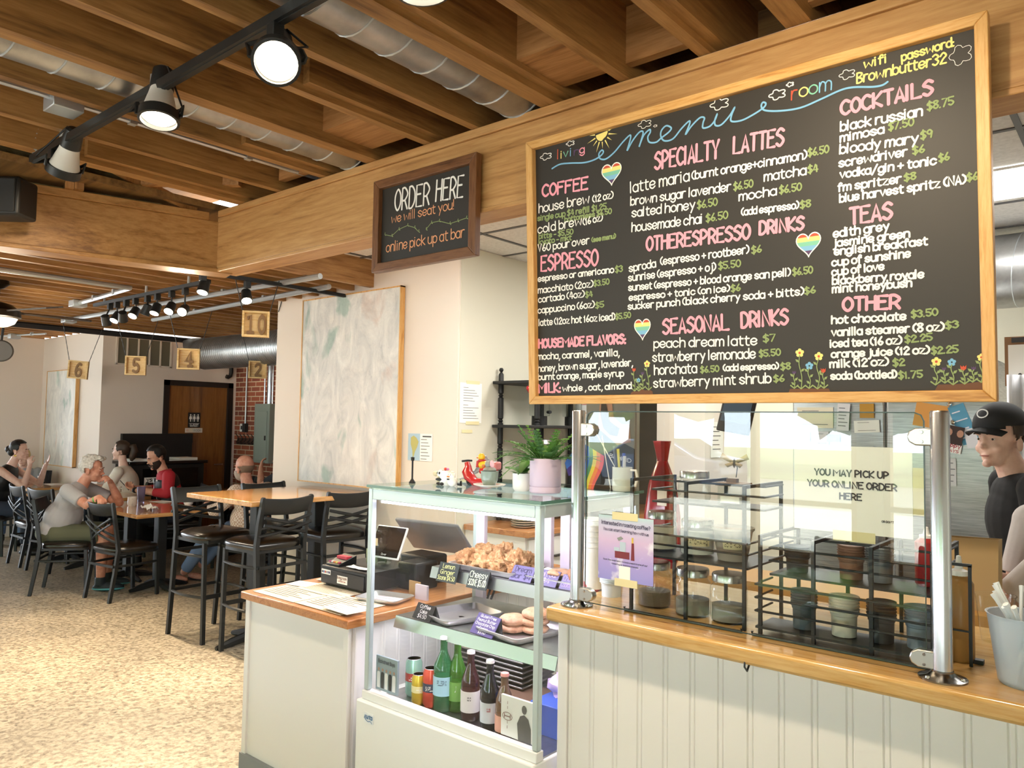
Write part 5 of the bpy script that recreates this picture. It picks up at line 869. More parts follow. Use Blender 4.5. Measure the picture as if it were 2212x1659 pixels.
t = thing('blue_box', 'blue box with a pink bag on it at the right of the case floor', 'box', (-1.535, 2.13, DZ)); M().bx(-.07, -.1, 0, .07, .12, .1).build('box_body', mat('3f63c4', .5), t, bevel=.003); m = M(); m.ell((0, .02, .13), (.055, .06, .05), 16, 10, jit=.5, seed=3); m.build('bag', mat('cdb2d6', .35), t)
t = thing('cardboard_sheet', 'brown cardboard lying on the case floor behind the bottles', 'cardboard', (-1.74, 2.16, DZ)); M().bx(-.1, -.08, 0, .12, .12, .05).build('box_body', mat('8a6a54', .8), t, bevel=.002)
# ------------------------------------------------------------------ things on top of the case
TZ = CT
def pot(name, lab, x, y, prof, mt, cat='plant pot'): t = thing(name, lab, cat, (x, y, TZ)); M().lathe(prof, n=30).build('pot', mt, t); return t
def frond(m, base, dirv, L, droop, n=9, leaf=.02, mi=0):
    d = V(dirv).normalized(); side = d.cross(V((0, 0, 1))).normalized(); pts = []
    for i in range(n+1): u = i/n; pts.append(V(base)+d*L*u+V((0, 0, -droop*u*u*L)))
    m.tube(pts, .0012, 4, mi=mi)
    for i in range(2, n+1):
        w = leaf*(1.15-i/n)+.004
        for s in (1, -1): a = pts[i]; b_ = a+side*s*w+d*w*.3; m.add([a-d*.004, a+d*.005, b_+d*.002, b_-d*.002], [(0, 1, 2, 3)], mi)
LEAF = mat('3f6a2c', .55); LEAF2 = mat('5c8a3c', .5)
t = pot('fern_pot', 'fern in a lilac pot with saucer on the display case', -1.607, 2.10, [(0, .02), (.05, .02), (.054, .026), (.054, .118), (.049, .118), (.049, .03), (0, .03)], mat('c9b4c4', .6), 'potted plant'); M().lathe([(0, .0), (.05, 0), (.054, .004), (.054, .022), (.048, .022), (0, .018)], n=30).build('saucer', mat('c9b4c4', .6), t); M().lathe([(0, .106), (.049, .104)], n=20).build('soil', mat('3a2d22', .9), t); random.seed(6); m = M()
for k in range(60): a = random.uniform(0, 2*pi); el_ = random.uniform(.25, 1.35); frond(m, (.02*cos(a), .02*sin(a), .105), (cos(a)*cos(el_), sin(a)*cos(el_), sin(el_)), random.uniform(.10, .20), random.uniform(.1, .6), leaf=random.uniform(.011, .02), mi=k % 2)
m.build('fronds', [LEAF, LEAF2], t, smooth=False)
t = pot('leafy_plant', 'broad leaved plant in a small off-white pot left of the lilac pot', -1.705, 2.09, [(0, 0), (.024, 0), (.031, .01), (.032, .062), (.028, .062), (.027, .01), (0, .01)], CERAM, 'potted plant'); m = M()
for k, (a, el_, L, w) in enumerate(((2.6, .35, .085, .034), (3.5, .7, .08, .03), (.6, 1.0, .09, .026), (1.5, 1.2, .1, .024), (5.2, .5, .07, .03), (2.0, .9, .07, .028))):
    d = V((cos(a)*cos(el_), sin(a)*cos(el_), sin(el_))); s = d.cross(V((0, 0, 1))).normalized(); m.sheet([[V((0, 0, .055))+d*L*u+s*w*f*sin(pi*min(1, u+.08))**.7+V((0, 0, -.03*u*u+.006*abs(f))) for f in (-1, -.5, 0, .5, 1)] for u in [i/7 for i in range(8)]])
m.build('leaves', mat('4a7a2e', .35), t)
t = thing('espresso_cup_planter', 'grey-green cup with an elephant figure on a white saucer', 'cup', (-1.85, 2.085, TZ)); M().lathe([(0, .006), (.03, .004), (.058, .012), (.06, .015), (.03, .009), (0, .009)], n=28).build('saucer', CERAM, t); M().lathe([(0, .01), (.022, .01), (.03, .03), (.033, .062), (.03, .062), (.027, .03), (0, .02)], n=26).build('cup_body', mat('87958c', .3, coat=.3), t)
m = M(); m.ell((0, 0, .066), (.026, .024, .012), 14, 8); m.ell((-.006, -.002, .086), (.013, .012, .014), 14, 8); m.build('elephant_figure', mat('8c8f8a', .5), t); m = M(); m.ell((.014, -.004, .088), (.011, .004, .014), 12, 8); m.build('pink_ear', mat('d9a5ae', .5), t); m = M(); m.ell((-.02, -.012, .08), (.008, .005, .006), 10, 6); m.build('orange_leaf', mat('b5682f', .6), t)
t = thing('toy_scooter', 'shiny red toy scooter with a yellow duck riding on it', 'toy', (-1.95, 2.15, TZ), .12); RED = mat('c22a2e', .25, coat=.5)
m = M(); m.tube([(-.068, 0, .085), (-.062, 0, .07), (-.066, 0, .05), (-.055, 0, .03), (-.03, 0, .014), (.0, 0, .012)], [.008, .01, .017, .018, .014, .012], 12, flat=1.6); m.build('front_shield', RED, t); m = M(); m.tube([(-.035, 0, .012), (.03, 0, .012), (.045, 0, .03), (.05, 0, .052), (.03, 0, .058), (.0, 0, .055)], [.014, .018, .024, .022, .02, .012], 12, flat=1.3); m.build('seat_body', RED, t); M().tube([(-.068, -.03, .09), (-.064, 0, .092), (-.068, .03, .09)], .004, 8).build('handlebar', BLACK, t)
for x in (-.05, .05): m = M(); m.tube([(x+.014*cos(k*pi/8), 0, .016+.014*sin(k*pi/8)) for k in range(16)], .006, 8, closed=True); m.build('wheel', BLACK, t)
M().bx(.045, -.02, .062, .08, .02, .092).build('luggage_box', mat('d9898c', .4), t, bevel=.006); m = M(); m.ell((.01, 0, .078), (.026, .02, .016), 16, 10); m.ell((-.0, 0, .108), (.014, .013, .014), 14, 10); m.build('duck_body', mat('e8b92a', .35), t); m = M(); m.ell((-.016, 0, .104), (.007, .006, .003), 10, 6); m.build('duck_beak', mat('d4622a', .4), t); m = M(); m.tube([(.012*cos(k*pi/8)+.002, .012*sin(k*pi/8), .094) for k in range(16)], .004, 6, closed=True); m.tube([(-.008, -.012, .092), (-.006, -.02, .07)], .005, 6); m.build('duck_scarf', mat('b3262a', .5), t)
t = thing('panda_mug', 'white mug shaped as a black and white panda on the display case', 'mug', (-2.045, 2.06, TZ), .0); M().lathe([(0, .004), (.022, 0), (.026, .006), (.026, .055), (.023, .055), (.021, .01), (0, .01)], n=24).build('cup_body', CERAM, t); M().tube([(.025, 0, .045), (.038, 0, .044), (.04, 0, .028), (.036, 0, .014), (.025, 0, .012)], .004, 8).build('handle', CERAM, t); m = M(); m.ell((-.012, -.021, .044), (.014, .011, .014), 14, 9); m.build('panda_head', CERAM, t)
m = M(); [m.ell((-.012+dx, -.031+dy, .046), (.004, .003, .005), 8, 6) for dx, dy in ((-.006, .002), (.005, 0))]; m.ell((-.016, -.024, .022), (.018, .006, .006), 12, 8); m.ell((-.02, -.02, .006), (.012, .009, .006), 10, 6); m.ell((.002, -.026, .006), (.009, .008, .006), 10, 6); m.build('black_markings', BLACK, t); m = M(); m.ell((-.006, 0, .06), (.007, .006, .006), 10, 6); m.ell((.006, 0, .06), (.006, .006, .005), 10, 6, mi=1); m.build('candies', [mat('d9482f', .4), mat('c87ab0', .4)], t)
t = thing('duck_figure', 'white round bird figure with orange beak and black bow tie', 'figurine', (-1.99, 2.035, TZ)); m = M(); m.ell((0, 0, .018), (.02, .018, .019), 18, 10); m.ell((0, -.002, .04), (.0145, .014, .014), 16, 10); m.ell((0, 0, .054), (.008, .008, .003), 12, 6); m.build('body', CERAM, t); m = M(); m.ell((-.004, -.017, .037), (.007, .006, .003), 10, 6); m.build('beak', mat('e07a2a', .4), t); m = M(); m.ell((-.007, -.018, .027), (.004, .002, .003), 8, 6); m.ell((.0, -.019, .027), (.004, .002, .003), 8, 6); m.ell((-.008, -.0125, .043), (.0015, .0015, .002), 6, 4); m.ell((.004, -.0145, .043), (.0015, .0015, .002), 6, 4); m.build('bow_tie', BLACK, t); m = M(); m.tube([(.02, .01, .01), (.032, .012, .008), (.034, .012, .022)], [.006, .007, .003], 8); m.build('tail', BLACK, t)
t = thing('tiny_lamp_post', 'tiny black street lamp model at the front of the display case', 'figurine', (-2.19, 2.02, TZ)); M().lathe([(.013, 0), (.013, .004), (.006, .014), (.0035, .018), (.0035, .085), (.007, .09), (.004, .1), (0, .102)], n=14).build('post', BLACK, t); M().tube([(-.008, 0, .1), (-.007, 0, .092), (.007, 0, .092), (.008, 0, .1)], .002, 6).build('bracket', BLACK, t)
t = thing('pig_figure', 'small cream pig figure at the left end of the display case', 'figurine', (-2.32+.1, 2.22, TZ), .3); m = M(); m.ell((0, 0, .024), (.034, .015, .013), 18, 10); m.ell((-.036, 0, .026), (.014, .011, .011), 12, 8); [m.cyl((x, y, 0), (x, y, .02), .005, 8) for x in (-.022, .022) for y in (-.007, .007)]; m.build('body', mat('e4d6b4', .5), t)
m = M(); m.sheet([[V((-.08+.16*u, .02*sin(u*5)+.03*w_, .008+.10*u*(1-.25*w_)+.012*noise.noise(V((u*6, w_*4, 2))))) for w_ in [j/5 for j in range(6)]] for u in [i/12 for i in range(13)]]); tag(m.build('foil_flag', mat('c4bfc6', .3, .4), loc=(-2.08, 2.25, TZ), solid=.0015), 'crumpled silvery paper flag standing on the display case', 'flag')
def flag(name, lab, base, top, fl, cols):
    t = thing(name, lab, 'flag', base); M().tube([(0, 0, 0), V(top)-V(base)], .002, 6).build('stick', PAPER, t); m = M(); n = len(cols)
    for i in range(n): f0, f1 = i/n, (i+1)/n; m.sheet([[V(fl[0]).lerp(V(fl[1]), u).lerp(V(fl[3]).lerp(V(fl[2]), u), f)+V((.0, .012*sin(u*5), 0))-V(base) for f in (f0, f1)] for u in [k/8 for k in range(9)]], mi=i)
    m.build('cloth', [mat(c_, .7) for c_ in cols], t)
RB = ['3a2d7a', '2a5aa8', '3d7a4a', 'd8c93a', 'dd7f38', 'd4574a']
flag('pride_flag', 'small rainbow flag hanging behind the left glass guard post', (-1.46, 2.40, TZ), (-1.62, 2.42, 1.6), [py(1256, 955, 2.40), py(1252, 1050, 2.38), py(1285, 1058, 2.38), py(1305, 985, 2.40)], RB); flag('pride_flag', 'second small rainbow flag, purple and blue part showing left of the steel post', (-1.56, 2.44, TZ), (-1.6, 2.44, 1.58), [py(1248, 950, 2.44), py(1224, 1000, 2.42), py(1232, 1028, 2.42), py(1252, 1020, 2.44)], ['2a5aa8', '3a2d7a'])
t = thing('pen_mug', 'pale mug of pens and markers at the back right of the display case', 'mug', (-1.475, 2.385, TZ)); M().lathe([(0, .005), (.034, 0), (.036, .006), (.036, .085), (.033, .085), (.032, .01), (0, .01)], n=24).build('cup_body', mat('d6d9cc', .4), t); M().tube([(.034, 0, .075), (.056, 0, .075), (.062, 0, .05), (.054, 0, .02), (.034, 0, .018)], .005, 8).build('handle', CERAM, t)
for k, (x, y, h_, c_) in enumerate(((-.02, 0, .15, 'd8d050'), (.0, .01, .135, '3a4fa8'), (-.028, -.01, .16, '4a4a4c'), (.015, -.01, .125, 'c9c9c9'))): M().tube([(x*.5, y*.5, .01), (x, y, h_)], .006, 8).build('pen', mat(c_, .4), t)
# ------------------------------------------------------------------ sneeze guard
t = thing('sneeze_guard', 'clear glass guard between two steel posts on the bar counter', 'sneeze guard', (-.87, 1.955, 1.067)); GX0, GX1, GZ0, GZ1, GY = -1.338, -.404, 1.082, 1.661, 1.955
o = [(GX0, GZ0), (GX1, GZ0), (GX1, GZ1-.02), (GX1-.006, GZ1-.006), (GX1-.02, GZ1), (GX0+.02, GZ1), (GX0+.006, GZ1-.006), (GX0, GZ1-.02)]
lp(M().prism(o, GY-.003, GY+.003, Matrix(((1,0,0,0),(0,0,1,0),(0,1,0,0),(0,0,0,1)))), 'glass_pane', thin_glass('guard_glass', (.93, .95, .94), 2.0), t, smooth=False); m = M(); m.tube([(x, GY, z) for x, z in o], .0022, 4, closed=True); lp(m, 'pane_edge', mat('3c4a48', .2), t)
for x in (-1.368, -.372):
    lp(M().lathe([(.0205, 0), (.0205, .594), (.018, .598), (0, .598)], (x, GY+.0, 1.067), n=32), 'post', STEEL, t); lp(M().lathe([(.05, 0), (.05, .004), (.03, .009), (.0225, .016), (.0225, .02)], (x, GY, 1.067), n=32), 'base_flange', mat('8a8884', .2, 1), t)
    for k in range(3): a = k*2.1-2.2; lp(M().lathe([(.006, 0), (.005, .004), (0, .005)], (x+.04*cos(a), GY+.04*sin(a), 1.072), n=10), 'bolt', CHROME, t)
    s = 1 if x < -1 else -1
    for z in (1.605, 1.105): lp(M().prism([(s*.012, -.02), (s*.048, -.02), (s*.062, -.012), (s*.066, 0), (s*.062, .012), (s*.048, .02), (s*.012, .02)], -.012, .012, Matrix(((1,0,0,x),(0,0,1,GY),(0,1,0,z),(0,0,0,1)))), 'glass_clamp', mat('bcbab4', .3, 1), t, bevel=.003); [lp(M().lathe([(.004, 0), (.003, .002), (0, .002)], (x+s*.035, GY-.0125, z+dz), n=10, ax=(0, -1, 0)), 'screw', CHROME, t) for dz in (-.011, .011)]
def glass_note(name, lab, x0, z0, x1, z1, mt, y=GY+.0045): t = thing(name, lab, 'sign', ((x0+x1)/2, y, (z0+z1)/2)); a, b = (x1-x0)/2, (z1-z0)/2; M().bx(-a, 0, -b, a, .001, b).build('sheet', mt, t, smooth=False); return t, (lambda u, v: V((u, -.0006, v)))
t, PQ = glass_note('pickup_sign', 'white sign on the glass reading YOU MAY PICK UP YOUR ONLINE ORDER HERE', -.703, 1.368, -.430, 1.578, PAPER); m = M()
for s_, w_, z in (('YOU MAY PICK UP', .17, .032), ('YOUR ONLINE ORDER', .205, .004), ('HERE', .05, -.024)): write(m, s_, (-w_/2, z), (w_/2, z), .015, .0036, PQ)
write(m, "OR DON'T", (.07, -.072), (.096, -.072), .0045, .0012, PQ); m.build('lettering', mat('34343c', .7), t, smooth=False); M().bx(-.042, -.0004, -.125, .055, .0012, -.1).build('tape_strip', TAPE, t); M().bx(.12, .001, -.05, .16, .002, .06).build('tape_strip', TAPE, t)
POS = ramp_m = None
pm_, nt, bs, mp = nodes('sky_poster', .5); sep = nt.nodes.new('ShaderNodeSeparateXYZ'); nt.links.new(mp.outputs['Vector'], sep.inputs[0]); n_ = tex(nt, mp, 'ShaderNodeTexNoise', 18, Detail=5); mp.inputs['Scale'].default_value = (1, 1, 1)
ma = nt.nodes.new('ShaderNodeMath'); ma.operation = 'MULTIPLY_ADD'; ma.inputs[1].default_value = 4.6; ma.inputs[2].default_value = .5; nt.links.new(sep.outputs['Z'], ma.inputs[0]); rr_ = ramp(nt, ma.outputs[0], [(.0, '8f8fd6'), (.3, 'a99ad8'), (.6, 'cdb3d6'), (.85, 'c2c3dc'), (1, 'a6d8d0')]); r2 = ramp(nt, n_.outputs['Fac'], [(.58, '000000'), (.7, 'ffffff')]); mx = nt.nodes.new('ShaderNodeMix'); mx.data_type = 'RGBA'; nt.links.new(r2.outputs[0], mx.inputs[0]); nt.links.new(rr_.outputs[0], mx.inputs[6]); mx.inputs[7].default_value = lin('e3dff0'); nt.links.new(mx.outputs[2], bs.inputs['Base Color'])
t, PQ = glass_note('roasting_poster', 'lilac poster about roasting coffee taped to the glass guard', -1.288, 1.163, -1.101, 1.352, pm_, GY-.0046); m = M(); write(m, 'Interested in roasting coffee?', (-.082, .068), (.083, .063), .0105, .0018, PQ); write(m, 'You can start learning how with us', (-.076, .05), (.078, .046), .008, .0013, PQ); write(m, 'Scan the code below to book a spot in one of our', (-.075, -.038), (.075, -.041), .0045, .0008, PQ); write(m, 'roasting or tasting classes', (-.045, -.048), (.045, -.05), .0045, .0008, PQ); m.build('lettering', mat('4a4560', .7), t, smooth=False)
M().bx(-.02, -.0008, -.088, .018, .0002, -.05).build('white_square', PAPER, t, smooth=False); m = M(); disc2(m, [(-.035, -.028), (.015, -.028), (.015, -.008), (-.035, -.008)], PQ, 0); disc2(m, [(-.018, -.008), (.002, -.008), (.002, .02), (-.018, .02)], PQ, 1); disc2(m, [(-.038, -.008), (-.02, -.008), (-.02, .003), (-.038, .003)], PQ, 1); disc2(m, [(.02, -.03), (.032, -.03), (.03, .02), (.022, .02)], PQ, 0); disc2(m, [(-.022, .022), (-.006, .03), (-.014, .036), (-.028, .03)], PQ, 2); disc2(m, [(.022, .02), (.028, .02), (.028, .036), (.022, .036)], PQ, 3); m.build('machine_drawing', [mat('7a2f38', .7), mat('b5c6d6', .7), mat('8a8f8c', .7), mat('d8b84a', .7)], t, smooth=False)
for z in (.095, -.098): M().bx(-.045+(.01 if z < 0 else 0), -.001, z-.011, .042, .0004, z+.011).build('tape_strip', TAPE, t)
# ------------------------------------------------------------------ people
def blob(m, name, mt, par, vox, sm=6, fac=.5):
    me = bpy.data.meshes.new(name); me.from_pydata(m.v, [], m.f); o = bpy.data.objects.new(name, me); COL.objects.link(o)
    r = o.modifiers.new('r', 'REMESH'); r.mode = 'VOXEL'; r.voxel_size = vox; s = o.modifiers.new('s', 'SMOOTH'); s.iterations = sm; s.factor = fac
    dg = bpy.context.evaluated_depsgraph_get(); n = bpy.data.meshes.new_from_object(o.evaluated_get(dg)); o.modifiers.clear(); o.data = n; bpy.data.meshes.remove(me); n.name = name
    n.materials.clear(); n.materials.append(mt); n.polygons.foreach_set('use_smooth', [True]*len(n.polygons)); o.parent = par; return o
def limb(m, pts, rs, capped=True):
    m.tube(pts, rs, 14)
    for i, (p, r) in enumerate(zip(pts, rs)):
        if capped or 0 < i < len(pts)-1 or (i == 0): m.ell(p, r*.99, 12, 8)
def hand(m, w, d, n, curl=.4, sc=1.0, left=False, spread=.12):
    """wrist w, hand direction d, palm normal n (the side the fingers curl to)"""
    w = V(w); d = V(d).normalized(); n = V(n); n = (n-d*n.dot(d)).normalized(); s = d.cross(n)*(-1 if left else 1); k = sc
    R = Matrix((s, d, n)).transposed()
    m.ell(w+d*.045*k, (.038*k, .05*k, .016*k), 14, 10, rot=R); m.ell(w+d*.07*k, (.042*k, .024*k, .014*k), 14, 10, rot=R); m.tube([w-d*.01, w+d*.03*k], [.026*k, .028*k], 10)
    for i, (off, L) in enumerate(((-.033, .066), (-.011, .078), (.011, .074), (.033, .058))):
        b = w+d*(.082-.004*abs(i-1.5))*k+s*off*k; dd = (d+s*off*spread*12).normalized(); a = curl; q = [b]; cur = b
        for f in (.45, .31, .24): v = dd*cos(a)+n*sin(a); cur = cur+v*L*f*k; q.append(cur); a += curl*.95
        m.tube(q, [.0095*k, .009*k, .008*k, .0065*k], 8); m.ell(q[-1], .0066*k, 8, 6); m.ell(q[1], .0091*k, 8, 6); m.ell(q[2], .0082*k, 8, 6)
    b = w+d*.03*k-s*.026*k; q = [b, b+(-s*.7+d*.55+n*.35).normalized()*.034*k, b+(-s*.45+d*.8+n*.45).normalized()*.062*k]; m.tube(q, [.0125*k, .0105*k, .008*k], 8); m.ell(q[-1], .008*k, 8, 6); m.ell(q[1], .0106*k, 8, 6)
    return m
SKIN = blotch('skin', [(.3, 'c58c72'), (.7, 'd9a68c')], 25, .55, 3); SKINR = blotch('ruddy_skin', [(.3, 'b87860'), (.7, 'd09a82')], 25, .55, 3); SKINP = blotch('pale_skin', [(.3, 'd8ab98'), (.7, 'e6c1ae')], 25, .5, 3)
def person(label, loc, face, P, skin, top, bottom, shoe, hairc, hair='short', vox=.0062, sleeve=.55, beard=None, shorts=False, hd=None, topname='t_shirt', botname='trousers', name='person', sex=0, flop=False, hs=1.0, group=None):
    t = thing(name, label, 'person', (loc[0], loc[1], 0), FA(*face), group); g = lambda k: V(P[k]); m = M(); pel, chest, neck, C = g('pelvis'), g('chest'), g('neck'), g('head'); belly = pel.lerp(chest, .45)
    def torso(m, k):
        ax = (chest-pel).normalized(); q = V((0, 0, 1)).rotation_difference(ax).to_matrix(); ax2 = (neck-chest).normalized(); q2 = V((0, 0, 1)).rotation_difference((ax+ax2).normalized()).to_matrix(); f = .92 if sex else 1; bl = P.get('belly', 1)
        m.ell(pel, (.168*f+k, .12+k, .115+k), 20, 12, rot=q); m.ell(belly+V((0, .02*(bl-1)*3, 0)), (.148*f*bl**.5+k, .112*bl+k, .17+k), 20, 12, rot=q); m.ell(chest, (.168*f+k, .112+k, .165+k), 20, 12, rot=q2); m.ell(chest.lerp(neck, .55), (.15*f+k, .08+k, .085+k), 20, 12, rot=q2)
    torso(m, -.006); f = V(hd or (0, 1, -.08)).normalized(); u = V((0, 0, 1)); u = (u-f*u.dot(f)).normalized(); r = f.cross(u); HR = Matrix((r, f, u)).transposed(); X = lambda x, y, z: C+HR @ (V((x, y, z))*hs)
    E_ = lambda m_, c, q, n=16, k=10: m_.ell(X(*c), tuple(v*hs for v in q), n, k, rot=HR)
    m.tube([neck-V((0, .01, .03)), neck.lerp(X(0, -.015, -.06), .5), X(0, -.015, -.06)], [.062, .052 if not sex else .045, .054 if not sex else .046], 16)
    for c, q in (((0, -.012, .028), (.074, .093, .088)), ((0, .028, -.034), (.059, .062, .074)), ((0, .034, -.083), (.043, .046, .034)), ((0, .097, -.034), (.0115, .018, .011)), ((.009, .091, -.038), (.007, .009, .007)), ((-.009, .091, -.038), (.007, .009, .007)), ((0, .088, -.01), (.0085, .012, .03)), ((0, .083, -.072), (.021, .0115, .0085)), ((0, .078, -.104), (.02, .017, .015)), ((0, .076, .014), (.05, .014, .009)), ((.034, .062, -.045), (.021, .02, .02)), ((-.034, .062, -.045), (.021, .02, .02)), ((.077, -.008, -.03), (.009, .018, .03)), ((-.077, -.008, -.03), (.009, .018, .03))): E_(m, c, q)
    for s in ('r', 'l'):
        sh, el, wr = g('sh_'+s), g('el_'+s), g('wr_'+s); k = .86 if sex else 1; limb(m, [sh, sh.lerp(el, .5), el], [.056*k, .048*k, .040*k]); limb(m, [el, el.lerp(wr, .35), wr], [.040*k, .042*k, .027*k]); h = P.get('hand_'+s) or ((wr-el).normalized(), (0, 0, -1), .4); hand(m, wr, h[0], h[1], h[2], .98 if not sex else .9, left=(s == 'l'))
        hp, kn, an = g('hip_'+s), g('kn_'+s), g('an_'+s); limb(m, [hp, hp.lerp(kn, .5), kn], [.085, .076, .057]); limb(m, [kn, kn.lerp(an, .35), an], [.056, .056, .037]); fd = V(P.get('foot_'+s) or (0, 1, 0)).normalized(); m.ell(an+fd*.07-V((0, 0, an.z-.035 if an.z < .16 else .05)), (.042, .125, .033), 14, 10, rot=Matrix((fd.cross(V((0,0,1))), fd, V((0,0,1)))).transposed())
    blob(m, 'body', skin, t, vox)
    c = M(); torso(c, .012); br = .062*(.88 if sex else 1)
    for s in ('r', 'l'):
        sh, el, wr = g('sh_'+s), g('el_'+s), g('wr_'+s)
        if sleeve > 0:
            c.ell(sh, br+.008, 14, 10); sl = min(sleeve, 1); e = sh.lerp(el, sl); c.tube([sh, sh.lerp(e, .5), e], [br+.006, br+.004, br+.002 if sl < 1 else br*.86], 16)
            if sleeve > 1: c.ell(el, br*.86, 12, 8); e = el.lerp(wr, sleeve-1); c.tube([el, el.lerp(e, .5), e], [br*.86, br*.82, br*.74], 16)
    blob(c, topname, top, t, vox*1.15, 8)
    b = M(); ax = (chest-pel).normalized(); b.ell(pel-ax*.02, (.178, .13, .10), 20, 12)
    for s in ('r', 'l'):
        hp, kn, an = g('hip_'+s), g('kn_'+s), g('an_'+s); e = hp.lerp(kn, .92) if shorts else kn; b.ell(hp, .096, 14, 10); b.tube([hp, hp.lerp(e, .5), e], [.096, .09, .076 if not shorts else .08], 16)
        if not shorts: b.ell(kn, .072, 14, 10); b.tube([kn, kn.lerp(an, .5), an.lerp(kn, .08)], [.071, .066, .056], 16)
    blob(b, botname, bottom, t, vox*1.2, 8)
    for s in ('r', 'l'):
        an = g('an_'+s); fd = V(P.get('foot_'+s) or (0, 1, 0)).normalized(); q = M(); R_ = Matrix((fd.cross(V((0,0,1))), fd, V((0,0,1)))).transposed(); z = an.z-.035 if an.z < .16 else .05; c0 = an+fd*.07-V((0, 0, z))
        if flop: q.ell(c0-V((0, 0, .026)), (.05, .138, .011), 16, 8, rot=R_); q.tube([c0+R_ @ V((.04, -.02, 0)), c0+R_ @ V((.0, .06, .03)), c0+R_ @ V((-.04, -.02, 0))], .007, 6)
        else: q.ell(c0, (.05, .14, .043), 16, 10, rot=R_); q.tube([an-V((0, 0, z-.02)), an+V((0, 0, .03))], [.05, .047], 14)
        blob(q, 'sandal' if flop else 'shoe', shoe, t, vox*1.1, 4)
    ey = M(); [ey.ell(X(s*.029, .0772, -.007), (.0095*hs, .0045*hs, .0042*hs), 10, 8, rot=HR) for s in (-1, 1)]; ey.build('eyes', mat('e6dcd4', .25), t); ey = M(); [ey.ell(X(s*.029, .0805, -.007), (.0048*hs, .0022*hs, .0043*hs), 10, 8, rot=HR) for s in (-1, 1)]; ey.build('irises', mat('2b1d14', .2), t)
    lp_ = M(); lp_.ell(X(0, .0925, -.072), (.021*hs, .004*hs, .0028*hs), 12, 6, rot=HR); lp_.build('lips', mat('a35c50', .5), t)
    bw = M(); [bw.tube([X(s*.046, .082, .014), X(s*.03, .0905, .019), X(s*.013, .0905, .014)], [.003*hs, .0048*hs, .0035*hs], 6) for s in (-1, 1)]; bw.build('eyebrows', hairc, t)
    if hair:
        h = M(); n0 = 72; h.ell((0, -.012, .03), (.081, .1, .095), n0, 46, jit=.05 if hair != 'curly' else .12, seed=5)
        def keep(p):
            x, y, z = p
            if hair == 'bald': return z < .015+.1*max(0, -y-.03) and y < .0 and z > -.07 and not (abs(x) > .06 and -.03 < y and z < -.01)
            if y > .03 and z < .085-1.2*max(0, .06-y)+6*x*x: return False
            if -.005 < y <= .03 and z < -.02+(y*1.2): return False
            if -.04 < y <= -.005 and z < .0 and abs(x) > .045: return False
            return z > (-.075 if hair != 'long' else -.11)
        ff = [f_ for f_ in h.f if all(keep(h.v[i]) for i in f_)]; h.f = ff; h.m = [0]*len(ff)
        if hair == 'tail': h.tube([V((0, -.1, .05)), V((0, -.15, .06)), V((0, -.165, .0)), V((0, -.145, -.08)), V((0, -.135, -.12))], [.022, .034, .042, .036, .012], 14)
        if hair == 'bun': h.ell((0, -.115, .0), (.04, .035, .04), 16, 10, jit=.08); h.ell((0, -.07, -.03), (.06, .05, .05), 16, 10)
        if hair == 'curly': random.seed(3); [h.ell((random.uniform(-.06, .06), random.uniform(-.06, .075), .1+random.uniform(-.01, .012)), (.02, .02, .012), 8, 6, jit=.4, seed=k) for k in range(26)]
        h.v = [tuple(X(*p)) for p in h.v]; h.build('hair', hairc, t, solid=.006*hs, ang=3)
    if beard:
        h = M(); h.ell((0, .027, -.05), (.0635, .069, .079), 60, 44, jit=.03, seed=2); ff = [f_ for f_ in h.f if all((h.v[i][1] > -.012 and h.v[i][2] < (-.083 if abs(h.v[i][0]) < .03 else -.06 if abs(h.v[i][0]) < .045 else -.03-.0*h.v[i][1]) and not (abs(h.v[i][0]) < .019 and h.v[i][1] > .08 and -.085 < h.v[i][2] < -.064)) for i in f_)]; h.f = ff; h.m = [0]*len(ff); h.v = [tuple(X(*p)) for p in h.v]; h.tube([X(-.026, .088, -.068), X(0, .101, -.057), X(.026, .088, -.068)], [.004*hs, .0065*hs, .004*hs], 6); h.build('beard', beard, t, solid=.006*hs, ang=3)
    t['_'] = 0; del t['_']; return t, X
def seated(lean=.12, **k):
    d = dict(pelvis=(0, -.02, .555), chest=(0, .0+lean*.75, .86), neck=(0, .02+lean*1.05, 1.04), head=(0, .05+lean*1.3, 1.205), sh_r=(.185, lean*.9, .985), sh_l=(-.185, lean*.9, .985), el_r=(.25, .12, .76), el_l=(-.25, .12, .76), wr_r=(.12, .36, .79), wr_l=(-.12, .36, .79),
             hip_r=(.1, .03, .535), hip_l=(-.1, .03, .535), kn_r=(.12, .43, .53), kn_l=(-.12, .43, .53), an_r=(.12, .42, .1), an_l=(-.12, .42, .1)); d.update(k); return d
H_GREY = blotch('grey_hair', [(.3, '9a968e'), (.7, 'dad6cf')], 60, .7); H_BLK = mat('16120f', .55, name='black_hair'); H_BRN = mat('3a281a', .55, name='brown_hair'); H_BLD = mat('c8a874', .6, name='blond_hair')
GTEE = mat('a5a4a6', .85, name='grey_jersey', bump=.25, bscale=14); OLIVE = mat('585a44', .85, name='olive_cotton', bump=.2, bscale=12); DENIM = mat('6a7f9c', .85, name='light_denim', bump=.2, bscale=14); DENIMD = mat('232c3c', .85, name='dark_denim'); NAVY = mat('20242c', .8)
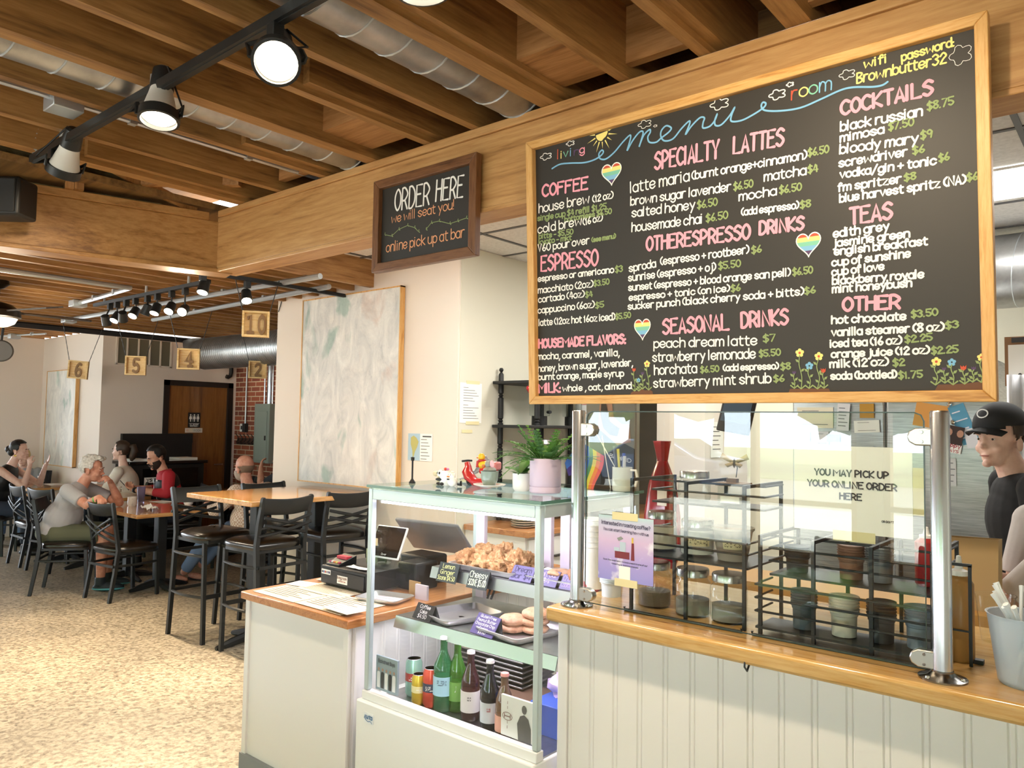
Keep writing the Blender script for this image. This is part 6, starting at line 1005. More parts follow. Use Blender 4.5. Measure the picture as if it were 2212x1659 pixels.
t, X = person('grey haired man in a grey T-shirt leaning on his hand, arm over an empty chair', (-7.90, 2.80), (.57, .82), seated(pelvis=(0, -.03, .55), chest=(0, .11, .83), neck=(0, .20, .985), head=(0, .28, 1.13), sh_r=(.185, .13, .935), sh_l=(-.185, .16, .945), el_r=(.36, .34, .82), wr_r=(.47, .46, .90), el_l=(-.15, .50, .79), wr_l=(-.07, .43, .99),
    hand_r=((.6, .35, -.1), (.35, .1, -.9), .75), hand_l=((.55, -.12, .5), (.2, -.6, -.5), .9), belly=1.35), SKINR, GTEE, OLIVE, mat('1f2a2e', .6), H_GREY, 'curly', shorts=True, botname='shorts', sleeve=.72, hd=(.02, 1, -.12), hs=1.05)
m = M(); a, b = V((.36, .34, .82)), V((.47, .46, .90)); c = a.lerp(b, .72); d = (b-a).normalized(); m.lathe([(.032, -.011), (.034, 0), (.032, .011)], c, 18, ax=d); m.build('wristband', mat('5fae4a', .5), t)
for x in (-.12, .12): m = M(); m.ell((x, .49, .022), (.053, .144, .018), 16, 8); m.build('teal_sole', mat('5fb0b4', .6), t)
CHK = None
cm, nt, bs, mp = nodes('check_shirt', .85); mp.inputs['Scale'].default_value = (60, 60, 60); ck = nt.nodes.new('ShaderNodeTexChecker'); ck.inputs['Scale'].default_value = 1; ck.inputs['Color1'].default_value = lin('d9cbbf'); ck.inputs['Color2'].default_value = lin('b89a86'); nt.links.new(mp.outputs['Vector'], ck.inputs['Vector']); nt.links.new(ck.outputs['Color'], bs.inputs['Base Color'])
person('bald man with grey beard in a checked shirt, jeans and flip-flops at the table', (-6.52, 3.98), (-1, -.18), seated(0.03, chest=(0, .0, .84), neck=(0, .06, 1.0), head=(0, .12, 1.165), sh_r=(.185, .0, .955), sh_l=(-.185, .0, .955), el_r=(.24, .22, .76), el_l=(-.24, .22, .76), wr_r=(.13, .46, .80), wr_l=(-.1, .46, .80), belly=1.4, kn_r=(.13, .44, .55), kn_l=(-.06, .47, .53), an_r=(.12, .82, .16), an_l=(-.05, .86, .11)),
    SKINR, cm, DENIM, mat('2a221e', .7), mat('7a6250', .8, name='grey_brown_hair'), 'bald', sleeve=1.55, beard=mat('a8978a', .85), topname='shirt', botname='jeans', flop=True, hd=(-.05, 1, -.02))
RED_ = mat('b5202c', .75, name='red_cotton', bump=.25, bscale=16); 
t, X = person('dark bearded man in red sleeves and a black vest looking at his phone', (-8.42, 4.24), (-.35, -1), seated(.16, head=(0, .26, 1.19), wr_r=(.13, .45, .84), wr_l=(-.02, .47, .83), el_r=(.3, .18, .80), el_l=(-.27, .16, .80), hand_r=((-.7, .5, .2), (0, -.3, .8), .6), hand_l=((.5, .6, .25), (0, -.4, .8), .6)), SKIN, RED_, NAVY, BLACK, H_BLK, 'short', sleeve=1.4, beard=mat('2a1f19', .8, name='dark_beard'), topname='shirt', hd=(-.3, 1, -.42), hs=1.06)
vst = M(); vst.ell((0, .06, .70), (.165, .13, .19), 22, 14); vst.ell((0, .13, .87), (.188, .132, .165), 22, 14); vst.ell((0, .155, .965), (.15, .09, .07), 22, 12); blob(vst, 'vest', mat('17181b', .6, name='black_vest'), t, .008, 5); M().tube([(0, .273, .94), (0, .268, .85), (0, .225, .68)], .004, 6).build('zip', STEEL, t); M().bx(-.1, .245, .925, -.05, .258, .938).build('vest_badge', PAPER, t)
m = M(); m.tube([(0.0-.075*cos(a), .145-.06*sin(a)+.02, 1.03+.012*sin(a)) for a in [k*pi/8 for k in range(16)]], .014, 8, closed=True); m.build('collar', RED_, t)
M().bx(-.035, -.004, -.07, .035, .004, .07).tf(Matrix.Translation((.06, .56, .88)) @ Matrix.Rotation(-.7, 4, 'X')).build('x', BLACKG).name = 'held_phone'
ph = bpy.data.objects['held_phone']; ph.matrix_world = t.matrix_basis.copy(); tag(ph, 'black phone held by the bearded man in red sleeves', 'phone'); m = M(); m.lathe([(.031, -.014), (.033, 0), (.031, .014)], V((-.045, .46, .83)), 18, ax=(.6, .1, 0)); m.build('wristwatch', BLACK, t)
t, X = person('woman with a brown ponytail in a white T-shirt, seen in profile', (-9.33, 4.12), (-.765, -.642), seated(.1, head=(0, .16, 1.225), wr_r=(.1, .48, .79), wr_l=(-.1, .48, .79), el_r=(.24, .2, .77), el_l=(-.24, .2, .77)), SKINP, mat('e6dfd2', .85, name='white_cotton', bump=.2, bscale=12), DENIMD, BLACK, H_BRN, 'tail', sleeve=.95, sex=1, hd=(.0, 1, .03), hs=.97)
m = M(); write(m, 'CU', (-.12, .86), (-.06, .86), .05, .008, lambda u, v: V((u, .232+.02*abs(u), v))); m.build('shirt_lettering', mat('2a2e44', .7), t, smooth=False)
t, X = person('woman in a black sleeveless top with dark tied hair, hands raised', (-10.44, 3.0), (.62, .78), seated(.16, head=(0, .26, 1.215), el_r=(.2, .40, .80), wr_r=(.1, .42, 1.04), el_l=(-.2, .42, .80), wr_l=(-.08, .52, 1.03), hand_r=((-.15, -.15, 1), (-.5, .2, 0), .5), hand_l=((.05, .45, .9), (.3, -.6, .3), .15)), SKINP, BLACK, DENIMD, BLACK, H_BLK, 'bun', sleeve=0, sex=1, topname='tank_top', hs=.98)
m = M(); m.lathe([(.008, -.003), (.012, 0), (.008, .003)], X(.082, -.004, -.066), 12, ax=(1, 0, 0)); m.build('earring', mat('d8b45a', .2, 1), t)
person('blond person in a grey shirt behind the woman in the black top', (-11.38, 3.62), (.84, -.54), seated(.05, pelvis=(0, -.02, .53), chest=(0, .03, .78), neck=(0, .06, .93), head=(0, .09, 1.08), sh_r=(.16, .03, .885), sh_l=(-.16, .03, .885), el_r=(.22, .15, .7), el_l=(-.22, .15, .7)), SKINP, mat('9a9ca0', .85), DENIM, BLACK, H_BLD, 'short', sleeve=.7, sex=1, hs=.95)
person('person behind the bald man, hidden by the white wall except for a raised forearm', (-7.42, 5.08), (-1, -.1), seated(.1, el_r=(.2, .34, .86), wr_r=(.1, .44, 1.04), el_l=(-.2, .36, .86), wr_l=(-.1, .5, 1.06), hand_l=((.2, .1, .9), (.4, -.3, 0), .5), hand_r=((-.2, .1, .9), (-.4, -.3, 0), .5)), SKIN, NAVY, DENIMD, BLACK, H_BRN, 'short', sleeve=.6, vox=.009)
stand = lambda s, **k: dict(dict(pelvis=(0, 0, .97*s), chest=(0, .0, 1.27*s), neck=(0, .0, 1.46*s), head=(0, .045, 1.615*s), sh_r=(.19, 0, 1.405*s), sh_l=(-.19, 0, 1.405*s), el_r=(.24, -.02, 1.11*s), el_l=(-.24, -.02, 1.11*s), wr_r=(.22, .16, .95*s), wr_l=(-.22, .16, .95*s), hip_r=(.09, 0, .93*s), hip_l=(-.09, 0, .93*s), kn_r=(.1, .03, .5*s), kn_l=(-.1, .03, .5*s), an_r=(.1, -.02, .09), an_l=(-.1, -.02, .09)), **k)
t, X = person('barista in a black cap and black T-shirt standing behind the bar', (-.405, 3.63), (-.93, -.37), stand(1.0, head=(0, .075, 1.60), neck=(0, .02, 1.45)), SKINP, mat('121213', .85, name='black_cotton', bump=.2, bscale=12), DENIMD, BLACK, H_BRN, 'short', sleeve=.75, vox=.0045, hd=(-.66, .75, -.05))
cp = M(); cp.ell((0, -.012, .045), (.088, .107, .092), 36, 24); ff = [f_ for f_ in cp.f if all(cp.v[i][2] > .038-.12*(cp.v[i][1]) for i in f_)]; cp.f = ff; cp.m = [0]*len(ff); cp.v = [tuple(X(*p)) for p in cp.v]; capo = cp.build('cap', mat('1b1b1c', .8, name='cap_cloth'), t, solid=.006, ang=3)
br_ = M(); br_.sheet([[X(.07*u, .05+.032*(1-u*u)+.085*w_*(1-.6*u*u), .04-.014*w_-.02*u*u) for u in [i/6-1 for i in range(13)]] for w_ in [j/6 for j in range(7)]]); br_.build('cap_brim', mat('1b1b1c', .8, name='cap_cloth'), capo, solid=.005); m = M()
for a in range(10): pass
ribbon(m, [(.022*cos(k*pi/8), .016*sin(k*pi/8)) for k in range(17)], .005, lambda u, v: X(.004+u, .089-.25*v-.5*abs(u)*.3, .095+v)); m.build('cap_emblem', mat('d8d8d4', .7), capo, smooth=False)
t, X = person('person in a pale grey T-shirt with a tattooed raised forearm at the right edge', (-.19, 3.21), (-.765, -.642), stand(.93, el_r=(.2, .10, 1.06), wr_r=(.15, .25, 1.12), el_l=(-.02, .30, 1.03), wr_l=(-.0, .385, 1.115), sh_l=(-.15, .12, 1.29), sh_r=(.19, .04, 1.30), el_r2=(0, 0, 0), hand_l=((.0, .25, .85), (.5, -.6, .1), .8), hand_r=((-.2, .2, .6), (-.5, -.5, .2), .8)), SKINP, mat('bdb6b0', .85, name='pale_grey_cotton', bump=.25, bscale=12), OLIVE, BLACK, H_BRN, 'tail', sleeve=.8, sex=1, vox=.004)
def frost(col, a):
    m = bpy.data.materials.new('frosted_plastic'); m.use_nodes = True; nt = m.node_tree; b = nt.nodes['Principled BSDF']; b.inputs['Base Color'].default_value = lin(col); b.inputs['Roughness'].default_value = .4; b.inputs['Alpha'].default_value = a; return m
# ------------------------------------------------------------------ behind the bar
BT = 1.067
def wire_rack(lab, x0, x1, y0, y1, levels, zt, uprights, name='wire_rack'):
    t = thing(name, lab, 'rack', ((x0+x1)/2, (y0+y1)/2, BT)); m = M(); r = .004
    m.tube([(x0, y0, BT+.012), (x0, y0, BT+.004), (x1, y0, BT+.004), (x1, y0, BT+.012)], r, 6); lp(m, 'base_wire', BLACKM, t)
    for x in uprights: m = M(); m.bar((x, y0+.03, BT), (x, y0+.03, zt), .009, .009); m.bar((x, y1, BT), (x, y1, zt), .009, .009); lp(m.bar((x, y0+.03, zt-.004), (x, y1, zt-.004), .009, .009), 'upright', BLACKM, t)
    for (z, ya, yb, zr) in levels:
        m = M(); m.bx(x0, ya, z-.006, x1, yb, z, 0); lp(m, 'shelf', BLACKM, t); m = M()
        for zz in zr: m.tube([(x0, ya, zz), (x1, ya, zz)], r*.8, 6); m.tube([(x0, ya, zz), (x0, yb, zz)], r*.8, 6); m.tube([(x1, ya, zz), (x1, yb, zz)], r*.8, 6)
        lp(m, 'guard_wire', BLACKM, t)
    return t
wire_rack('black tiered wire rack of jars behind the left half of the glass', -1.225, -.86, 2.0, 2.3, [(1.235, 2.04, 2.28, (1.27, 1.30)), (1.385, 2.16, 2.30, (1.42, 1.45))], 1.46, (-1.22, -1.04, -.865))
wire_rack('long black wire cup rack behind the right half of the glass', -.83, -.40, 2.0, 2.32, [(1.215, 2.12, 2.3, (1.25, 1.285, 1.32)), (1.09, 2.02, 2.14, (1.13, 1.165, 1.2))], 1.33, (-.82, -.68, -.54, -.405), 'cup_rack')
JGL = thin_glass('storage_glass', (.9, .93, .92), 1.5, .02)
def jar(lab, x, y, z, r, h, content, fillh, lid='b9b9b7', label=None, name='storage_jar', lidr=None):
    t = thing(name, lab, 'jar', (x, y, z)); M().lathe([(0, .002), (r*.9, 0), (r, .008), (r, h*.82), (r*.86, h*.9), (r*.86, h)], n=26).build('glass_body', JGL, t)
    if content: M().lathe([(0, .006), (r*.93, .006), (r*.93, fillh*h), (0, fillh*h)], n=22).build('contents', mat(content, .8), t)
    if lid: lr = lidr or r*.92; M().lathe([(0, h-.004), (lr, h-.004), (lr, h+.014), (lr*.96, h+.018), (0, h+.018)], n=26).build('lid', mat(lid, .25, 1), t)
    if label: l = M(); l.sheet([[V(((r+.001)*cos(a), (r+.001)*sin(a), zz)) for a in [-1.85+i*.13 for i in range(12)]] for zz in (h*.35, h*.65)]); l = l.build('label', mat('d9d0a8', .7), t); m = M(); write(m, label, (-1.75, h*.43), (-.55, h*.43), h*.14, h*.022, lambda u, v: V(((r+.0018)*cos(u), (r+.0018)*sin(u), v))); m.build('lettering', BLK, l, smooth=False)
    return t
J = lambda px_, Y: py(px_, 1100, Y).x
jar('glass jar with metal lid at the left of the middle rack shelf', J(1430, 2.15), 2.15, 1.237, .047, .1, 'c9c3b4', .7, label=None); jar('metal lidded jar with a masking tape label reading MATCHA', J(1507, 2.14), 2.14, 1.237, .052, .088, 'd4d2cc', .85, label='MATCHA 4g')
t = thing('plastic_tub', 'clear plastic tub of tan powder with a label reading Gold Rush', 'tub', (J(1583, 2.13), 2.13, 1.237)); M().lathe([(0, .002), (.042, 0), (.056, .082), (.062, .088), (.062, .094), (.055, .094)], n=26).build('tub_body', mat('d9d5cb', .25, trans=.6), t); M().lathe([(0, .004), (.0415, .004), (.048, .04), (0, .04)], n=22).build('contents', mat('b5824f', .8), t); l = M(); l.sheet([[V(((.0475+.2*(zz-.03)+.001)*cos(a), (.0475+.2*(zz-.03)+.001)*sin(a), zz)) for a in [-1.7+i*.11 for i in range(12)]] for zz in (.035, .066)]); l = l.build('label', mat('e3dab2', .7), t); m = M(); write(m, 'Gold Rush', (-1.62, .043), (-.6, .043), .015, .0022, lambda u, v: V(((.0475+.2*(v-.03)+.0022)*cos(u), (.0475+.2*(v-.03)+.0022)*sin(u), v))); m.build('lettering', BLACK, l, smooth=False)
for k, (px_, Y, lab) in enumerate(((1415, 2.12, 'glass jar on the counter under the rack, left one'), (1497, 2.1, 'glass jar on the counter under the rack, middle one'), (1575, 2.1, 'glass jar on the counter under the rack, right one'))): jar(lab, J(px_, Y), Y, BT, .052, .118, '6a5a48' if k == 0 else '8a857c', .4, 'c4c2bc')
jar('big glass jar with a handle and steel lid on the upper rack shelf', J(1500, 2.24), 2.24, 1.387, .05, .075, None, 0, 'cfcac0', lidr=.046); M().tube([(-.048, 0, .07), (-.075, 0, .065), (-.08, 0, .04), (-.05, 0, .015)], .005, 8).build('handle', JGL, bpy.data.objects['storage_jar.005'])
t = thing('wooden_lid_canister', 'glass canister with a wooden lid right of the big jar', 'canister', (J(1585, 2.24), 2.24, 1.387)); M().bx(-.036, -.036, 0, .036, .036, .055).build('glass_body', JGL, t); M().bx(-.03, -.03, .003, .03, .03, .022).build('contents', PAPER, t); M().bx(-.042, -.042, .055, .042, .042, .064).build('lid', mat('8a6f52', .6), t, bevel=.002); M().bx(-.02, -.01, .064, .012, .01, .076).build('knob', mat('6f5a45', .6), t)
t = thing('moth_ornament', 'brown paper moth ornament on a wire above the canister', 'ornament', (J(1590, 2.3), 2.3, 1.463)); M().tube([(0, 0, 0), (.004, 0, .03), (-.006, 0, .055)], .0015, 5).build('wire', BLACK, t); m = M()
for s in (-1, 1): m.add([(-.006, 0, .05), (-.006+s*.045, -.012*s, .075), (-.006+s*.052, -.01*s, .058), (-.006+s*.012, 0, .045)], [(0, 1, 2, 3)]); m.add([(-.006, 0, .05), (-.006+s*.03, -.006, .04), (-.006+s*.02, -.004, .03), (-.006, 0, .04)], [(0, 1, 2, 3)])
m.build('wings', mat('b5a27e', .7), t, solid=.002); M().lathe([(0, .028), (.004, .035), (.004, .052), (0, .06)], (-.006, 0, 0), n=10).build('body', mat('5a4a3a', .7), t)
def cupstack(lab, px_, Y, z, r, h, col, n=6, cat='cup stack', tr=0):
    t = thing('cup_stack', lab, cat, (J(px_, Y), Y, z)); c_ = mat(col, .5, trans=tr); M().lathe([(0, 0), (r*.8, 0), (r*.84, h*.5), (r*.9, h*.52), (r*.9, h*.54)], n=24).build('bottom_cup', c_, t)
    for k in range(n): zz = h*(.54+.46*k/n); M().lathe([(r*.9, zz), (r*.92, zz+h*.46/n*.6), (r, zz+h*.46/n*.7), (r, zz+h*.46/n)], n=24).build('cup_rim', c_, t)
    return t
for k, (px_, Y, z, r, h, c_, lab) in enumerate(((1282, 2.2, BT, .042, .235, 'e6e2d6', 'tall stack of off-white paper cups behind the left glass post'), (1322, 2.14, BT, .038, .075, 'dfe6ea', 'short stack of clear plastic lids beside the paper cups'),
    (1838, 2.2, 1.217, .036, .09, '8a6552', 'stack of brown cups on the upper shelf of the cup rack'), (1900, 2.21, 1.217, .037, .09, '6d7075', 'stack of grey cups on the upper shelf of the cup rack'), (1722, 2.2, 1.217, .036, .07, '3a3d40', 'stack of dark cups at the left of the upper cup rack shelf'),
    (1822, 2.08, 1.092, .037, .1, 'cfccbd', 'stack of cream cups on the lower shelf of the cup rack'), (1902, 2.085, 1.092, .035, .1, '23272a', 'stack of black cups on the lower shelf of the cup rack'), (1736, 2.08, 1.092, .034, .1, '4c5960', 'stack of blue grey cups at the left of the lower cup rack shelf'), (1985, 2.09, 1.092, .036, .1, '7d8a98', 'stack of pale blue cups beside the right steel post'))): cupstack(lab, px_, Y, z, r, h, c_)
def sqbottle(lab, x, y, z, r, h, col, cap, name='syrup_bottle', tr=0, top=None): t = thing(name, lab, 'bottle', (x, y, z)); M().lathe([(0, .002), (r-.004, 0), (r, .006), (r, h*.86), (r*.6, h*.95), (r*.4, h*.96)], n=24).build('bottle_body', mat(col, .3, trans=tr), t); M().lathe([(r*.62, h*.93), (r*.62, h), (r*.3, h*1.02), (r*.16, h*1.16), (0, h*1.17)], n=18).build('nozzle_cap', mat(cap, .4), t); return t
sqbottle('red squeeze bottle on the cup rack by the right steel post', -.46, 2.24, 1.217, .028, .13, '9c2a2c', 'e8e8e8'); sqbottle('tall amber syrup bottle with white nozzle right of the steel post', py(2072, 1300, 2.14).x, 2.14, BT, .032, .215, 'b98d52', 'e9e9e6', tr=.25)
t = thing('bottle_stand', 'black wire bottle stand right of the steel post', 'stand', (-.37, 2.1, BT)); m = M(); m.bar((-.045, 0, 0), (-.045, 0, .235), .007, .007); m.bar((.03, 0, .0), (.03, 0, .235), .007, .007); m.bar((-.05, 0, .235), (.034, 0, .235), .007, .007); m.bar((-.045, 0, .08), (.03, 0, .08), .004, .004); m.build('frame', BLACKM, t); M().bx(-.06, .03, 0, .05, .05, .01).build('foot', BLACKM, t)
# straw cup at the right edge
t = thing('straw_cup', 'frosted plastic tub of paper wrapped straws at the right end of the bar', 'straw cup', (-.222, 2.035, BT)); FR = frost('c9d8e6', .55); r0_, r1_, hh = .056, .076, .152
M().lathe([(0, .002), (r0_-.006, 0), (r0_, .006), (r1_, hh), (r1_+.003, hh), (r1_-.002, hh-.001), (r0_-.003, .008), (0, .006)], n=32).build('cup_body', FR, t)
random.seed(11)
for k in range(15):
    a = random.uniform(0, 2*pi); b_ = a+pi+random.uniform(-.6, .6); z1 = random.uniform(.165, .215); p0 = V((.042*cos(b_), .042*sin(b_), .008)); p1 = V((.062*cos(a), .062*sin(a), z1)); s_ = thing('wrapped_straw', 'paper wrapped straw standing in the frosted tub', 'straw', V(t.location)+p0, 0, 'straws in the frosted tub'); d = p1-p0; q = V((0, 0, 0))
    M().tube([q, d*.93, d], [.0052, .0052, .007], 8, flat=.8).build('paper_sleeve', mat('eef2f4', .6), s_); M().tube([d*.3, d*.32, d*.6, d*.62], [.0053, .0056, .0056, .0053], 8, flat=.82).build('blue_print', mat('9fd0dc', .6), s_)
t = thing('clear_cup', 'empty clear plastic cup behind the straws', 'cup', (py(2150, 1310, 2.38).x, 2.38, BT)); M().lathe([(0, .002), (.032, 0), (.046, .12), (.05, .125), (.047, .125), (.033, .004)], n=26).build('cup_body', GLASS, t)
# kitchen: counter on the return wall with shelf rack
t = thing('back_cabinet', 'white drawer cabinet with wooden top along the kitchen return wall', 'cabinet', (-3.5, 4.9, 0)); lp(M().bx(-3.79, 4.02, 0, -3.24, 6.2, .86), 'body', WHITE, t); lp(M().bx(-3.79, 4.0, .86, -3.2, 6.2, .9), 'counter_top', OAKY, t, bevel=.004)
for k in range(3):
    for z0, z1 in ((.08, .45), (.47, .84)): y = 4.04+.72*k; d = lp(M().bx(-3.24, y, z0, -3.222, y+.69, z1), 'drawer', WHITE, t, bevel=.003); M().bx(-3.218-t.location.x, y+.27-t.location.y, z1-.14, -3.2-t.location.x, y+.42-t.location.y, z1-.125).build('handle', BLK, d)
t = thing('spindle_shelf', 'black turned-post shelf rack on the kitchen return wall', 'shelf', (-3.6, 4.8, .9))
SP = lambda H: [(.02, 0), (.022, .02)]+[q for z in range(0, int(H/.19)) for q in ((.021, .03+.19*z), (.021, .15+.19*z), (.012, .16+.19*z), (.02, .17+.19*z), (.012, .18+.19*z), (.021, .19+.19*z))]+[(.019, H-.05), (.008, H-.035), (.018, H-.018), (.012, H-.003), (0, H)]
for x, y in ((-3.76, 4.35), (-3.45, 4.40), (-3.76, 5.25), (-3.45, 5.25), (-3.76, 4.85)): lp(M().lathe(SP(1.14), (x, y, .9), n=12), 'turned_post', BLACK, t)
for z in (1.02, 1.60, 1.925): lp(M().bx(-3.785, 4.28, z-.011, -3.42, 5.36, z+.011), 'shelf_board', BLACK, t, bevel=.004)
def dispenser(lab, x, y, z, h): t = thing('glass_dispenser', lab, 'dispenser', (x, y, z)); M().lathe([(0, .07), (.075, .07), (.08, .08), (.08, h), (.06, h+.02), (.06, h+.03)], n=24).build('glass_body', JGL, t); M().lathe([(.06, 0), (.06, .07), (0, .07)], n=20).build('stand', BLACK, t); M().lathe([(0, h+.02), (.09, h+.02), (.08, h+.05), (0, h+.055)], n=20).build('lid', mat('c9c9c6', .3, .8), t); M().cyl((.08, 0, .1), (.12, -.02, .1), .012, 10).build('tap', BLACK, t)
dispenser('glass drink dispenser on the upper level of the black shelf', -3.6, 4.62, 1.612, .25); dispenser('glass drink dispenser on the lower level of the black shelf', -3.6, 4.64, 1.032, .42); dispenser('glass drink dispenser at the far end of the upper shelf level', -3.6, 5.05, 1.612, .25)
HT = mat('b3202a', .15, .5, coat=.5)
for x, y, z, lab in ((-3.42, 4.27, 1.87, 'shiny red heart ornament at the left shelf post'), (-3.41, 4.46, 1.83, 'shiny red heart ornament hanging by the second shelf post')):
    t = thing('heart_ornament', lab, 'ornament', (x, y, z)); m = M(); hp = []
    for i in range(24): a = 2*pi*i/24; hp.append((.034*sin(a)**3, .034*(13*cos(a)-5*cos(2*a)-2*cos(3*a)-cos(4*a))/16))
    m.sheet([[V((d, u*f, v*f)) for u, v in hp+[hp[0]]] for d, f in ((-.022, .02), (-.017, .6), (0, 1), (.017, .6), (.022, .02))]); m.build('heart', HT, t, ang=2); M().tube([(0, 0, .025), (-.01, .01, .05), (-.02, .02, .075)], .002, 5).build('string', PAPER, t)
t = thing('whiteboard', 'whiteboard with red handwritten lists behind the black shelf', 'whiteboard', (-3.793, 5.72, 1.62)); M().bx(0, -.35, -.32, .01, .35, .32).build('panel', mat('e3e6e2', .3), t); m = M()
for k in range(12): y = -.28+.3*(k % 2); z = .25-.045*(k//2)*1.7; ribbon(m, [(y, z), (y+.06+.05*(k % 3), z+.008)], .006, lambda u, v: V((.011, u, v)))
m.build('lettering', mat('b0504a', .7), t, smooth=False)
t = thing('plate_stack', 'stack of white plates on the wooden kitchen counter', 'plates', (-3.38, 4.18, .9))
for k in range(7): M().lathe([(0, .002), (.05, 0), (.09, .012), (.092, .015), (.05, .006), (0, .006)], (0, 0, .016*k), n=26).build('plate', CERAM, t)
S('column_kitchen', M().bx(-3.08, 5.5, 0, -2.66, 6.35, 2.9), PAINT, smooth=False)
S('door_2', M().bx(-3.7, 6.28, 0, -3.1, 6.31, 2.05), mat('4b463e', .6), smooth=False)
t = thing('fridge', 'tall stainless steel fridge covered with notes and photos', 'fridge', (-1.14, 4.62, 0)); lp(M().bx(-1.66, 4.62, .06, -.62, 5.35, 2.0), 'body', STEELB, t, bevel=.01); [lp(M().cyl((x, y, 0), (x, y, .06), .025, 10), 'foot', BLACK, t) for x in (-1.6, -.68) for y in (4.68, 5.28)]
for x0, x1 in ((-1.655, -1.145), (-1.135, -.625)): d = lp(M().bx(x0, 4.59, .12, x1, 4.62, 1.97), 'fridge_door', STEELB, t, bevel=.008); hx = x1-.05 if x0 < -1.3 else x0+.05; M().tube([(hx+1.14, 4.585-4.62, .7), (hx+1.14, 4.55-4.62, .72), (hx+1.14, 4.55-4.62, 1.5), (hx+1.14, 4.585-4.62, 1.52)], .012, 8).build('door_handle', STEEL, d)
FY = 4.588; FK = 0
def note(lab, px0, py0, px1, py1, col, rz=0, name='fridge_note', Y=FY, cat='note', lines=0, lc='6a6a70'):
    global FK; FK += 1; Y = Y-.0022*(FK % 8); a = py(px0, py0, Y); b_ = py(px1, py1, Y); w, h = abs(b_.x-a.x), abs(a.z-b_.z); t = thing(name, lab, cat, ((a.x+b_.x)/2, Y, (a.z+b_.z)/2)); t.rotation_euler.y = rz; M().bx(-w/2, -.002, -h/2, w/2, 0, h/2).build('sheet', mat(col, .7), t, smooth=False)
    if lines: m = M(); [ribbon(m, [(-w*.35, h*(.33-.66*k/max(lines-1, 1))), (w*(.1+.25*((k*5) % 3)/2), h*(.33-.66*k/max(lines-1, 1)))], h*.03, lambda u, v: V((u, -.0026, v))) for k in range(lines)]; m.build('lettering', mat(lc, .7), t, smooth=False)
    return t
note('large cream envelope sheet high on the left fridge door', 1722, 880, 1800, 925, 'e6dfc6', 0, lines=2); note('small framed white card on the left fridge door', 1722, 932, 1750, 955, 'e8e4e0', 0, lines=4, lc='803a30'); note('white thank you card beside the framed card', 1762, 932, 1790, 963, 'e3dfe6', 0, lines=2); note('grey label with an arch shape on the fridge', 1786, 938, 1814, 955, '8c9096', 0); note('colourful photo magnet near the top middle of the fridge', 1857, 872, 1888, 903, 'b8892e', .0, 'photo_magnet', FY, 'photo'); note('handwritten white note reading best wishes on the fridge', 1845, 908, 1900, 935, 'efeee4', -.05, lines=2, lc='3a3a3a'); note('tall receipt strip clipped near the top of the fridge', 1808, 872, 1835, 930, 'dddde0', .06, lines=6)
note('orange wooden clipboard card at the top right of the fridge', 1975, 873, 2050, 925, 'd99a4e', .18); note('blue and white leaflet behind the cap of the barista', 2062, 873, 2100, 960, '5a9ab8', -.35, lines=4, lc='e8e8f0'); note('white folded leaflet left of the barista\'s face', 2085, 925, 2112, 968, 'dfe0e4', -.2); note('white checklist sheet on the right fridge door below the photo card', 2048, 990, 2066, 1050, 'cfd0d0', 0, lines=4)
t = note('photo greeting card with red lettering pinned askew on the fridge', 2040, 920, 2080, 975, '3a2a26', .2, 'photo_card', FY-.003, 'card'); w_ = .11; m = M(); PQ = lambda u, v: V((u, -.0028, v)); disc2(m, [(-.046, -.075), (.046, -.075), (.046, -.03), (-.046, -.03)], PQ); m.build('white_band', PAPER, t, smooth=False); m = M(); write(m, 'HAPPY', (-.04, -.05), (.04, -.05), .018, .004, lambda u, v: V((u, -.0032, v))); write(m, 'DAYS', (-.02, -.071), (.035, -.071), .014, .003, lambda u, v: V((u, -.0032, v))); m.build('lettering', mat('a8323a', .6), t, smooth=False)
m = M(); [disc2(m, [(x+.016*cos(a*pi/5), .03+.02*sin(a*pi/5)) for a in range(10)], PQ) for x in (-.026, .026)]; m.build('photo_faces', mat('b98a72', .7), t, smooth=False)
for x, y, lab in ((2060, 912, 'steel bulldog clip magnet above the photo card'), (2052, 873, 'steel clip magnet above the blue leaflet')): tag(M().lathe([(.014, 0), (.014, .01), (.009, .02), (0, .022)], n=14, ax=(0, -1, 0)).build('clip_magnet', CHROME, loc=py(x, y, FY-.003)), lab, 'magnet')
t = thing('wall_tablet', 'black tilted order screen hanging beyond the middle of the glass', 'monitor', py(1592, 893, 3.6)); R = Matrix.Rotation(.15, 4, 'Y') @ Matrix.Rotation(-.2, 4, 'X'); M().bx(-.085, -.01, -.1, .085, .01, .1).tf(R).build('screen_case', BLACK, t, bevel=.006); M().bx(-.072, -.012, -.05, .072, -.009, .085).tf(R).build('screen', mat('4c5a66', .15), t); M().bx(-.02, .0, .08, .02, .02, 1.1).build('mount_arm', BLK, t)
t = thing('typed_sheet', 'typed white sheet on the side of the white kitchen column', 'notice', (-2.655, 5.7, 1.52)); M().bx(0, -.11, -.14, .002, .11, .14).build('sheet', PAPER, t); m = M(); [ribbon(m, [(-.08, .1-.035*k), (.02+.02*(k % 3), .1-.035*k)], .006, lambda u, v: V((.0026, u, v))) for k in range(6)]; m.build('lettering', BLK, t, smooth=False)
t = thing('cellophane_gift', 'tall gift wrapped in red cellophane behind the glass', 'gift', py(1430, 1075, 2.75)); t.location.z = 1.06; m = M(); rows = []
for z, r in ((0, .055), (.06, .07), (.2, .075), (.33, .055), (.42, .022), (.46, .03), (.5, .04)): rows.append([V((r*(1+.22*noise.noise(V((cos(a)*2, sin(a)*2, z*9))))*cos(a), r*.8*(1+.22*noise.noise(V((sin(a)*2, z*9, cos(a)*2))))*sin(a), z)) for a in [2*pi*i/20 for i in range(21)]])
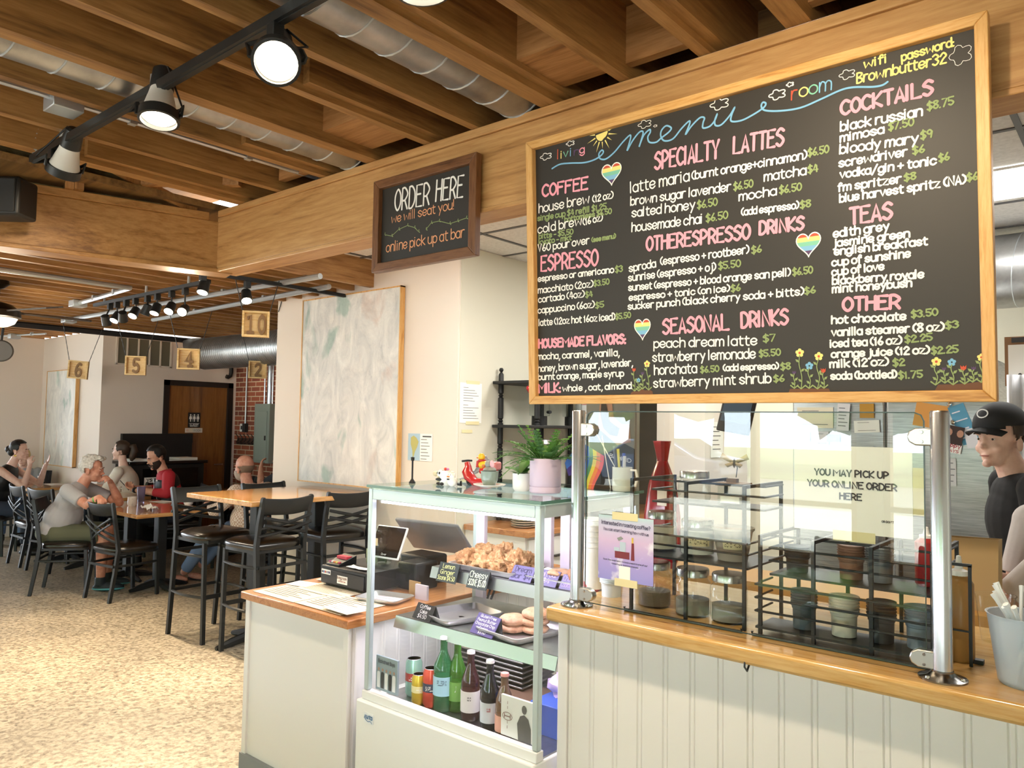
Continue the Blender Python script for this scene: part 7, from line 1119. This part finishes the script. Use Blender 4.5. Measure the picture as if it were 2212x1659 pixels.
m.sheet(rows); m.build('wrapping', mat('c22436', .15, trans=.5), t, ang=.3); M().lathe([(0, 0), (.04, .0), (.04, .25), (.012, .33), (.012, .4), (0, .4)], n=16).build('bottle', mat('8a2a2a', .3), t); M().bx(.02, -.075, .25, .06, -.07, .31).build('price_label', PAPER, t)
t = thing('kitchen_island', 'kitchen worktop behind the bar holding the red gift and bags', 'worktop', (-1.2, 2.85, 0)); M().bx(-.75, -.13, 1.02, .85, .13, 1.06).build('worktop', mat('b98d4c', .5), t); M().bx(-.72, -.11, 0, .82, .11, 1.02).build('body', mat('5c5a55', .6), t)
t = thing('paper_bag', 'brown paper bag standing right of the steel post', 'bag', (py(2098, 1150, 2.84).x, 2.84, 1.06)); m = M(); m.add([(-.075, -.045, 0), (.075, -.045, 0), (.075, .045, 0), (-.075, .045, 0), (-.078, -.05, .22), (.08, -.048, .225), (.078, .04, .22), (-.076, .042, .215)], [(0, 3, 2, 1), (0, 1, 5, 4), (1, 2, 6, 5), (2, 3, 7, 6), (3, 0, 4, 7)]); m.build('bag_body', mat('b99f74', .85), t, smooth=False, solid=.002)
t = thing('tote_print', 'printed picture of a bearded face in a dark shirt behind the glass', 'picture', py(1318, 925, 2.93)); M().bx(-.13, 0, 1.06-t.location.z, .13, .012, .17).build('panel', mat('8d877a', .8), t); m = M(); PQ = lambda u, v: V((u, -.001, v)); disc2(m, [(-.1, -.5), (-.11, -.03), (-.06, .0), (.06, -.06), (.13, -.09), (.13, -.5)], PQ, 0); disc2(m, [(-.065, .0), (-.05, .17), (.0, .17), (.02, .05), (.06, .02), (.1, .02), (.11, -.06), (.04, -.075)], lambda u, v: V((u, -.002, v)), 1); disc2(m, [(-.05, .06), (-.045, .15), (-.03, .15), (.0, .03), (.05, .0), (.04, -.035), (-.0, -.03), (-.035, .0)], lambda u, v: V((u, -.003, v)), 2); write(m, 'BEHIND', (-.0, -.13), (.11, -.15), .016, .003, lambda u, v: V((u, -.003, v)), 3); m.build('print', [mat('3a362f', .8), mat('c08f72', .8), mat('4d4236', .8), PAPER], t, smooth=False)
t = thing('kitchen_wall_cabinet', 'white wall boxes and shelf to the right of the menu board', 'cabinet', (.15, 5.9, 1.75)); M().bx(-.25, -.2, .35, .12, .2, .5).build('upper_box', WHITE, t, bevel=.004); M().bx(-.25, -.2, -.05, .14, .2, .33).build('lower_box', mat('d3d2cc', .4), t, bevel=.004); M().bx(-.1, -.205, .15, .0, -.2, .25).build('label', mat('7a6a66', .6), t)
t = thing('clipboard', 'brown clipboard hanging at the right edge of the kitchen', 'clipboard', py(2202, 780, 4.4)); M().bx(-.06, 0, -.12, .06, .01, .12).build('board', mat('8a6544', .7), t); M().bx(-.045, -.003, -.1, .045, 0, .08).build('sheet', PAPER, t); M().bx(-.03, -.01, .09, .03, .0, .115).build('clip', CHROME, t)
S('wall_kitchen_pier', M().bx(-.1, 4.41, 0, 2.0, 4.5, 2.9), mat('b9b9bd', .7), smooth=False)
t = thing('apron_hook_rail', 'white cloths hanging from a hook at the right edge of the kitchen', 'cloth', py(2205, 900, 4.35)); m = M(); m.sheet([[V((-.05+.1*u, -.02-.02*sin(u*9+w_), .2-.5*w_)) for u in [i/10 for i in range(11)]] for w_ in [j/6 for j in range(7)]]); m.build('cloth', mat('d8d8dc', .8), t, solid=.004); M().cyl((0, 0, .2), (0, .06, .2), .008).build('hook', CHROME, t)
# ------------------------------------------------------------------ outside and the window side (reflected in the glass)
S('sky_blocker_outside', M().bx(-16, -5.2, 2.72, 3.2, -3.0, 2.8).bx(-16, -5.24, 2.5, 3.2, -5.2, 2.8), mat('6d6a64', .8), smooth=False)  # out-of-view slab added to cut the high sky light entering the windows
LAWN = blotch('lawn', [(.3, '5f6c45'), (.7, '87936a')], 30, .9); ASPH = blotch('asphalt', [(.3, '7a7875'), (.7, '989590')], 20, .9)
S('ground_street', M().bx(-40, -13, -.16, 30, -3.1, -.1), blotch('pavement', [(.3, 'b8b2a6'), (.7, 'cfc8ba')], 3, .9), smooth=False)
S('road', M().bx(-60, -22, -.18, 50, -13, -.14), ASPH, smooth=False); S('lawn', M().bx(-60, -60, -.16, 50, -22, -.1), LAWN, smooth=False)
LEAFA = blotch('tree_leaves', [(.3, '2c4a18'), (.6, '5f8a2c'), (.8, '9bb84a')], 3, .8, 8)
random.seed(4)
for i, (x, y, h) in enumerate(((-13, -24, 9), (-8, -27, 10), (-4, -24, 9), (0, -26, 9), (-18, -26, 10), (5, -25, 9), (-24, -26, 10), (10, -27, 9), (-30, -26, 10), (-36, -27, 10))):
    t = thing('street_tree', 'leafy green tree across the street, mirrored in the sneeze guard', 'tree', (x, y, -.1), 0, 'trees across the street'); M().tube([(0,0,0), (.1,0,2), (0,.1,h*.6)], [.25, .2, .1], 8).build('trunk', mat('5a4636', .9), t)
    m = M()
    for k in range(16): m.ell((random.uniform(-2.3, 2.3), random.uniform(-1.8, 1.8), h*.28+random.uniform(0, h*.62)), random.uniform(1.0, 1.7), 14, 9, jit=.5, seed=i*20+k)
    m.build('crown', LEAFA, t)
cr = thing('parked_car', 'dark blue car parked outside, mirrored in the sneeze guard', 'car', (-10.1, -14, -.14)); BL = mat('2a3c58', .2, .3, coat=1)
prof = [(-2.2, .35), (-2.25, .7), (-1.6, .92), (-1.0, 1.0), (-.3, 1.42), (.9, 1.45), (1.6, 1.05), (2.15, .95), (2.25, .6), (2.2, .35)]
M().prism(prof, -.85, .85, Matrix(((1,0,0,0),(0,0,1,0),(0,1,0,0),(0,0,0,1)))).build('body', BL, cr, bevel=.06); M().prism([(-.85, 1.03), (-.25, 1.36), (.85, 1.38), (1.35, 1.05)], -.87, .87, Matrix(((1,0,0,0),(0,0,1,0),(0,1,0,0),(0,0,0,1)))).build('windows', BLACKG, cr)
for x in (-1.4, 1.4):
    for y in (-.8, .8): M().cyl((x, y-.1, .33), (x, y+.1, .33), .33, 20).build('wheel', BLACK, cr)
table('window_table', 'table by the window behind us, mirrored in the sneeze guard', -1.75, -.95, -.75, -.2, .75, [(-1.25, -.6)])
for x, y, dx, dy, lab in ((-1.6, -1.35, .1, 1, 'black chair behind the window table, first from the corner, seen only mirrored in the glass'), (-1.0, -1.35, -.1, 1, 'black chair behind the window table, second one, seen only mirrored in the glass'), (-2.15, -.5, 1, .2, 'black chair at the end of the window table, seen only mirrored in the glass')):
    dup(ch, (x, y, 0), FA(dx, dy), lab, 'black chairs by the window')
